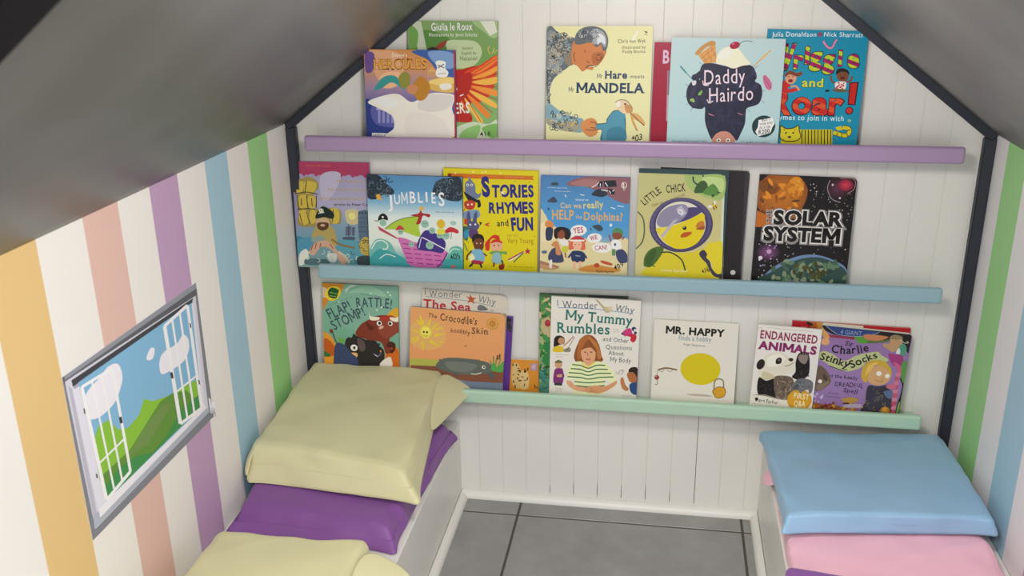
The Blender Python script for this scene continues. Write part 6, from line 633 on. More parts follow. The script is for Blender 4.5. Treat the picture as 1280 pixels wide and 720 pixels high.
book("black book with an orange planet and the earth, rightmost on the pale blue shelf", 2, [0.3875, -0.0357, 0.603], 0.0977, 0.0178, 0.1969, 0.2372, 0.011, 0.007, "#141011",
'"g","171314","171214","15110f"|"r","c4761c","8a4a1c",487,1932,538.7,538.7|"e","7a4416",188,2120,215.4,143.6,-20|"e","5f3a1c",351,1435,97.6,27.4,-161|"e","d98a24",492,1980,89.7,29.8,-141|"e","b0671c",379,2175,66.1,31.8,-30|"e","b0671c",140,1784,78.2,25.8,-132|"e","b0671c",665,1681,65.5,31.3,-22|"e","8e5018",653,1461,62.9,26.3,-112|"e","8e5018",424,1612,63.1,27.5,-19|"e","b0671c",390,1729,80.6,27.3,-4|"e","8e5018",131,1466,77.4,29.6,-50|"e","b0671c",789,1754,73.3,23.5,-12|"e","b0671c",656,1724,94.8,33.7,-178|"e","8e5018",782,1967,88.5,22.7,-95|"e","b0671c",824,2118,77.4,31.9,-122|"e","5f3a1c",667,2250,86.5,29.1,-167|"e","8e5018",297,1517,74.1,35.2,-68|"e","d98a24",686,1682,69.1,24.0,-6|"e","8e5018",410,2101,99.8,29.3,-112|"e","5f3a1c",291,2107,87.4,23.2,-180|"e","8e5018",500,1880,99.5,34.4,-148|"e","b0671c",199,1680,67.1,23.9,-93|"e","8e5018",417,1456,100.0,22.4,-120|"e","d98a24",207,1953,98.1,35.4,-51|"e","d98a24",763,1791,93.7,34.0,-50|"e","5f3a1c",312,1606,88.8,25.2,-90|"e","5f3a1c",207,2144,79.3,22.6,-89|"e","5f3a1c",102,1571,90.1,32.1,-5|"e","8e5018",382,1874,97.5,29.9,-77|"e","b0671c",248,1536,81.8,23.9,-118|"e","5f3a1c",79,1572,72.0,22.1,-138|"e","8e5018",336,2146,81.3,29.9,-124|"e","5f3a1c",89,1826,62.3,27.0,-50|"e","b0671c",694,1620,95.0,28.0,-128|"e","b0671c",314,1599,82.9,34.6,-57|"e","5f3a1c",659,1997,92.0,22.7,-67|"e","d98a24",165,1900,71.2,34.8,-12|"e","b0671c",330,1513,73.6,33.9,-35|"e","5f3a1c",886,1562,88.4,34.5,-165|"e","d98a24",512,1494,71.9,35.9,-136|"e","5f3a1c",707,1647,76.8,31.1,-120|"e","d98a24",491,2174,97.6,32.9,-5|"e","d98a24",452,2145,86.8,25.5,-45|"e","d98a24",232,2224,94.1,35.7,-55|"e","5f3a1c",777,1849,89.1,26.9,-171|"e","d98a24",811,1967,97.9,27.9,-118|"e","b0671c",697,2270,84.2,21.7,-89|"e","b0671c",469,1822,79.5,33.1,-9|"e","d48a22",749,2144,164.1,214.0,0|"e","b86a1a",600,1932,45.1,18.8,-18|"e","b86a1a",873,2254,49.2,17.4,-39|"e","b86a1a",782,2026,57.0,25.2,-76|"e","c07018",788,1908,38.8,26.4,-126|"e","c07018",642,2183,58.2,18.3,-68|"e","c07018",878,2010,59.3,25.5,-97|"e","c07018",569,2143,54.8,27.3,-65|"e","e0a03a",799,2270,44.3,20.4,-14|"e","e0a03a",876,2116,50.1,26.6,-29|"e","c07018",618,2158,62.7,24.5,-110|"e","e0a03a",742,2174,50.4,20.2,-167|"e","b86a1a",770,1967,60.4,26.1,-41|"e","e0a03a",853,2105,40.2,27.5,-102|"e","b86a1a",675,1976,48.9,27.7,-83|"e","c07018",611,1931,52.7,25.8,-77|"e","b86a1a",689,2184,64.1,22.9,-16|"s","171214",956,2407,1004,2119,971,1826,837,1562,607,1366,479,1211,1262,1176,1143,2414|"s","b8661c",-53,1594,128,1558,314,1463,433,1321,331,1271,188,1271,-28,1279|"e","d8d0c8",1319,1574,14.0,14.0,0|"e","8c8480",1684,1565,9.4,9.4,0|"e","8c8480",1600,1806,10.5,10.5,0|"e","b0a8a4",1830,1788,12.0,12.0,0|"e","8c8480",1360,2193,6.3,6.3,0|"e","d8d0c8",1346,2159,9.9,9.9,0|"e","8c8480",1139,1896,14.1,14.1,0|"e","8c8480",1557,1924,5.8,5.8,0|"e","d8d0c8",1166,2181,6.8,6.8,0|"e","8c8480",1862,1811,6.2,6.2,0|"e","b0a8a4",1654,1689,5.9,5.9,0|"e","b0a8a4",1470,1683,11.8,11.8,0|"e","8c8480",1542,1639,6.8,6.8,0|"e","d8d0c8",1720,2215,10.5,10.5,0|"e","8c8480",1726,1673,6.0,6.0,0|"e","b0a8a4",1632,1997,13.3,13.3,0|"e","b0a8a4",1942,1646,5.7,5.7,0|"e","8c8480",1556,2179,6.4,6.4,0|"e","d8d0c8",1867,1628,10.4,10.4,0|"e","8c8480",1133,1766,9.3,9.3,0|"e","d8d0c8",1133,2141,12.4,12.4,0|"e","d8d0c8",1106,2217,12.2,12.2,0|"e","8c8480",1142,1769,7.7,7.7,0|"e","b0a8a4",1442,1951,13.8,13.8,0|"e","d8d0c8",1660,2175,7.1,7.1,0|"e","b0a8a4",1424,1648,10.5,10.5,0|"e","8c8480",1577,1897,12.4,12.4,0|"e","8c8480",1327,2080,6.9,6.9,0|"e","d8d0c8",1731,1416,11.4,11.4,0|"e","8c8480",1210,2073,7.3,7.3,0|"e","8c8480",1789,1923,5.9,5.9,0|"e","b0a8a4",1046,2206,10.2,10.2,0|"e","b0a8a4",1856,1490,9.8,9.8,0|"e","b0a8a4",1925,1764,7.7,7.7,0|"e","d8d0c8",1440,1906,7.6,7.6,0|"e","d8d0c8",1650,2147,10.8,10.8,0|"e","d8d0c8",1348,2151,7.0,7.0,0|"e","d8d0c8",1316,2014,6.5,6.5,0|"e","b0a8a4",1149,2023,7.4,7.4,0|"e","d8d0c8",1297,1629,7.8,7.8,0|"e","b0a8a4",1771,1842,8.3,8.3,0|"e","8c8480",1257,1600,9.6,9.6,0|"e","b0a8a4",1175,1738,9.3,9.3,0|"e","b0a8a4",1475,1861,13.5,13.5,0|"e","b0a8a4",1573,1514,10.8,10.8,0|"e","b0a8a4",1462,1535,6.0,6.0,0|"e","b0a8a4",1912,1711,12.6,12.6,0|"e","b0a8a4",1740,1696,12.4,12.4,0|"e","b0a8a4",1720,1469,13.3,13.3,0|"e","d8d0c8",1179,2063,12.4,12.4,0|"e","b0a8a4",1057,2082,14.2,14.2,0|"e","8c8480",1294,1942,9.3,9.3,0|"e","8c8480",1463,2148,8.2,8.2,0|"e","8c8480",1395,1560,11.6,11.6,0|"e","8c8480",1363,1512,7.3,7.3,0|"e","8c8480",1182,1973,9.2,9.2,0|"e","b0a8a4",1315,1684,13.8,13.8,0|"e","8c8480",1884,1578,7.2,7.2,0|"e","d8d0c8",1685,1698,9.9,9.9,0|"e","b0a8a4",1856,2038,9.7,9.7,0|"e","b0a8a4",1182,2014,13.2,13.2,0|"e","b0a8a4",1480,2132,12.7,12.7,0|"e","8c8480",1541,1388,6.2,6.2,0|"e","b0a8a4",1668,1915,8.7,8.7,0|"e","8c8480",1626,1765,10.2,10.2,0|"e","d8d0c8",1054,1601,9.7,9.7,0|"e","d8d0c8",1312,1658,7.2,7.2,0|"e","b0a8a4",1125,1642,9.2,9.2,0|"e","d8d0c8",1905,1955,6.0,6.0,0|"e","8c8480",1854,2187,10.2,10.2,0|"e","9088a0",1090,416,6.6,6.6,0|"e","9088a0",457,889,6.6,6.6,0|"e","d8d0c8",254,313,11.9,11.9,0|"e","9088a0",1410,678,9.1,9.1,0|"e","9088a0",743,671,8.1,8.1,0|"e","d8d0c8",233,846,6.4,6.4,0|"e","9088a0",260,427,14.5,14.5,0|"e","d8d0c8",699,852,9.8,9.8,0|"e","d8d0c8",399,713,7.8,7.8,0|"e","d8d0c8",151,165,11.9,11.9,0|"e","d8d0c8",1522,446,13.2,13.2,0|"e","9088a0",774,573,9.7,9.7,0|"e","d8d0c8",501,570,12.8,12.8,0|"e","9088a0",1300,222,12.3,12.3,0|"e","9088a0",334,736,5.6,5.6,0|"e","9088a0",1999,726,7.2,7.2,0|"e","d8d0c8",733,841,7.5,7.5,0|"e","d8d0c8",2039,426,11.6,11.6,0|"e","9088a0",261,765,11.4,11.4,0|"e","d8d0c8",1258,733,11.3,11.3,0|"e","9088a0",181,567,7.2,7.2,0|"e","d8d0c8",1779,246,6.0,6.0,0|"e","9088a0",1926,793,6.0,6.0,0|"e","9088a0",1127,580,8.1,8.1,0|"e","9088a0",826,703,13.6,13.6,0|"e","9088a0",166,705,14.2,14.2,0|"e","d8d0c8",181,563,11.6,11.6,0|"e","9088a0",230,214,12.7,12.7,0|"e","9088a0",1522,590,8.8,8.8,0|"e","d8d0c8",1439,543,6.1,6.1,0|"e","9088a0",1769,462,14.5,14.5,0|"e","9088a0",520,740,11.0,11.0,0|"e","d8d0c8",664,677,10.1,10.1,0|"e","d8d0c8",220,206,14.3,14.3,0|"e","9088a0",832,203,12.4,12.4,0|"e","9088a0",454,793,6.9,6.9,0|"e","d8d0c8",672,912,11.8,11.8,0|"e","d8d0c8",373,496,6.2,6.2,0|"e","d8d0c8",820,553,11.4,11.4,0|"e","9088a0",827,719,12.9,12.9,0|"e","d8d0c8",1404,444,8.4,8.4,0|"e","9088a0",1987,528,8.1,8.1,0|"e","d8d0c8",1592,883,5.6,5.6,0|"e","d8d0c8",359,819,13.6,13.6,0|"e","d8d0c8",1833,461,7.9,7.9,0|"e","9088a0",1662,789,7.9,7.9,0|"e","d8d0c8",654,337,12.6,12.6,0|"e","d8d0c8",1329,828,7.1,7.1,0|"e","9088a0",1851,620,8.0,8.0,0|"e","9088a0",1437,303,10.0,10.0,0|"e","9088a0",970,854,11.8,11.8,0|"e","d8d0c8",523,745,13.7,13.7,0|"e","d8d0c8",718,651,9.4,9.4,0|"e","9088a0",87,685,14.2,14.2,0|"e","9088a0",214,724,10.5,10.5,0|"e","d8d0c8",391,425,11.7,11.7,0|"e","9088a0",1359,481,13.9,13.9,0|"e","9088a0",996,935,10.8,10.8,0|"e","9088a0",355,738,10.7,10.7,0|"e","d8d0c8",1883,860,12.6,12.6,0|"r","5a2f44","171214",1603,2145,265.1,247.4|"l","8a8088",17.6,1430,2318,1396,2136,1504,1923,1684,1858|"r","d03a50","6a1c30",1751,2223,158.6,126.9|"l","b07a80",14.1,1633,2362,1909,2352,1930,2159,1803,2045|"e","d8c8c8",1492,2220,21.2,21.2,0|"e","d8c8c8",1664,1948,21.3,21.3,0|"r","7c4a78","171214",306,714,257.6,202.4|"e","c090c0",323,734,51.5,51.5,0|"e","d8d0d8",155,585,44.3,44.3,0|"e","a080b0",268,746,10.7,10.7,0|"e","d8c8e0",107,886,10.5,10.5,0|"e","d8c8e0",530,398,14.6,14.6,0|"e","d8c8e0",173,414,15.6,15.6,0|"e","d8c8e0",541,456,12.1,12.1,0|"e","a080b0",140,860,7.7,7.7,0|"e","a080b0",223,429,18.1,18.1,0|"e","d8c8e0",254,887,11.0,11.0,0|"e","a080b0",424,343,13.3,13.3,0|"e","a080b0",333,868,17.3,17.3,0|"e","d8c8e0",258,522,7.6,7.6,0|"e","a080b0",403,652,9.7,9.7,0|"e","a080b0",442,824,12.3,12.3,0|"e","d8c8e0",319,866,13.0,13.0,0|"e","d8c8e0",372,578,14.3,14.3,0|"e","a080b0",221,797,7.5,7.5,0|"e","a080b0",144,321,8.6,8.6,0|"e","a080b0",365,631,9.6,9.6,0|"e","a080b0",526,525,13.1,13.1,0|"e","d8c8e0",295,813,7.6,7.6,0|"e","a080b0",443,853,14.0,14.0,0|"e","d8c8e0",463,872,8.8,8.8,0|"e","a080b0",425,811,14.7,14.7,0|"e","a080b0",490,368,14.6,14.6,0|"e","a080b0",260,658,11.5,11.5,0|"e","d8c8e0",136,537,16.7,16.7,0|"s","6a84a8",184,98,309,259,475,421,748,588,1059,699,1378,705,1706,603,1940,447,1969,105,185,91|"s","2f4a44",214,92,380,271,584,408,858,556,1135,647,1418,655,1710,558,1946,391,1969,105|"e","44604c",1056,269,83.4,38.2,-93|"e","8a9478",1272,180,54.0,50.4,-114|"e","44604c",1694,520,84.5,44.3,-174|"e","44604c",1058,214,65.8,43.6,-150|"e","27403c",1573,320,56.5,37.9,-91|"e","7c8c6a",686,245,84.3,46.8,-83|"e","27403c",720,386,80.4,37.7,-21|"e","5c7a5c",1944,260,77.2,39.7,-136|"e","44604c",992,458,71.5,47.6,-115|"e","5c7a5c",1514,484,66.3,49.1,-61|"e","8a9478",462,174,60.0,40.1,-103|"e","44604c",1237,213,59.9,38.3,-169|"e","44604c",1047,239,57.8,41.6,-141|"e","7c8c6a",1539,353,77.4,36.2,-69|"e","7c8c6a",1017,366,56.8,37.5,-22|"e","7c8c6a",873,247,82.7,44.5,-57|"e","27403c",819,350,63.9,45.4,-43|"e","8a9478",962,118,86.0,47.9,-49|"e","44604c",1374,212,71.4,53.6,-128|"e","7c8c6a",890,332,87.7,53.4,-153|"e","44604c",683,141,74.6,37.9,-67|"e","7c8c6a",685,527,76.2,49.4,-129|"e","44604c",1374,207,57.1,41.1,-118|"e","27403c",1417,467,64.6,36.3,-89|"e","7c8c6a",1022,472,85.6,37.0,-42|"e","7c8c6a",944,372,79.4,46.3,-121|"e","44604c",1186,331,62.4,38.3,-164|"e","27403c",1626,379,86.8,42.3,-156|"e","8a9478",1660,140,68.0,35.8,-123|"e","27403c",531,133,83.2,34.9,-111|"e","44604c",1718,566,79.6,37.2,-66|"e","7c8c6a",1395,197,69.2,36.3,-60|"e","27403c",919,375,58.9,54.8,-117|"e","5c7a5c",1501,103,81.6,47.0,-28|"e","44604c",646,481,69.0,33.6,-164|"e","5c7a5c",704,113,88.1,50.4,-139|"e","44604c",448,358,62.2,49.6,-105|"e","8a9478",1410,381,86.8,40.1,-155|"e","7c8c6a",1381,531,85.4,36.5,-15|"e","5c7a5c",787,175,77.0,39.8,-70|"e","7c8c6a",558,164,65.4,41.9,-7|"e","27403c",1590,489,70.4,53.3,-70|"e","8a9478",1213,360,69.8,54.6,-45|"e","44604c",1018,528,80.0,36.3,-154|"e","44604c",710,385,74.4,41.3,-34|"e","44604c",919,387,73.5,51.8,-120|"e","7c8c6a",1047,464,72.4,53.8,-92|"e","5c7a5c",1659,469,78.5,46.5,-59|"e","7c8c6a",1221,469,77.4,52.2,-132|"e","5c7a5c",702,53,84.1,41.3,-97|"e","27403c",1576,336,59.5,43.9,-167|"e","5c7a5c",804,510,67.9,46.5,-168|"e","27403c",1280,428,80.5,45.3,-16|"e","27403c",998,171,56.9,42.4,-85|"e","44604c",1287,495,86.9,50.5,-86|"e","8a9478",1098,161,61.1,44.7,-135|"e","5c7a5c",1738,482,72.7,37.5,-176|"e","5c7a5c",1590,502,86.0,45.0,-91|"e","7c8c6a",1032,463,68.0,37.5,-125|"e","7c8c6a",949,157,56.6,39.6,-177|"e","3a3c18",887,314,61.0,33.7,-70|"e","4a4a1c",1384,311,72.0,28.6,-170|"e","3a3c18",1318,503,67.7,34.5,-77|"e","4a4a1c",1193,390,72.1,29.2,-67|"e","3a3c18",1251,334,66.4,33.2,-151|"e","4a4a1c",917,454,61.1,38.4,-146|"e","4a4a1c",1292,238,71.3,44.8,-39|"e","4a4a1c",1368,326,63.8,34.0,-139|"e","4a4a1c",1401,232,54.5,39.4,-87|"e","3a3c18",1025,268,67.7,40.3,-113|"e","4a4a1c",1093,417,61.7,46.3,-27|"e","4a4a1c",1506,351,67.4,30.1,-48|"e","3a3c18",1369,377,70.8,29.2,-48|"e","3a3c18",1464,321,71.8,44.3,-104|"p","171214",-25,78,185,91,207,0,-18,-14|"t","d8d4d0","THE",337,1361,306,1648,109.1,0.12,0.0,0,0,0|"t","171214","THE",330,1360,299,1648,101.8,0.04,0.0,0,0,0|"t","8f8a88","SOLAR",340,1335,1778,1343,283.7,0.3,0.0,0,0,0|"t","e2ded8","SOLAR",346,1342,1771,1350,280.0,0.2,0.0,0,0,0|"t","14100f","SOLAR",353,1347,1763,1357,276.3,0.1,0.0,0,0,0|"t","8f8a88","SYSTEM",162,978,1773,980,286.1,0.3,0.0,0,0,0|"t","e2ded8","SYSTEM",169,986,1766,987,282.3,0.2,0.0,0,0,0|"t","14100f","SYSTEM",175,990,1758,994,278.6,0.1,0.0,0,0,0|"e","8a5a2c",761,1515,46.9,46.9,0|"t","9aa0a0","Rosalind Mist",719,103,1167,111,51.9,0.02,0.0,0,0,0')
book("green book with a brown buffalo, leftmost on the mint shelf", 3, [-0.6061, -0.0358, 0.3056], 0.1048, 0.0099, 0.1869, 0.2506, 0.008, 0, "#7a9a84",
'"g","7da894","78a890","74a68c","6ea088","b8843c","a86a2c"|"p","c8822c",13,2510,585,2507,463,2273,143,2060,2,1822|"p","cdb49c",17,2419,153,2355,119,2140,14,2151|"s","e0c030",85,2286,188,2405,386,2432,464,2306,377,2138,210,2080,97,2156|"s","1c5428",158,2322,254,2405,416,2355,401,2270,344,2143,196,2161,155,2224|"k","c8d86a",10.1,200,2276,217,2288,233,2270,250,2286,266,2264,283,2281|"k","c8d86a",10.1,305,2256,325,2269,343,2250,362,2265,380,2243|"k","c8d86a",8.7,197,2194,212,2211,225,2190,240,2201,254,2187,269,2202|"k","c8d86a",8.7,288,2183,303,2200,316,2179,331,2194,345,2176|"e","8fb8a0",1125,1885,623.1,590.3,0|"s","7da894",544,2212,1135,2309,1716,2113,1708,1689,718,1401,393,1613|"p","b8cab8",581,2377,716,2494,912,2504,681,2415,585,2280|"k","4f6c64",9.5,172,1956,190,1980,207,1972,225,1999|"k","4f6c64",9.4,247,1989,264,2017,279,2003,296,2023,312,2017,329,2039,345,2031,362,2061,377,2046|"k","4f6c64",9.4,399,2055,417,2081,434,2070,452,2093|"k","4f6c64",9.4,473,2087,491,2111,508,2102,526,2131|"k","4f6c64",9.4,547,2119,564,2141,581,2135,599,2162,616,2150,634,2180,651,2165|"k","4f6c64",9.4,672,2174,688,2203,703,2188,719,2216,734,2201,750,2227|"k","4f6c64",9.3,955,2273,972,2289,989,2270,1006,2290,1023,2267,1040,2285,1056,2264|"k","4f6c64",9.3,1078,2263,1093,2278,1108,2260,1124,2272,1139,2257,1154,2277|"k","4f6c64",9.3,1175,2254,1192,2272,1209,2251,1226,2263|"k","4f6c64",9.3,1247,2247,1263,2261,1278,2245,1294,2257,1310,2242,1326,2259,1342,2239,1358,2256,1373,2236|"k","4f6c64",9.3,1394,2234,1412,2252,1428,2231,1445,2248|"k","4f6c64",9.3,1466,2228,1483,2246,1500,2225,1517,2242|"k","4f6c64",9.3,1538,2222,1554,2243,1571,2219,1587,2232,1604,2216,1620,2235,1637,2213|"t","3a4a58","FLAP!",167,1613,758,1897,246.2,0.03,0.0,0.06,0,0|"t","3a4a58","RATTLE!",831,1941,1732,1958,230.1,0.03,-26.3,0.05,0,0|"t","3a4a58","STOMP!",271,1347,1090,1785,233.6,0.03,0.0,0.05,0,0|"e","c8d8c0",933,1966,18.2,18.2,0|"e","c8d8c0",1625,2361,22.7,22.7,0|"e","c8d8c0",1677,2292,23.4,23.4,0|"e","c8d8c0",1202,2305,21.2,21.2,0|"e","c8d8c0",1341,1912,25.8,25.8,0|"e","c8d8c0",413,2070,17.9,17.9,0|"e","c8d8c0",993,1426,24.4,24.4,0|"e","c8d8c0",1462,1985,26.1,26.1,0|"s","d8902c",-19,1257,180,1202,306,975,364,710,257,501,-27,550|"s","b8561c",17,1125,175,1068,302,841,197,700,16,823|"s","d8a02c",1580,1780,1876,1992,1893,1471,1703,1393|"s","c8641c",1564,921,1827,1004,1885,474,1555,452|"s","7a3424",813,1274,919,1512,1120,1655,1384,1785,1710,1788,1871,1699,1883,1404,1703,1361,1633,1125,1695,929,1546,853,1436,1113,1141,1161|"s","8c4030",1382,1670,1612,1749,1838,1697,1834,1401,1569,1220,1376,1374|"s","a83428",1351,1734,1710,1801,1773,1693,1415,1672|"s","e4dcc4",1151,1870,1187,1758,1400,1737,1365,1669,1185,1659,1155,1756|"s","e4dcc4",1661,1752,1840,1762,1880,1863,1870,1666,1708,1670|"e","ece4d4",1397,1592,62.4,62.4,0|"e","ece4d4",1668,1602,55.7,55.7,0|"e","1c1614",1403,1593,36.1,36.1,0|"e","1c1614",1661,1601,36.0,36.0,0|"s","5a2418",1069,1619,1182,1527,1279,1467,1179,1402,1099,1489|"e","d8a890",1444,1493,65.8,32.9,30|"s","4a2016",1666,1160,1780,1101,1761,934,1677,862,1645,910,1713,997,1565,1021,1600,1123|"s","2b2624",572,1159,712,1201,748,1286,846,1242,1042,1171,1141,1161,1305,1138,1369,1042,1498,917,1492,649,1355,371,788,333,536,856|"p","2b2624",712,1201,755,1303,845,1209|"p","2b2624",1042,1155,1125,1176,1139,1078|"p","2b2624",1173,1130,1273,1169,1270,1069|"p","2b2624",1304,1088,1419,1095,1368,992|"p","2b2624",561,1142,646,1214,710,1118|"s","5c4a48",844,1176,1008,1119,1036,921,902,879|"e","e8e4d8",758,944,86.9,80.2,0|"e","22201e",765,944,30.1,40.1,0|"s","e0b070",685,815,834,808,815,706,699,732|"l","7a6a9c",20.0,1232,833,1363,775,1431,879|"l","d8d4c8",13.3,1265,802,1346,757|"e","e8a030",1415,902,19.9,19.9,0|"s","3a4464",270,906,375,1047,540,990,701,799,830,673,821,335,284,299|"l","4a3a34",26.7,218,1337,264,1207,309,1076,374,1013|"e","7a3a28",204,1330,46.8,53.5,0|"p","6aa048",360,1113,430,1217,461,1119,513,1205,543,1091,441,1034|"s","ded6c8",1392,576,1527,718,1659,761,1688,528,1421,376|"s","3c6a34",-1,822,164,731,129,678,1,687')
book("worn cream book with red title letters, sticking up behind the crocodile cover", 3, [-0.3633, -0.0368, 0.3091], 0.1224, 0.045, 0.2018, 0.2394, 0.006, 0.012, "#e8e4da",
'"g","cfc5b4","c9bfae","b8a078"|"t","6b7076","I",57,2249,111,2254,139.5,0.0,0.0,0,0,0|"t","6b7076","Wonder",166,2220,973,2253,154.9,0.0,0.0,0.06,0,0|"t","6b7076","Why",1334,2197,1754,2146,160.8,0.0,0.0,0.08,0,0|"l","7c8c9a",15.5,89,2213,637,2208,1136,2191,1748,2118|"s","b0542c",1152,2362,1200,2289,1300,2282,1233,2230,1260,2140,1175,2179,1092,2148,1127,2228,1063,2292,1139,2291|"t","b02a34","The Sea",35,1943,1184,1947,202.5,0.05,0.0,0,1,0|"s","6c6a6a",1334,2023,1368,2123,1482,2114,1582,2026,1412,1991|"e","b8a894",1677,2015,53.6,30.6,0|"p","b08a4c",1944,1982,2028,1970,2118,178,2053,171')
book("orange book with a crocodile and a smiling sun, on the mint shelf", 3, [-0.3739, -0.0441, 0.3085], 0.1224, 0.0347, 0.2263, 0.1984, 0.006, 0.014, "#3a3566",
'"g","dc9c62","dc9a62","da9660","d8925c","d28a58"|"e","d8a662",403,1334,470.0,372.1,0|"p","dcc038",210,1848,358,1606,262,1566|"p","dcc038",516,1501,724,1695,555,1465|"p","dcc038",596,1370,886,1415,598,1292|"p","dcc038",522,1226,779,1051,465,1162|"p","dcc038",348,1152,334,893,270,1165|"p","dcc038",230,1201,56,1087,209,1298|"p","dcc038",188,1355,14,1459,206,1416|"p","dcc038",263,1519,103,1722,320,1583|"p","dcc038",417,1571,490,1773,476,1557|"p","dcc038",53,1225,189,1277,20,1123|"p","dcc038",735,1225,873,1158,717,1184|"p","dcc038",612,1509,862,1569,614,1450|"e","dccb4a",382,1403,140.9,156.5,0|"e","e4d65c",389,1420,101.7,109.5,0|"e","1c1a14",335,1399,23.5,27.4,0|"e","1c1a14",413,1398,23.5,27.4,0|"l","8a6a20",11.8,337,1321,384,1301,430,1329|"t","3c2a1c","The",428,1776,646,1754,101.1,0.015,0.0,0.12,1,0|"t","3c2a1c","Crocodile\'s",708,1713,1608,1671,170.8,0.02,0.0,0.12,1,0|"t","3c2a1c","knobbly",977,1454,1440,1430,101.1,0.015,0.0,0.14,1,0|"t","3c2a1c","Skin",1470,1456,1875,1468,154.7,0.02,0.0,0.1,1,0|"e","c48a3a",1964,1732,141.8,138.0,0|"e","d4a458",1964,1732,115.0,111.1,0|"e","c08434",1964,1732,84.3,80.5,0|"e","e8dcc0",1956,1731,23.0,23.0,0|"l","b47830",11.5,1964,1732,2062,1740|"l","b47830",11.5,1964,1732,2035,1668|"l","b47830",11.5,1964,1732,1968,1631|"l","b47830",11.5,1964,1732,1898,1656|"l","b47830",11.5,1964,1732,1865,1723|"l","b47830",11.5,1964,1732,1893,1795|"l","b47830",11.5,1964,1732,1960,1832|"l","b47830",11.5,1964,1732,2030,1807|"l","5a4a34",15.6,1310,1129,1348,1148,1380,1127|"s","a8a84c",27,706,239,733,786,734,946,589,30,554|"p","7a4a34",30,554,712,588,1105,444,1951,602,2297,594,2323,319,1423,234,952,350,32,426|"p","6a7888",9,363,952,330,1421,282,2323,319,2342,-159,22,-386|"s","5a6058",642,582,709,707,862,801,1095,833,1404,829,1713,818,1907,776,1995,665,1954,523,1724,482,1494,440,1105,444,792,495|"e","5a6058",747,744,31.5,27.6,0|"e","5a6058",813,757,31.5,27.6,0|"e","5a6058",879,769,31.5,27.5,0|"e","5a6058",945,781,31.4,27.5,0|"e","5a6058",1010,793,31.4,27.5,0|"e","5a6058",1076,806,31.4,27.5,0|"e","5a6058",1142,818,31.4,27.4,0|"e","5a6058",1208,817,31.3,27.4,0|"e","5a6058",1273,817,31.3,27.4,0|"e","5a6058",1339,816,31.3,27.4,0|"e","5a6058",1405,816,31.3,27.4,0|"e","5a6058",1470,816,31.3,27.3,0|"e","5a6058",1536,815,31.2,27.3,0|"e","5a6058",1602,815,31.2,27.3,0|"e","5a6058",1667,814,31.2,27.3,0|"s","6c7268",865,702,1330,743,1640,692,1414,513,1026,517|"e","e4e0c8",1792,662,42.9,42.9,0|"e","1c1a14",1799,663,23.4,23.4,0|"l","d8d4c0",19.6,1493,480,1609,475,1742,523|"s","505650",1877,535,2031,530,2055,405,1938,442|"s","505650",1066,461,1183,451,1146,368|"l","4c8a44",27.3,2009,607,1943,838|"l","4c8a44",27.3,2028,609,2015,963|"l","4c8a44",27.3,2066,612,2093,931|"l","4c8a44",27.3,2104,616,2189,900|"l","4c8a44",27.2,2143,619,2269,828|"l","5a3a28",34.8,2113,991,2118,874|"l","5a3a28",34.8,2166,1016,2163,897|"s","4f9a48",1970,623,2021,806,2121,696,2249,846,2277,612,2106,576')
book("purple-edged book showing only its right edge, behind the crocodile cover", 3, [-0.3458, -0.0295, 0.3092], 0.1224, 0.0481, 0.1963, 0.1883, 0.005, 0, "#5a3084",
'"g","5f3488","5a3084","582e80"|"p","241e22",1577,1856,1920,1846,1940,1482,1799,1624,1588,1643|"e","3a3438",1905,1679,26.8,19.2,-150|"e","4c4448",1916,1722,37.9,17.1,-99|"e","4c4448",1864,1727,38.4,14.6,-177|"e","3a3438",1778,1747,30.4,17.8,-32|"e","4c4448",1837,1609,37.4,17.4,-35|"e","3a3438",1848,1596,30.3,18.5,-178|"e","3a3438",1811,1551,30.3,11.7,-78|"e","4c4448",1922,1564,28.8,15.3,-175|"e","3a3438",1874,1556,30.7,15.5,-79|"e","3a3438",1931,1606,35.2,19.2,-168|"e","3a3438",1861,1603,37.3,17.9,-151|"e","3a3438",1827,1678,36.6,18.2,-74|"e","4c4448",1814,1622,32.1,13.2,-176|"e","3a3438",1823,1738,33.3,14.9,-37')
book("small orange book with spotted cheetah legs, low beside the purple edge", 3, [-0.2274, -0.0238, 0.3049], 0.1224, -0.0104, 0.1004, 0.082, 0.004, 0, "#e8e4da",
'"g","d08a2c","cc8426"|"s","cfae70",372,628,445,750,541,675,579,399,559,111,404,151,355,388|"s","d4b478",559,438,636,561,751,487,771,249,732,107,570,111|"e","1c1814",406,268,34.3,15.4,-73|"e","1c1814",443,135,33.1,10.6,-62|"e","1c1814",399,437,26.1,9.8,-31|"e","1c1814",615,396,34.4,10.2,-6|"e","1c1814",732,359,37.4,14.9,-98|"e","1c1814",531,302,38.0,11.2,-58|"e","1c1814",683,316,33.2,9.6,-1|"e","1c1814",553,551,27.9,10.5,-23|"e","1c1814",498,358,33.3,12.9,-134|"e","1c1814",440,153,40.8,14.6,-82|"e","1c1814",683,524,37.6,14.7,-136|"e","1c1814",579,304,27.2,13.6,-26|"e","1c1814",523,600,26.5,12.6,-28|"e","1c1814",569,303,28.5,12.3,-8|"e","1c1814",676,566,37.6,15.6,-58|"e","1c1814",520,538,28.2,14.1,-169|"e","1c1814",662,200,40.5,10.6,-99|"e","1c1814",519,452,26.0,13.7,-47|"l","1c1814",27.3,464,711,479,653|"l","1c1814",27.3,387,708,402,661|"l","1c1814",27.4,548,557,563,502|"l","1c1814",27.3,675,578,663,514|"l","1c1814",27.3,751,626,732,565|"p","a88c9c",801,727,961,754,969,576,817,549|"s","c0a4b4",839,689,923,712,916,605,847,610|"l","1c1814",23.5,905,216,917,128|"l","1c1814",23.5,955,178,970,123')
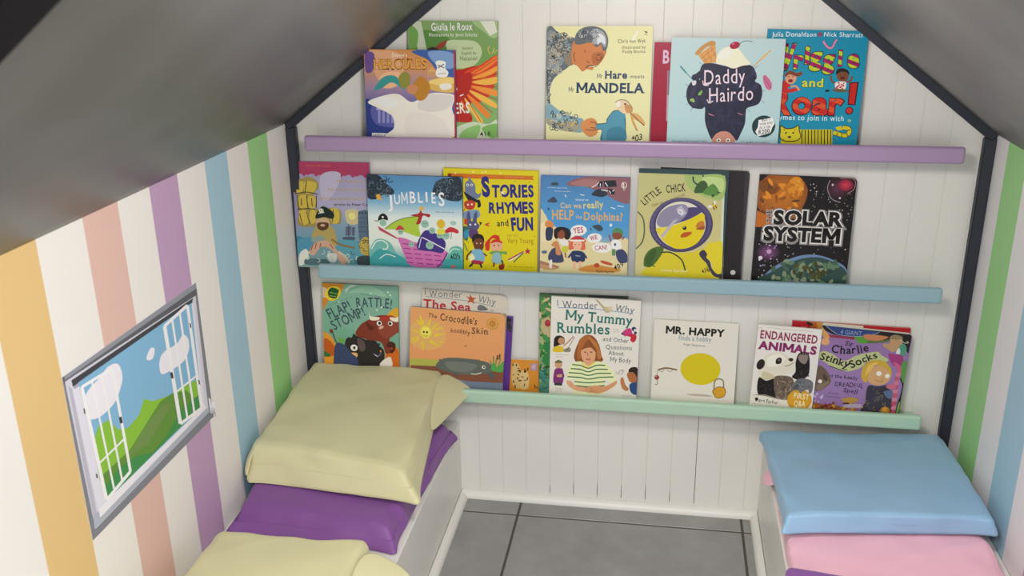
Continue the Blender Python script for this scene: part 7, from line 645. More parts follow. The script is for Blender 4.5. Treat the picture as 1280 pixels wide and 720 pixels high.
book("green jungle-leaf book, its left strip showing behind the white book with the striped shirt", 3, [-0.0745, -0.0299, 0.3048], 0.0863, -0.0037, 0.2026, 0.2479, 0.007, 0, "#3c5c3a",
'"g","4a6e44","6f8a5c","a8ac7c","5c8a58","4a7c6c"|"e","8a9a5c",50,2013,124.4,27.3,-145|"e","2f6a34",133,1733,98.9,27.9,-30|"e","2f6a34",248,1074,111.9,28.3,-78|"e","3f8a40",37,1641,125.1,34.2,-152|"e","8a9a5c",270,1219,118.2,32.7,-32|"e","c8b88a",72,1633,84.8,23.8,-66|"e","2f6a34",144,2277,92.9,22.8,-32|"e","8a9a5c",92,2318,88.2,32.0,-111|"e","2f6a34",224,1919,123.6,25.8,-13|"e","8a9a5c",33,1069,113.0,32.9,-73|"e","245428",206,1006,122.1,37.0,-150|"e","c8b88a",129,1551,123.4,33.8,-145|"e","3f8a40",32,2395,97.4,32.5,-47|"e","c8b88a",124,1812,81.8,36.0,-33|"e","3f8a40",108,2155,123.5,37.2,-106|"e","2f6a34",235,1160,86.0,24.8,-31|"e","2f6a34",118,1580,100.7,32.8,-123|"e","8a9a5c",218,999,106.7,24.2,-10|"e","3f8a40",240,1135,118.3,30.6,-91|"e","c8b88a",162,2342,94.6,29.3,-148|"e","c8b88a",83,623,116.0,37.9,-101|"e","245428",181,1217,129.7,32.8,-56|"e","c8b88a",249,2098,125.8,29.0,-20|"e","c8b88a",242,2168,112.7,33.9,-81|"e","c8b88a",183,1730,109.6,30.6,-50|"e","3f8a40",107,1055,85.4,33.1,-147|"e","2f6a34",134,573,113.2,31.4,-34|"e","2f6a34",155,1419,106.3,27.3,-81|"e","3f8a40",13,1255,119.2,37.6,-39|"e","8a9a5c",219,896,79.1,31.0,-31|"e","245428",160,1569,109.7,30.8,-37|"e","3f8a40",14,2371,92.1,24.8,-67|"e","c8b88a",165,962,121.4,26.5,-108|"e","3f8a40",155,831,83.0,37.7,-80|"e","245428",43,1958,124.8,27.2,-14|"e","3f8a40",53,1172,83.2,35.7,-174|"e","245428",8,2041,105.8,32.7,-82|"e","2f6a34",262,1329,106.9,23.3,-149|"e","2f6a34",153,1988,84.0,32.4,-125|"e","c8b88a",135,1399,94.0,25.1,-45|"e","c8b88a",14,1963,88.3,35.2,-95|"e","3f8a40",168,1175,79.2,24.6,-1|"e","2f6a34",163,651,114.0,25.4,-110|"e","245428",258,1178,91.6,35.8,-126|"e","3f8a40",222,1611,115.4,26.6,-158|"e","3f8a40",241,2168,109.7,26.5,-45|"e","245428",133,1452,124.5,33.6,-22|"e","245428",177,711,112.8,36.5,-159|"e","2f6a34",97,1046,93.8,27.5,-42|"e","245428",150,911,119.6,26.6,-103|"e","8a9a5c",274,1364,92.5,26.8,-20|"e","2f6a34",20,669,119.4,28.7,-105|"e","245428",129,512,112.1,27.3,-171|"e","3f8a40",202,2013,83.8,30.4,-176|"e","3f8a40",106,1545,104.0,37.1,-105|"e","3f8a40",74,434,127.4,33.4,-15|"e","2f6a34",52,1035,107.4,28.4,-103|"e","c8b88a",40,432,102.6,23.7,-90|"e","2f6a34",65,577,132.3,26.6,-37|"e","3f8a40",125,819,94.6,35.3,-42|"s","b8a87c",54,1807,240,1932,266,1467,93,1537|"e","9c2c34",196,1783,68.6,83.8,0|"e","b84048",204,1806,34.3,34.3,0|"s","2f7a40",95,1263,226,1347,254,1074,133,1107|"s","2f7a40",77,946,228,1072,256,797,127,790|"s","3f8a48",78,1458,168,1501,244,1348,132,1343|"e","2f6a60",55,162,92.8,24.7,-162|"e","4a8c7a",53,570,79.9,22.0,-115|"e","3a7a70",16,420,80.7,29.6,-171|"e","2f6a60",50,557,83.7,25.5,-101|"e","2f6a60",115,181,127.9,23.4,-162|"e","3a7a70",89,518,102.2,27.3,-50|"e","3a7a70",166,657,109.4,21.1,-27|"e","3a7a70",35,476,127.7,31.1,-152|"e","4a8c7a",263,226,88.3,20.6,-98|"e","4a8c7a",99,423,98.9,29.0,-93|"e","3a7a70",269,292,103.9,27.8,-170|"e","2f6a60",149,494,114.2,20.4,-74|"e","2f6a60",81,606,100.6,23.1,-142|"e","4a8c7a",259,382,124.0,23.8,-12|"e","2f6a60",76,473,92.1,27.6,-30|"e","2f6a60",18,456,121.2,24.8,-25|"e","3a7a70",53,507,120.7,28.3,-43|"e","3a7a70",55,151,116.0,22.8,-116|"e","2f6a60",264,413,93.0,30.4,-62|"e","2f6a60",76,397,131.1,24.1,-47|"e","3a7a70",98,431,106.8,19.0,-128|"e","4a8c7a",15,595,117.3,23.0,-25|"p","2a3028",1120,2482,1993,2483,1994,2426,1121,2436')
book("white book with a child in a striped shirt, on the mint shelf", 3, [-0.0499, -0.037, 0.3057], 0.0863, 0.0126, 0.2028, 0.2439, 0.006, 0, "#d8d2c6",
'"g","e2ddd2","e0dbd0","ded8cc"|"t","56646e","I",125,2194,180,2197,157.9,0.0,0.0,0,0,0|"t","56646e","Wonder",255,2183,1076,2193,157.8,0.0,0.0,0.06,0,0|"t","56646e","Why",1448,2177,1885,2134,155.8,0.0,0.0,0.08,0,0|"l","6c8cb0",15.0,170,2170,667,2184,1106,2179,1471,2155,1878,2126|"s","c8b890",1007,2409,1080,2390,1213,2258,1358,2255,1396,2212,1327,2131,1235,2145,1178,2218|"l","7a6a44",11.1,1025,2399,1177,2229,1235,2134,1327,2131|"e","d8caa4",1352,2232,51.9,44.5,0|"t","227266","My Tummy",325,1899,1854,1851,226.4,0.035,0.0,0,1,0|"t","227266","Rumbles",144,1579,1369,1606,235.7,0.035,0.0,0,1,0|"k","7a746c",7.4,1434,1725,1447,1738,1460,1725,1473,1741|"k","7a746c",7.4,1490,1724,1503,1735,1516,1723,1529,1739,1543,1722,1555,1737,1569,1721|"k","7a746c",7.4,1436,1672,1448,1683,1460,1671,1471,1685,1484,1670,1495,1686|"k","7a746c",7.4,1512,1670,1524,1682,1538,1669,1550,1683,1564,1668|"t","4f5a5e","and Other",1200,1441,1794,1425,101.8,0.012,0.0,0,0,0|"t","4f5a5e","Questions",1273,1252,1881,1261,102.0,0.012,0.0,0,0,0|"t","4f5a5e","About",1345,1112,1697,1117,102.2,0.012,0.0,0,0,0|"t","4f5a5e","My Body",1380,959,1866,949,110.1,0.012,0.0,0,0,0|"s","c43a78",1638,1654,1707,1742,1814,1780,1863,1668,1841,1590,1749,1603,1696,1581|"s","c02a3c",1731,1602,1929,1653,1963,1540,1902,1448,1827,1493,1831,1570|"e","2a3a64",1898,1766,52.1,52.1,0|"e","2a3a64",1935,1680,33.5,33.5,0|"e","e0dbd0",1925,1741,29.8,29.8,0|"e","3a4a60",1646,1639,29.9,29.9,0|"s","8a4f24",564,962,587,1198,690,1439,816,1555,983,1535,1118,1350,1191,1083,1225,968,1079,899,709,854|"s","a8642e",655,1398,817,1540,947,1513,839,1410,735,1208,705,971,630,1005|"s","b8743a",854,1527,1062,1385,1184,1082,1113,999,1029,1267|"s","d8a078",727,1208,843,1313,1010,1285,1053,1112,1022,934,895,859,774,929,725,1051|"s","8a4f24",717,1187,841,1351,1047,1268,1063,1152,937,1260,808,1232|"e","5a3a2c",811,1143,26.6,15.2,0|"e","5a3a2c",948,1152,26.6,15.2,0|"l","a06a50",15.2,871,1139,866,1068,896,1055|"l","a83c3c",22.9,835,980,884,968,943,987|"p","d8a078",781,937,1022,954,1044,838,766,818|"s","dfe4b0",404,416,416,636,504,840,726,914,897,808,1059,937,1301,895,1475,710,1558,500,1431,431,1278,539,1292,163,620,113,592,410,533,485|"l","3c6a44",26.9,523,821,710,814,898,757,1081,840,1285,854|"l","3c6a44",26.9,489,720,713,716,901,670,1085,742,1344,760|"l","3c6a44",27.0,447,618,716,617,904,583,1125,646,1421,667|"l","3c6a44",27.0,420,517,720,519,907,492,1166,551,1480,585|"l","3c6a44",27.1,581,409,910,401,1300,461|"l","3c6a44",27.1,606,311,914,306,1292,362|"l","3c6a44",27.1,609,212,917,195,1296,255|"l","e4cc3c",30.6,738,887,860,785,1042,908|"s","d8a078",404,416,517,405,614,312,839,289,1063,325,1012,162,843,169,617,192,445,300|"s","d09468",1558,500,1449,432,1286,341,1025,342,955,197,1106,149,1327,225,1543,400|"l","a8704c",11.6,802,274,1008,273|"l","a8704c",11.6,823,228,1029,219|"l","a8704c",11.6,918,175,1104,209|"s","1f1a1c",83,1204,96,1439,206,1505,319,1454,323,1318,193,1270,140,1169|"e","c08a64",254,1379,76.2,83.8,0|"s","d8b82c",66,1105,101,1225,268,1255,309,1121|"l","c08a64",30.5,306,1258,414,1363,533,1506|"s","8a8478",326,1181,455,1229,469,1132,328,1118|"l","3a3430",11.5,383,1146,559,1489|"k","8a847c",7.6,143,1031,155,1049,167,1032,179,1044,192,1033,203,1048|"k","8a847c",7.6,221,1033,234,1051,248,1034,261,1050,275,1035,288,1047,301,1035|"k","8a847c",7.6,318,1036,330,1047,342,1037,354,1050,367,1037,378,1049|"k","8a847c",7.6,396,1038,404,1055,414,1038,423,1057|"k","8a847c",7.6,144,980,157,998,171,981,184,999,198,982,212,993,225,982|"k","8a847c",7.6,242,983,254,1002,266,984,278,999,291,984,302,1000|"e","c89870",202,795,84.8,92.5,0|"s","6a6a44",110,844,202,913,305,857,204,835|"s","7a2f6c",115,654,208,708,310,676,311,350,104,335|"l","7a2f6c",46.3,285,646,326,510,239,504|"p","2c3a34",123,336,304,349,298,285,117,280|"s","c89870",174,539,287,567,288,500,187,492|"k","8a847c",8.6,145,198,160,212,176,198,190,217|"k","8a847c",8.6,210,198,223,218,238,199,252,211,266,199,280,213,295,199,308,220,323,199|"k","8a847c",7.7,146,150,160,164,174,149,187,168,201,149,214,165,228,149|"k","8a847c",7.7,245,149,258,164,272,149,284,160,298,149|"s","2c1c18",1822,774,1893,849,2022,827,2040,515,1980,550,1936,704,1845,678|"s","a8683c",1789,693,1935,723,2015,592,1983,471,1853,501|"s","284878",1857,423,1982,491,2035,475,2044,199,1902,228|"s","b8784c",1642,525,1702,589,1765,416,1843,323,1790,259,1687,331|"l","9a948c",11.4,1642,660,1617,654,1598,667,1593,687,1602,701,1615,704,1623,698|"l","9a948c",11.4,1652,742,1665,766,1686,774,1703,764,1708,748,1701,736,1691,734|"l","9a948c",11.4,1660,745,1679,764,1701,764,1715,749,1714,732,1704,722,1694,723|"l","9a948c",11.4,1618,707,1611,734,1622,755,1640,761,1654,753,1658,740,1652,731|"l","9a948c",11.4,1654,719,1678,711,1688,690,1682,670,1668,662,1656,666,1652,676|"l","9a948c",11.4,1589,680,1565,669,1544,678,1537,697,1543,713,1555,718,1564,713|"k","4a4440",6.8,1703,134,1713,146,1724,134,1734,143,1745,133,1755,149|"k","4a4440",6.8,1771,133,1781,143,1792,133,1802,146,1814,133,1824,149|"k","4a4440",6.7,1839,133,1850,144,1862,133,1872,144,1884,132,1895,149')
book("white square paperback with a plain yellow circle, on the mint shelf", 3, [0.178, -0.0357, 0.3054], 0.1489, 0.0083, 0.1873, 0.1966, 0.005, 0, "#d8d2c4",
'"g","ddd8ca","dcd7c9","dad4c6"|"t","141210","MR. HAPPY",257,1660,1560,1646,158.8,0.085,0.0,0,0,0|"t","5f8790","finds a hobby",556,1515,1286,1513,107.9,0.012,0.0,0,0,0|"t","4a4640","Roger Hargreaves",677,1399,1158,1389,47.6,0.008,0.0,0.05,0,0|"e","cfbc10",1082,863,445.7,375.7,0|"l","7a5a34",35.4,131,782,316,840,568,810|"l","4a3a24",9.7,124,781,112,652|"l","4a3a24",9.7,162,777,227,742,280,811|"l","4a3a24",9.6,318,814,399,760,468,810|"e","8a3420",114,602,54.9,54.9,0|"e","c8b8a0",101,621,19.4,9.7,0|"l","4a3a34",12.9,117,549,139,488,122,430,78,441|"e","b8a898",1099,245,288.9,25.7,0|"s","d0981c",1379,357,1490,463,1630,456,1676,360,1627,242,1474,215|"l","7a5a1c",16.0,1379,357,1490,463,1630,456,1676,360,1627,242,1474,215,1379,357|"l","8a7a5c",31.9,1417,392,1415,589,1494,660,1604,619,1621,455|"l","c09a5c",9.6,1435,344,1529,327,1635,374')
book("white book with a panda on its cover, on the mint shelf", 3, [0.3731, -0.0432, 0.3071], 0.0797, 0.0423, 0.1366, 0.1988, 0.005, 0, "#d8d0c4",
'"g","e2dcd4","e0dad2","ddd6cc"|"k","8a706c",6.8,196,1922,207,1934,220,1922,231,1931,244,1922,255,1937,268,1922|"k","8a706c",6.8,283,1922,293,1934,305,1922,314,1932,326,1922,336,1934|"k","8a706c",6.8,352,1922,361,1933,373,1922,382,1938,395,1922,404,1931|"k","8a706c",6.8,420,1922,430,1937,443,1922,452,1937,465,1921,475,1934,488,1921,497,1935,510,1921|"k","8a706c",6.8,525,1921,534,1933,546,1921,555,1939,568,1921,577,1937|"k","8a706c",6.8,593,1921,604,1932,617,1921,627,1935,641,1921,651,1936,665,1921|"k","8a706c",6.8,679,1921,689,1938,703,1921,713,1938|"k","8a706c",6.8,730,1921,740,1936,754,1921,764,1931|"k","8a706c",6.8,780,1921,789,1938,802,1921,811,1931,823,1921,832,1936|"k","8a706c",6.8,849,1921,859,1936,872,1921,882,1936,896,1921,907,1931,920,1921|"k","8a706c",6.8,935,1921,945,1933,958,1921,969,1931|"k","8a706c",6.7,985,1921,996,1931,1009,1921,1019,1934|"k","8a706c",6.7,1035,1921,1045,1935,1059,1921,1069,1932,1083,1921,1093,1936,1106,1921|"k","8a706c",6.7,1121,1921,1132,1934,1147,1921,1158,1934|"l","b8a8a0",9.3,17,1918,85,1905,87,1937|"t","8e2f4c","ENDANGERED",55,1676,1298,1658,180.4,0.06,0.0,0,0,0|"t","84265e","ANIMALS",58,1429,1305,1406,175.0,0.1,0.0,0,0,0|"s","dcd4c0",120,889,117,1054,189,1225,355,1356,563,1376,721,1310,847,1257,895,1098,853,946,710,882,516,730,308,693,147,726|"s","c9bc9c",225,899,475,826,426,721,213,733|"s","e8e2d2",279,1234,508,1338,669,1240,509,1060,300,1039|"e","2b2320",146,1063,84.9,125.8,-15|"s","2b2320",480,1106,463,1203,531,1265,586,1231,576,1132|"e","8a8078",529,1200,18.7,18.7,0|"s","3a302c",722,1245,799,1278,835,1230,779,1192|"l","3a302c",12.5,674,1070,774,1112,841,1175|"s","1f1816",136,741,308,693,513,763,568,536,568,269,180,329|"s","6a5a4c",468,759,684,847,870,800,927,573,913,305,600,256|"e","5a4a3e",747,396,44.7,10.5,-136|"e","86745f",626,702,39.2,10.7,-4|"e","9a8870",761,326,49.6,10.3,-116|"e","86745f",645,794,54.1,10.6,-27|"e","5a4a3e",683,762,60.8,9.6,-109|"e","86745f",653,419,51.0,11.4,-3|"e","5a4a3e",597,789,40.2,10.1,-25|"e","5a4a3e",727,518,59.4,11.3,-17|"e","5a4a3e",747,735,48.9,12.9,-47|"e","9a8870",819,496,53.6,13.9,-154|"e","86745f",827,711,45.9,14.7,-147|"e","5a4a3e",867,689,41.3,9.8,-97|"e","86745f",604,486,43.3,13.5,-50|"e","5a4a3e",685,677,47.3,14.0,-112|"e","9a8870",851,570,62.2,12.0,-82|"e","9a8870",779,295,62.2,13.9,-9|"e","5a4a3e",561,670,53.0,13.8,-164|"e","9a8870",771,381,53.0,9.8,-69|"e","9a8870",746,485,45.7,14.2,-95|"e","5a4a3e",810,483,58.9,11.9,-74|"e","5a4a3e",683,508,52.2,13.3,-13|"e","5a4a3e",724,562,60.9,13.8,-144|"e","5a4a3e",686,576,50.5,10.3,-149|"e","86745f",751,537,56.6,11.0,-117|"e","86745f",616,566,38.3,10.4,-87|"e","9a8870",615,422,41.9,14.3,-2|"e","5a4a3e",698,801,47.1,11.9,-113|"e","9a8870",880,321,44.7,15.4,-146|"e","86745f",789,632,44.8,15.0,-139|"e","9a8870",855,547,45.2,9.9,-154|"e","5a4a3e",833,437,54.2,13.8,-53|"e","9a8870",558,664,55.4,11.6,-78|"e","5a4a3e",638,422,50.5,9.9,-161|"e","9a8870",693,702,54.8,12.9,-20|"e","5a4a3e",895,409,62.1,13.1,-98|"e","5a4a3e",721,543,61.8,14.1,-77|"e","9a8870",649,466,39.7,11.3,-109|"e","86745f",830,727,40.0,10.1,-168|"e","9a8870",610,321,54.8,12.9,-35|"e","9a8870",768,497,42.9,12.6,-38|"e","2e2522",447,428,47.1,19.5,-112|"e","171210",431,448,58.6,22.0,-127|"e","171210",239,645,42.6,20.5,-82|"e","2e2522",338,403,44.5,16.2,-3|"e","171210",460,617,52.0,16.6,-88|"e","2e2522",293,509,47.0,21.7,-163|"e","171210",248,321,48.1,13.9,-75|"e","171210",220,332,50.4,22.0,-88|"e","171210",379,351,53.0,14.4,-150|"e","2e2522",257,571,55.2,14.0,-117|"e","171210",271,374,63.9,17.8,-160|"e","2e2522",432,554,60.2,13.8,-89|"e","2e2522",288,457,60.9,20.0,-22|"e","171210",261,467,64.6,20.2,-96|"e","171210",468,573,44.6,21.1,-113|"e","171210",401,599,55.2,14.8,-50|"e","171210",234,493,53.4,20.6,-150|"e","171210",473,338,56.2,17.1,-83|"e","2e2522",374,586,42.6,16.4,-105|"e","2e2522",217,534,45.2,16.3,-165|"e","171210",473,439,57.8,13.7,-175|"e","2e2522",263,357,44.0,21.9,-151|"e","171210",241,641,59.2,14.6,-178|"e","2e2522",422,502,66.3,20.9,-99|"s","221a18",852,831,911,968,890,1196,935,1396,1064,1435,1163,1353,1207,998,1163,862,1023,782|"s","8a7a70",932,1298,979,1400,1097,1412,1144,1319,1096,1167,987,1205|"e","3a302c",951,1381,21.7,21.7,0|"e","3a302c",1001,1393,21.7,21.7,0|"e","3a302c",1051,1397,21.7,21.7,0|"e","3a302c",1102,1396,21.7,21.7,0|"e","181210",953,1012,33.6,11.2,-13|"e","181210",1048,1113,32.1,10.9,-140|"e","3a2f2b",1035,995,39.9,15.6,-32|"e","3a2f2b",1174,1005,34.0,14.8,-154|"e","181210",1107,1070,35.8,10.2,-4|"e","181210",1177,960,48.5,14.7,-91|"e","181210",955,912,31.7,15.5,-24|"e","3a2f2b",1049,927,47.9,14.5,-101|"e","181210",1138,1121,38.0,14.3,-71|"e","3a2f2b",1117,866,37.3,10.4,-140|"e","3a2f2b",974,868,46.3,12.8,-54|"e","181210",1040,944,31.6,9.6,-138|"e","3a2f2b",1186,898,40.7,12.8,-16|"e","3a2f2b",997,1099,30.9,11.2,-157|"e","3a2f2b",1039,955,41.8,13.2,-106|"e","3a2f2b",941,878,45.2,12.7,-175|"p","dcd6c8",-18,325,315,360,627,292,872,268,897,52,-12,32|"s","8a8070",43,328,315,356,595,305,841,278,598,279,319,323|"e","c8921c",1073,309,265.6,252.9,0|"e","d29c28",1073,309,234.0,221.3,0|"s","6c6c6c",886,536,912,705,1019,815,1199,816,1315,746,1321,548,1270,476,1228,572,1115,510,1077,456,1022,534|"s","4f4f50",897,570,975,678,1023,650,989,563|"e","7c7c7c",1080,599,29.6,17.8,-39|"e","7c7c7c",1108,676,42.6,14.7,-56|"e","7c7c7c",1171,771,42.9,13.0,-28|"e","5c5c5e",1042,713,38.0,14.6,-99|"e","7c7c7c",1244,589,36.3,16.8,-129|"e","5c5c5e",979,757,41.2,18.4,-71|"e","5c5c5e",1182,750,29.3,12.6,-163|"e","5c5c5e",1119,641,30.4,18.2,-10|"e","5c5c5e",1007,730,43.9,16.3,-52|"e","5c5c5e",1125,712,29.5,17.7,-36|"e","7c7c7c",1166,706,41.7,17.1,-115|"e","5c5c5e",1014,575,28.6,15.0,-23|"e","5c5c5e",1055,739,38.6,17.4,-112|"e","7c7c7c",1245,724,27.8,18.5,-123|"e","7c7c7c",1030,676,40.6,15.1,-24|"e","5c5c5e",1246,631,35.3,16.9,-46|"e","2a2a2a",991,646,12.6,12.6,0|"t","ecdcae","FIRST",936,341,1276,330,126.6,0.04,0.0,0,0,0|"t","ecdcae","Q&A",966,143,1218,157,139.7,0.05,0.0,0,0,0|"t","1f1a18","Steve Parker",114,180,624,154,83.2,0.01,0.0,0.15,0,0|"p","1f1a18",100,253,158,279,194,229,132,182|"k","8a8074",6.3,60,114,69,126,80,113,89,125,101,112,110,128,122,111,131,125,143,110|"k","8a8074",6.3,157,110,166,123,179,109,188,123,201,108,211,121,223,107|"k","8a8074",6.3,237,106,247,115,259,105,269,118,281,104|"k","a89c90",4.2,342,110,348,118,357,110,363,115,371,109,378,116,386,108|"k","a89c90",4.2,395,107,402,114,409,107,415,114,423,106,429,112,437,105,443,114,451,105|"k","a89c90",4.2,460,104,466,111,474,103,480,109,488,103,494,110,501,102,507,111,515,101|"k","a89c90",4.2,524,101,531,108,539,100,545,110|"k","a89c90",4.2,556,99,562,105,571,98,577,106|"k","a89c90",4.2,587,97,593,106,600,96,606,104,614,96,619,106|"k","a89c90",4.2,629,95,636,102,643,94,649,103,657,93,663,100,671,93,677,101,685,92|"k","a89c90",4.2,694,91,700,98,709,91,715,99|"k","a89c90",4.2,725,90,731,97,740,89,746,95|"k","a89c90",4.2,756,88,762,96,770,87,775,93,783,87,788,97')
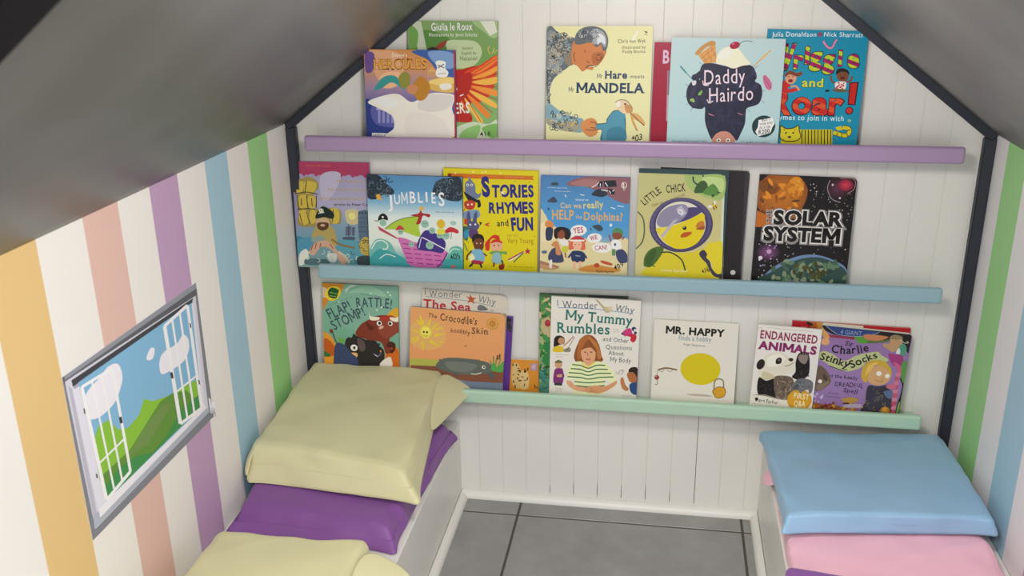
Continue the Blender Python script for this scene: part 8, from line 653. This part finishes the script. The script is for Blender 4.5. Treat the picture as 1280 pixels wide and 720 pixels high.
book("lilac book with a blond child on the cover, rightmost on the mint shelf", 3, [0.5323, -0.0366, 0.3109], 0.0797, 0.0639, 0.1898, 0.1943, 0.012, 0.008, "#d8d2c4",
'"g","8a6a98","9474a4","9878a8","8c6c9c"|"p","23201f",-63,1964,1883,1935,1879,1505,1665,1749,1385,1754,1107,1741,724,1716,258,1758,32,1848|"s","5a6c38",753,1758,960,1782,1246,1746,1450,1781,1391,1717,983,1638,800,1679|"s","5a9438",701,1752,857,1770,1011,1680,845,1622|"p","2f4274",88,1951,935,1940,1200,1924,1089,1854,819,1785,435,1760,247,1834|"l","8a98b8",14.7,72,1941,249,1823,435,1760,820,1781,1089,1851,1210,1926|"t","8f9cc0","4 GIANT",396,1786,852,1800,95.3,0.01,0.0,0,0,0|"k","5f6c98",11.2,870,1818,883,1851,906,1827,919,1857,941,1836,955,1865,976,1845,992,1866,1012,1854|"k","5f6c98",11.2,1035,1860,1049,1887,1069,1869,1081,1900|"p","8c3448",154,1746,719,1746,710,1691,145,1687|"s","cf9a54",-11,1901,70,1833,190,1693,136,1628,34,1713|"e","d8a070",108,1575,95.9,81.2,0|"s","c07c50",885,1812,1054,1850,1407,1834,1214,1727,969,1725|"s","b89068",1441,1838,1536,1894,1680,1865,1718,1678,1659,1575,1548,1504,1453,1551,1338,1614,1346,1673,1462,1706|"s","8c7858",1433,1798,1535,1902,1697,1867,1655,1805|"l","b8b49c",18.1,1655,1805,1753,1740,1838,1750,1798,1783|"s","4f9078",1652,1613,1739,1719,1826,1614,1790,1417,1674,1481|"s","d4d8d0",1620,1493,1669,1615,1709,1485|"s","a03c78",1468,1456,1609,1453,1749,1451,1809,1303,1725,1177,1615,1202,1528,1308|"s","c06088",1603,1278,1753,1219,1813,1110,1744,1062|"s","b8bc84",33,1305,140,1357,327,1301,484,1202,627,1200,786,1317,951,1394,1152,1457,1256,1469,1337,1402,1490,1323,1431,1258,1217,1271,1050,1212,964,1084,735,958,522,952,335,1008,177,1107,54,1162|"t","1f1a22","Sir",531,1547,711,1529,110.3,0.03,0.0,0.08,1,0|"t","1f1a22","Charlie",269,1352,1051,1476,177.6,0.035,51.8,0.06,1,0|"t","1f1a22","Stinky",35,1144,690,1020,163.8,0.045,-22.3,0.1,1,0|"t","1f1a22","Socks",738,1033,1275,1348,163.1,0.045,0.0,0.1,1,0|"l","1f1a22",18.6,278,1032,408,997,556,964,666,989|"t","2c2434","and the Really",226,774,921,772,74.9,0.03,0.0,0.12,1,0|"t","2c2434","DREADFUL",456,580,1076,602,97.5,0.03,0.0,0.12,1,0|"t","2c2434","Spell",661,462,978,447,97.5,0.03,0.0,0.12,1,0|"t","5a4a6c","Kristina",351,367,580,380,52.8,0.01,0.0,0,0,0|"t","5a4a6c","Stephenson",298,289,629,291,52.9,0.01,0.0,0,0,0|"s","c8a23c",1007,815,980,1027,1053,1193,1216,1279,1429,1265,1576,1120,1612,968,1496,1071,1343,1150,1173,1110,1123,750|"s","dcb85c",1064,900,1097,1139,1293,1241,1207,1114,1110,945|"s","d0a070",1129,830,1164,1050,1306,1157,1493,1090,1605,947,1543,783,1379,703,1217,722|"e","ece6dc",1346,978,55.4,55.4,0|"e","ece6dc",1528,942,47.9,47.9,0|"l","8a5a44",11.1,1288,830,1400,793,1466,824|"l","a0583c",11.1,1421,885,1453,862|"s","3c3844",1147,555,1188,679,1382,684,1553,725,1641,618,1733,273,1742,2,1132,15,1162,279|"l","8a7a4c",11.2,1367,395,1390,422,1420,422,1440,402,1442,378,1430,364,1417,366|"l","2a2834",11.1,1396,610,1363,602,1336,620,1329,648,1339,668,1356,672,1368,663|"l","8a7a4c",11.2,1583,336,1592,299,1576,271,1551,265,1532,279,1528,298,1536,310|"l","2a2834",11.1,1462,584,1496,585,1519,561,1522,533,1507,515,1490,516,1481,527|"l","2a2834",11.2,1220,264,1193,289,1189,323,1205,345,1226,347,1240,334,1241,319|"l","2a2834",11.1,1437,600,1454,566,1447,535,1425,521,1404,528,1395,546,1400,560|"l","5a5668",11.2,1364,452,1373,414,1359,386,1334,379,1315,392,1310,411,1318,423|"l","5a5668",11.2,1457,442,1491,439,1512,413,1512,384,1497,369,1479,371,1471,383|"l","8a7a4c",11.2,1476,121,1510,110,1526,80,1520,52,1502,40,1485,47,1478,61|"l","2a2834",11.2,1362,481,1377,446,1368,414,1345,403,1324,412,1316,430,1322,443|"l","8a7a4c",11.3,1410,125,1376,120,1351,140,1345,169,1357,188,1375,190,1385,180|"l","5a5668",11.2,1557,172,1572,137,1564,105,1541,93,1520,102,1512,120,1517,133|"l","5a5668",11.1,1625,520,1596,501,1566,510,1552,534,1556,558,1571,567,1584,562|"l","5a5668",11.3,1249,197,1222,223,1218,257,1233,279,1255,280,1269,267,1269,252|"l","8a7a4c",11.2,1242,265,1210,253,1182,268,1172,296,1181,317,1197,323,1209,315|"l","5a5668",11.2,1300,586,1281,619,1287,652,1308,666,1329,660,1339,643,1335,629|"l","8a7a4c",11.2,1447,421,1449,459,1471,480,1497,477,1512,458,1511,439,1500,431|"l","8a7a4c",11.3,1321,82,1320,43,1299,21,1272,23,1257,42,1258,61,1268,70|"l","2a2834",11.1,1472,623,1489,655,1518,662,1541,646,1547,623,1538,607,1524,605|"l","8a7a4c",11.2,1539,268,1574,266,1596,241,1597,212,1582,196,1564,197,1555,209|"l","5a5668",11.2,1570,148,1594,174,1625,172,1643,151,1644,126,1631,114,1618,116|"l","8a7a4c",11.2,1375,300,1363,337,1376,367,1400,375,1420,364,1425,345,1419,332|"l","8a7a4c",11.1,1647,538,1643,500,1620,481,1594,485,1580,504,1582,524,1594,531|"l","2a2834",11.2,1604,475,1634,455,1644,423,1633,398,1612,392,1596,402,1593,417|"l","5a5668",11.3,1246,116,1273,139,1304,134,1321,111,1319,87,1305,76,1292,79|"l","8a7a4c",11.2,1440,541,1415,517,1385,520,1367,542,1368,566,1381,578,1394,575|"l","5a5668",11.3,1193,156,1208,190,1237,199,1260,186,1268,163,1260,146,1247,143|"l","2a2834",11.1,1516,549,1491,524,1461,526,1443,548,1443,572,1456,584,1469,582|"l","5a5668",11.2,1362,487,1390,463,1396,430,1382,407,1360,404,1346,416,1345,431|"l","8a7a4c",11.1,1599,499,1577,530,1579,563,1598,580,1620,577,1631,561,1629,546|"s","5a6c88",1509,561,1658,620,1712,508,1638,419|"e","c8607c",1772,1105,58.7,47.7,30|"e","d07890",1753,1005,58.8,47.8,30|"e","c05870",1742,906,58.9,47.9,30|"e","cf7890",1744,808,59.0,48.0,30|"e","b8506c",1746,710,59.1,48.0,30|"e","d07c90",1755,612,59.2,48.1,30|"e","c0586c",1764,515,59.4,48.2,30|"e","d08090",1766,416,59.5,48.3,30|"e","b84a64",1768,317,59.6,48.4,30|"e","cf7c8c",1778,219,59.7,48.5,30|"e","b84a60",1780,119,59.8,48.6,30|"e","c8707c",1780,31,59.9,48.7,30|"s","c86a80",1539,703,1685,781,1767,712,1636,649|"s","1d1b1c",1804,913,1871,765,1868,528,1837,286,1848,8,1919,9,1890,924|"s","5c9048",1781,1261,1877,1312,1903,847,1831,917|"s","6a9c50",1894,373,1926,10,1859,49,1855,288|"e","b87c2c",1613,137,97.3,89.8,0|"e","cf9a3c",1603,156,52.4,52.4,0|"s","8a5a30",30,134,288,107,649,113,740,-8,56,-41|"e","5a3a1c",876,-3,43.3,28.1,-32|"e","5a3a1c",758,161,58.2,23.3,-105|"e","b0582c",275,11,39.7,24.1,-113|"e","c89030",850,188,59.5,28.2,-44|"e","c89030",92,29,55.9,28.2,-75|"e","c89030",748,-3,52.3,18.5,-54|"e","5a3a1c",368,99,36.5,19.7,-13|"e","c89030",1090,151,52.0,23.0,0|"e","c89030",964,47,52.4,26.2,-126|"e","7a2430",494,156,48.9,27.0,-91|"e","b0582c",919,200,46.1,23.4,-68|"e","3a2c1c",119,-26,52.4,24.1,-172|"e","5a3a1c",740,175,45.6,26.5,-34|"e","7a2430",769,88,51.5,22.3,-173|"e","5a3a1c",270,32,54.7,28.5,-70|"e","5a3a1c",168,-32,53.5,25.8,-118|"e","c89030",734,72,44.3,29.8,-149|"e","7a2430",470,53,43.3,21.0,-145|"e","b0582c",789,48,42.4,24.2,-11|"e","5a3a1c",944,46,43.1,22.2,-178|"e","c89030",506,101,45.8,28.1,-41|"e","b0582c",106,-87,47.5,29.0,-2|"e","c89030",840,13,59.8,29.0,-167|"e","7a2430",431,129,42.1,18.5,-178|"e","3a2c1c",798,194,42.5,24.3,-175|"e","b0582c",992,104,48.9,30.0,-64|"e","b0582c",301,-37,43.6,28.7,-78|"e","b0582c",1039,188,44.2,29.9,-80|"e","b0582c",905,75,48.2,29.2,-165|"e","b0582c",159,57,46.6,24.4,-169|"e","c89030",804,124,58.2,28.2,-151|"e","7a2430",322,69,43.2,25.3,-6|"e","7a2430",382,-5,38.2,24.9,-148|"e","7a2430",390,-4,49.7,28.5,-167|"e","b0582c",142,31,41.3,23.0,-34|"e","3a2c1c",837,3,46.8,18.7,-7|"e","c89030",923,60,57.3,29.7,-56|"e","5a3a1c",516,-28,51.8,26.3,-127|"e","5a3a1c",548,2,58.0,22.4,-115|"e","7a2430",354,91,53.5,26.1,-57|"s","b0a0b4",732,164,1064,218,1071,127,759,99|"s","b08a3c",659,287,828,356,1013,320,919,228,711,229|"s","6c5846",36,971,200,952,364,695,296,548,168,432,56,458|"s","84705c",62,539,181,593,329,683,293,567,133,428|"e","e4ddd4",137,644,45.1,45.1,0|"e","4f3c34",230,750,37.5,89.9,30|"e","c8b8d8",171,163,16.2,16.2,0|"e","c8b8d8",120,335,22.5,22.5,0|"e","c8b8d8",88,274,24.4,24.4,0|"e","c8b8d8",54,304,18.6,18.6,0|"e","c8b8d8",226,255,22.2,22.2,0|"e","c8b8d8",237,310,20.2,20.2,0|"e","c8b8d8",98,171,15.4,15.4,0|"e","c8b8d8",210,281,21.6,21.6,0')
book("red-topped book behind the panda cover and the lilac cover", 3, [0.5083, -0.0237, 0.3071], 0.0797, 0.0222, 0.2493, 0.2034, 0.006, 0, "#b42228",
'"g","b01c24","a81a20"|"p","a8582c",351,2047,725,2032,744,1514,532,1498|"p","c88a34",512,2032,690,2029,709,1511,638,1506|"s","241a18",299,2032,371,2022,449,1958,335,1957|"k","e0b0a0",6.5,190,1908,199,1918,211,1907,220,1919,231,1906,240,1919|"k","e0b0a0",6.5,256,1905,266,1915,278,1903,288,1916,301,1902,311,1914|"p","d8d2bc",654,2034,1502,2018,1514,1919,667,1916')

# ------------------------------------------------------------------ wall decal: a printed open window over green hills
DECAL='"p","7c7e86",0,2749,4132,2749,4132,0,0,0|"p","5a5d64",0,2749,4132,2749,4101,2521,41,2589|"p","8d9098",54,2772,4132,2749,4118,2642,49,2686|"p","cdcbd6",43,2664,4052,2523,3969,174,103,138|"p","b4b2c0",95,2574,168,2486,211,289,113,251|"p","d9d7e2",177,2520,3958,2416,3844,343,247,264|"p","a4a2b2",195,2511,3860,2470,3836,2384,220,2460|"p","3f4148",186,2618,3953,2513,3900,2438,195,2511|"p","aab0bc",102,364,3878,342,4003,173,85,151|"p","e4e2ea",259,383,3784,493,3899,296,262,239|"p","7fb0d0",336,2517,3871,2450,3755,389,485,401|"s","e6e2ea",398,2158,520,2294,859,2358,1100,2424,1367,2352,1430,2112,1306,1927,1093,1792,692,1765,405,1888|"s","e6e2ea",2547,1870,2743,1969,3170,1932,3417,2004,3582,1869,3550,1643,3284,1526,2775,1571,2540,1646|"s","e6e2ea",2182,2114,2340,2204,2456,2137,2368,2014,2214,2040|"p","86b93c",408,1448,603,1643,873,1618,1082,1339,1349,1225,1715,1280,1922,1467,2168,1301,2660,1162,3723,991,3766,426,492,425,414,857|"p","5f8c3a",414,857,885,847,1305,849,1936,1048,2384,1189,2801,1145,3282,965,3766,426,492,425|"p","6d8c4c",1296,818,1927,1015,2497,1091,2749,959,2431,854,1826,656,1278,755|"p","3f8a4a",457,618,909,725,1439,659,1927,443,2479,514,2981,717,3671,685,3766,426,485,401|"p","eceaf0",401,2388,1207,2325,1178,2379,376,2439|"p","eceaf0",1157,2365,1181,515,1256,477,1229,2339|"p","eceaf0",1193,528,466,443,511,383,1243,464|"p","eceaf0",532,391,429,2399,347,2428,445,435|"p","eceaf0",620,2402,697,452,746,427,667,2386|"p","eceaf0",884,2383,937,480,988,454,933,2365|"p","eceaf0",466,1058,1222,1088,1197,1123,444,1091|"p","eceaf0",2888,2365,3746,2431,3687,2494,2836,2424|"p","eceaf0",3666,2478,3670,413,3774,367,3766,2447|"p","eceaf0",3695,427,2891,513,2938,443,3749,353|"p","eceaf0",2975,451,2920,2376,2805,2413,2855,506|"p","eceaf0",3102,2427,3138,466,3207,435,3168,2406|"p","eceaf0",3382,2450,3403,437,3474,405,3451,2428|"p","eceaf0",2911,1088,3736,1049,3704,1089,2883,1126|"p","3a3836",1156,1519,1231,1492,1234,1376,1159,1403|"p","3a3836",2822,1533,2903,1509,2913,1387,2832,1411|"p","3a3836",337,2085,365,2076,362,1992,332,1995|"p","3a3836",346,962,375,951,377,880,346,886|"p","3a3836",3698,2114,3742,2104,3749,2013,3702,2017|"p","3a3836",3732,962,3777,948,3784,853,3738,868'
DECAL_BOX=[-0.9125, -0.4994, 0.4506, 0.7254]
def decal():
    y0, y1, z0, z1 = DECAL_BOX
    w, h = y1 - y0, z1 - z0
    r = empty('wall_decal', (-W + 0.0006, (y0 + y1) / 2, z0)); tag(r, 'window picture sticker with green hills on the striped left wall', 'wall sticker')
    def lift(u, v):                             # the lower right corner has come unstuck
        return 0.0
    bm = bmesh.new()
    def put(u, v, l):
        u, v = u * 1e-4, v * 1e-4
        return (0.0006 + l + lift(u, v), u - w / 2, v)
    prims = decode(DECAL); W4, H4 = w * 1e4, h * 1e4; N = 14
    lay = bm.loops.layers.float_color.new('ink')
    # each printed shape is cut on a fine grid near the loose corner so that it can curl
    printed(bm, prims, W4, H4, [(0, 0), (W4, 0), (W4, H4), (0, H4)], put, 0.00003)
    me = bpy.data.meshes.new('printed_sheet'); bm.to_mesh(me); bm.free(); me.materials.append(PRINT_MATT)
    new_obj('printed_sheet', me, r)
    sheet = MB(); sheet.box((-0.0004, -w / 2, 0), (0.0005, w / 2, h)); sheet.build('backing_sheet', mat('vinyl_backing', (0.62, 0.62, 0.66), 0.5), r)
    m = MB(); k = 8
    for i in range(k):
        a0, a1 = math.pi * 0.8 * i / k, math.pi * 0.8 * (i + 1) / k
        q = [(0.0012 + 0.004 * (1 - math.cos(a)), w / 2 - 0.012 + 0.011 * math.sin(a)) for a in (a0, a1)]
        m.face([(q[0][0], q[0][1], 0.012 - 0.010 * i / k), (q[1][0], q[1][1], 0.012 - 0.010 * (i + 1) / k), (q[1][0], q[1][1], 0.046 - 0.022 * (i + 1) / k), (q[0][0], q[0][1], 0.046 - 0.022 * i / k)])
    o = m.build('peeling_corner', mat('vinyl_white', (0.72, 0.72, 0.76), 0.4), r, smooth=True, weld=1e-5)
    so = o.modifiers.new('sheet', 'SOLIDIFY'); so.thickness = 0.0008
    tag(o, 'curled pale corner of the sticker')
PRINT_MATT = print_mat('printed_vinyl', 0.5, 0.0)
decal()
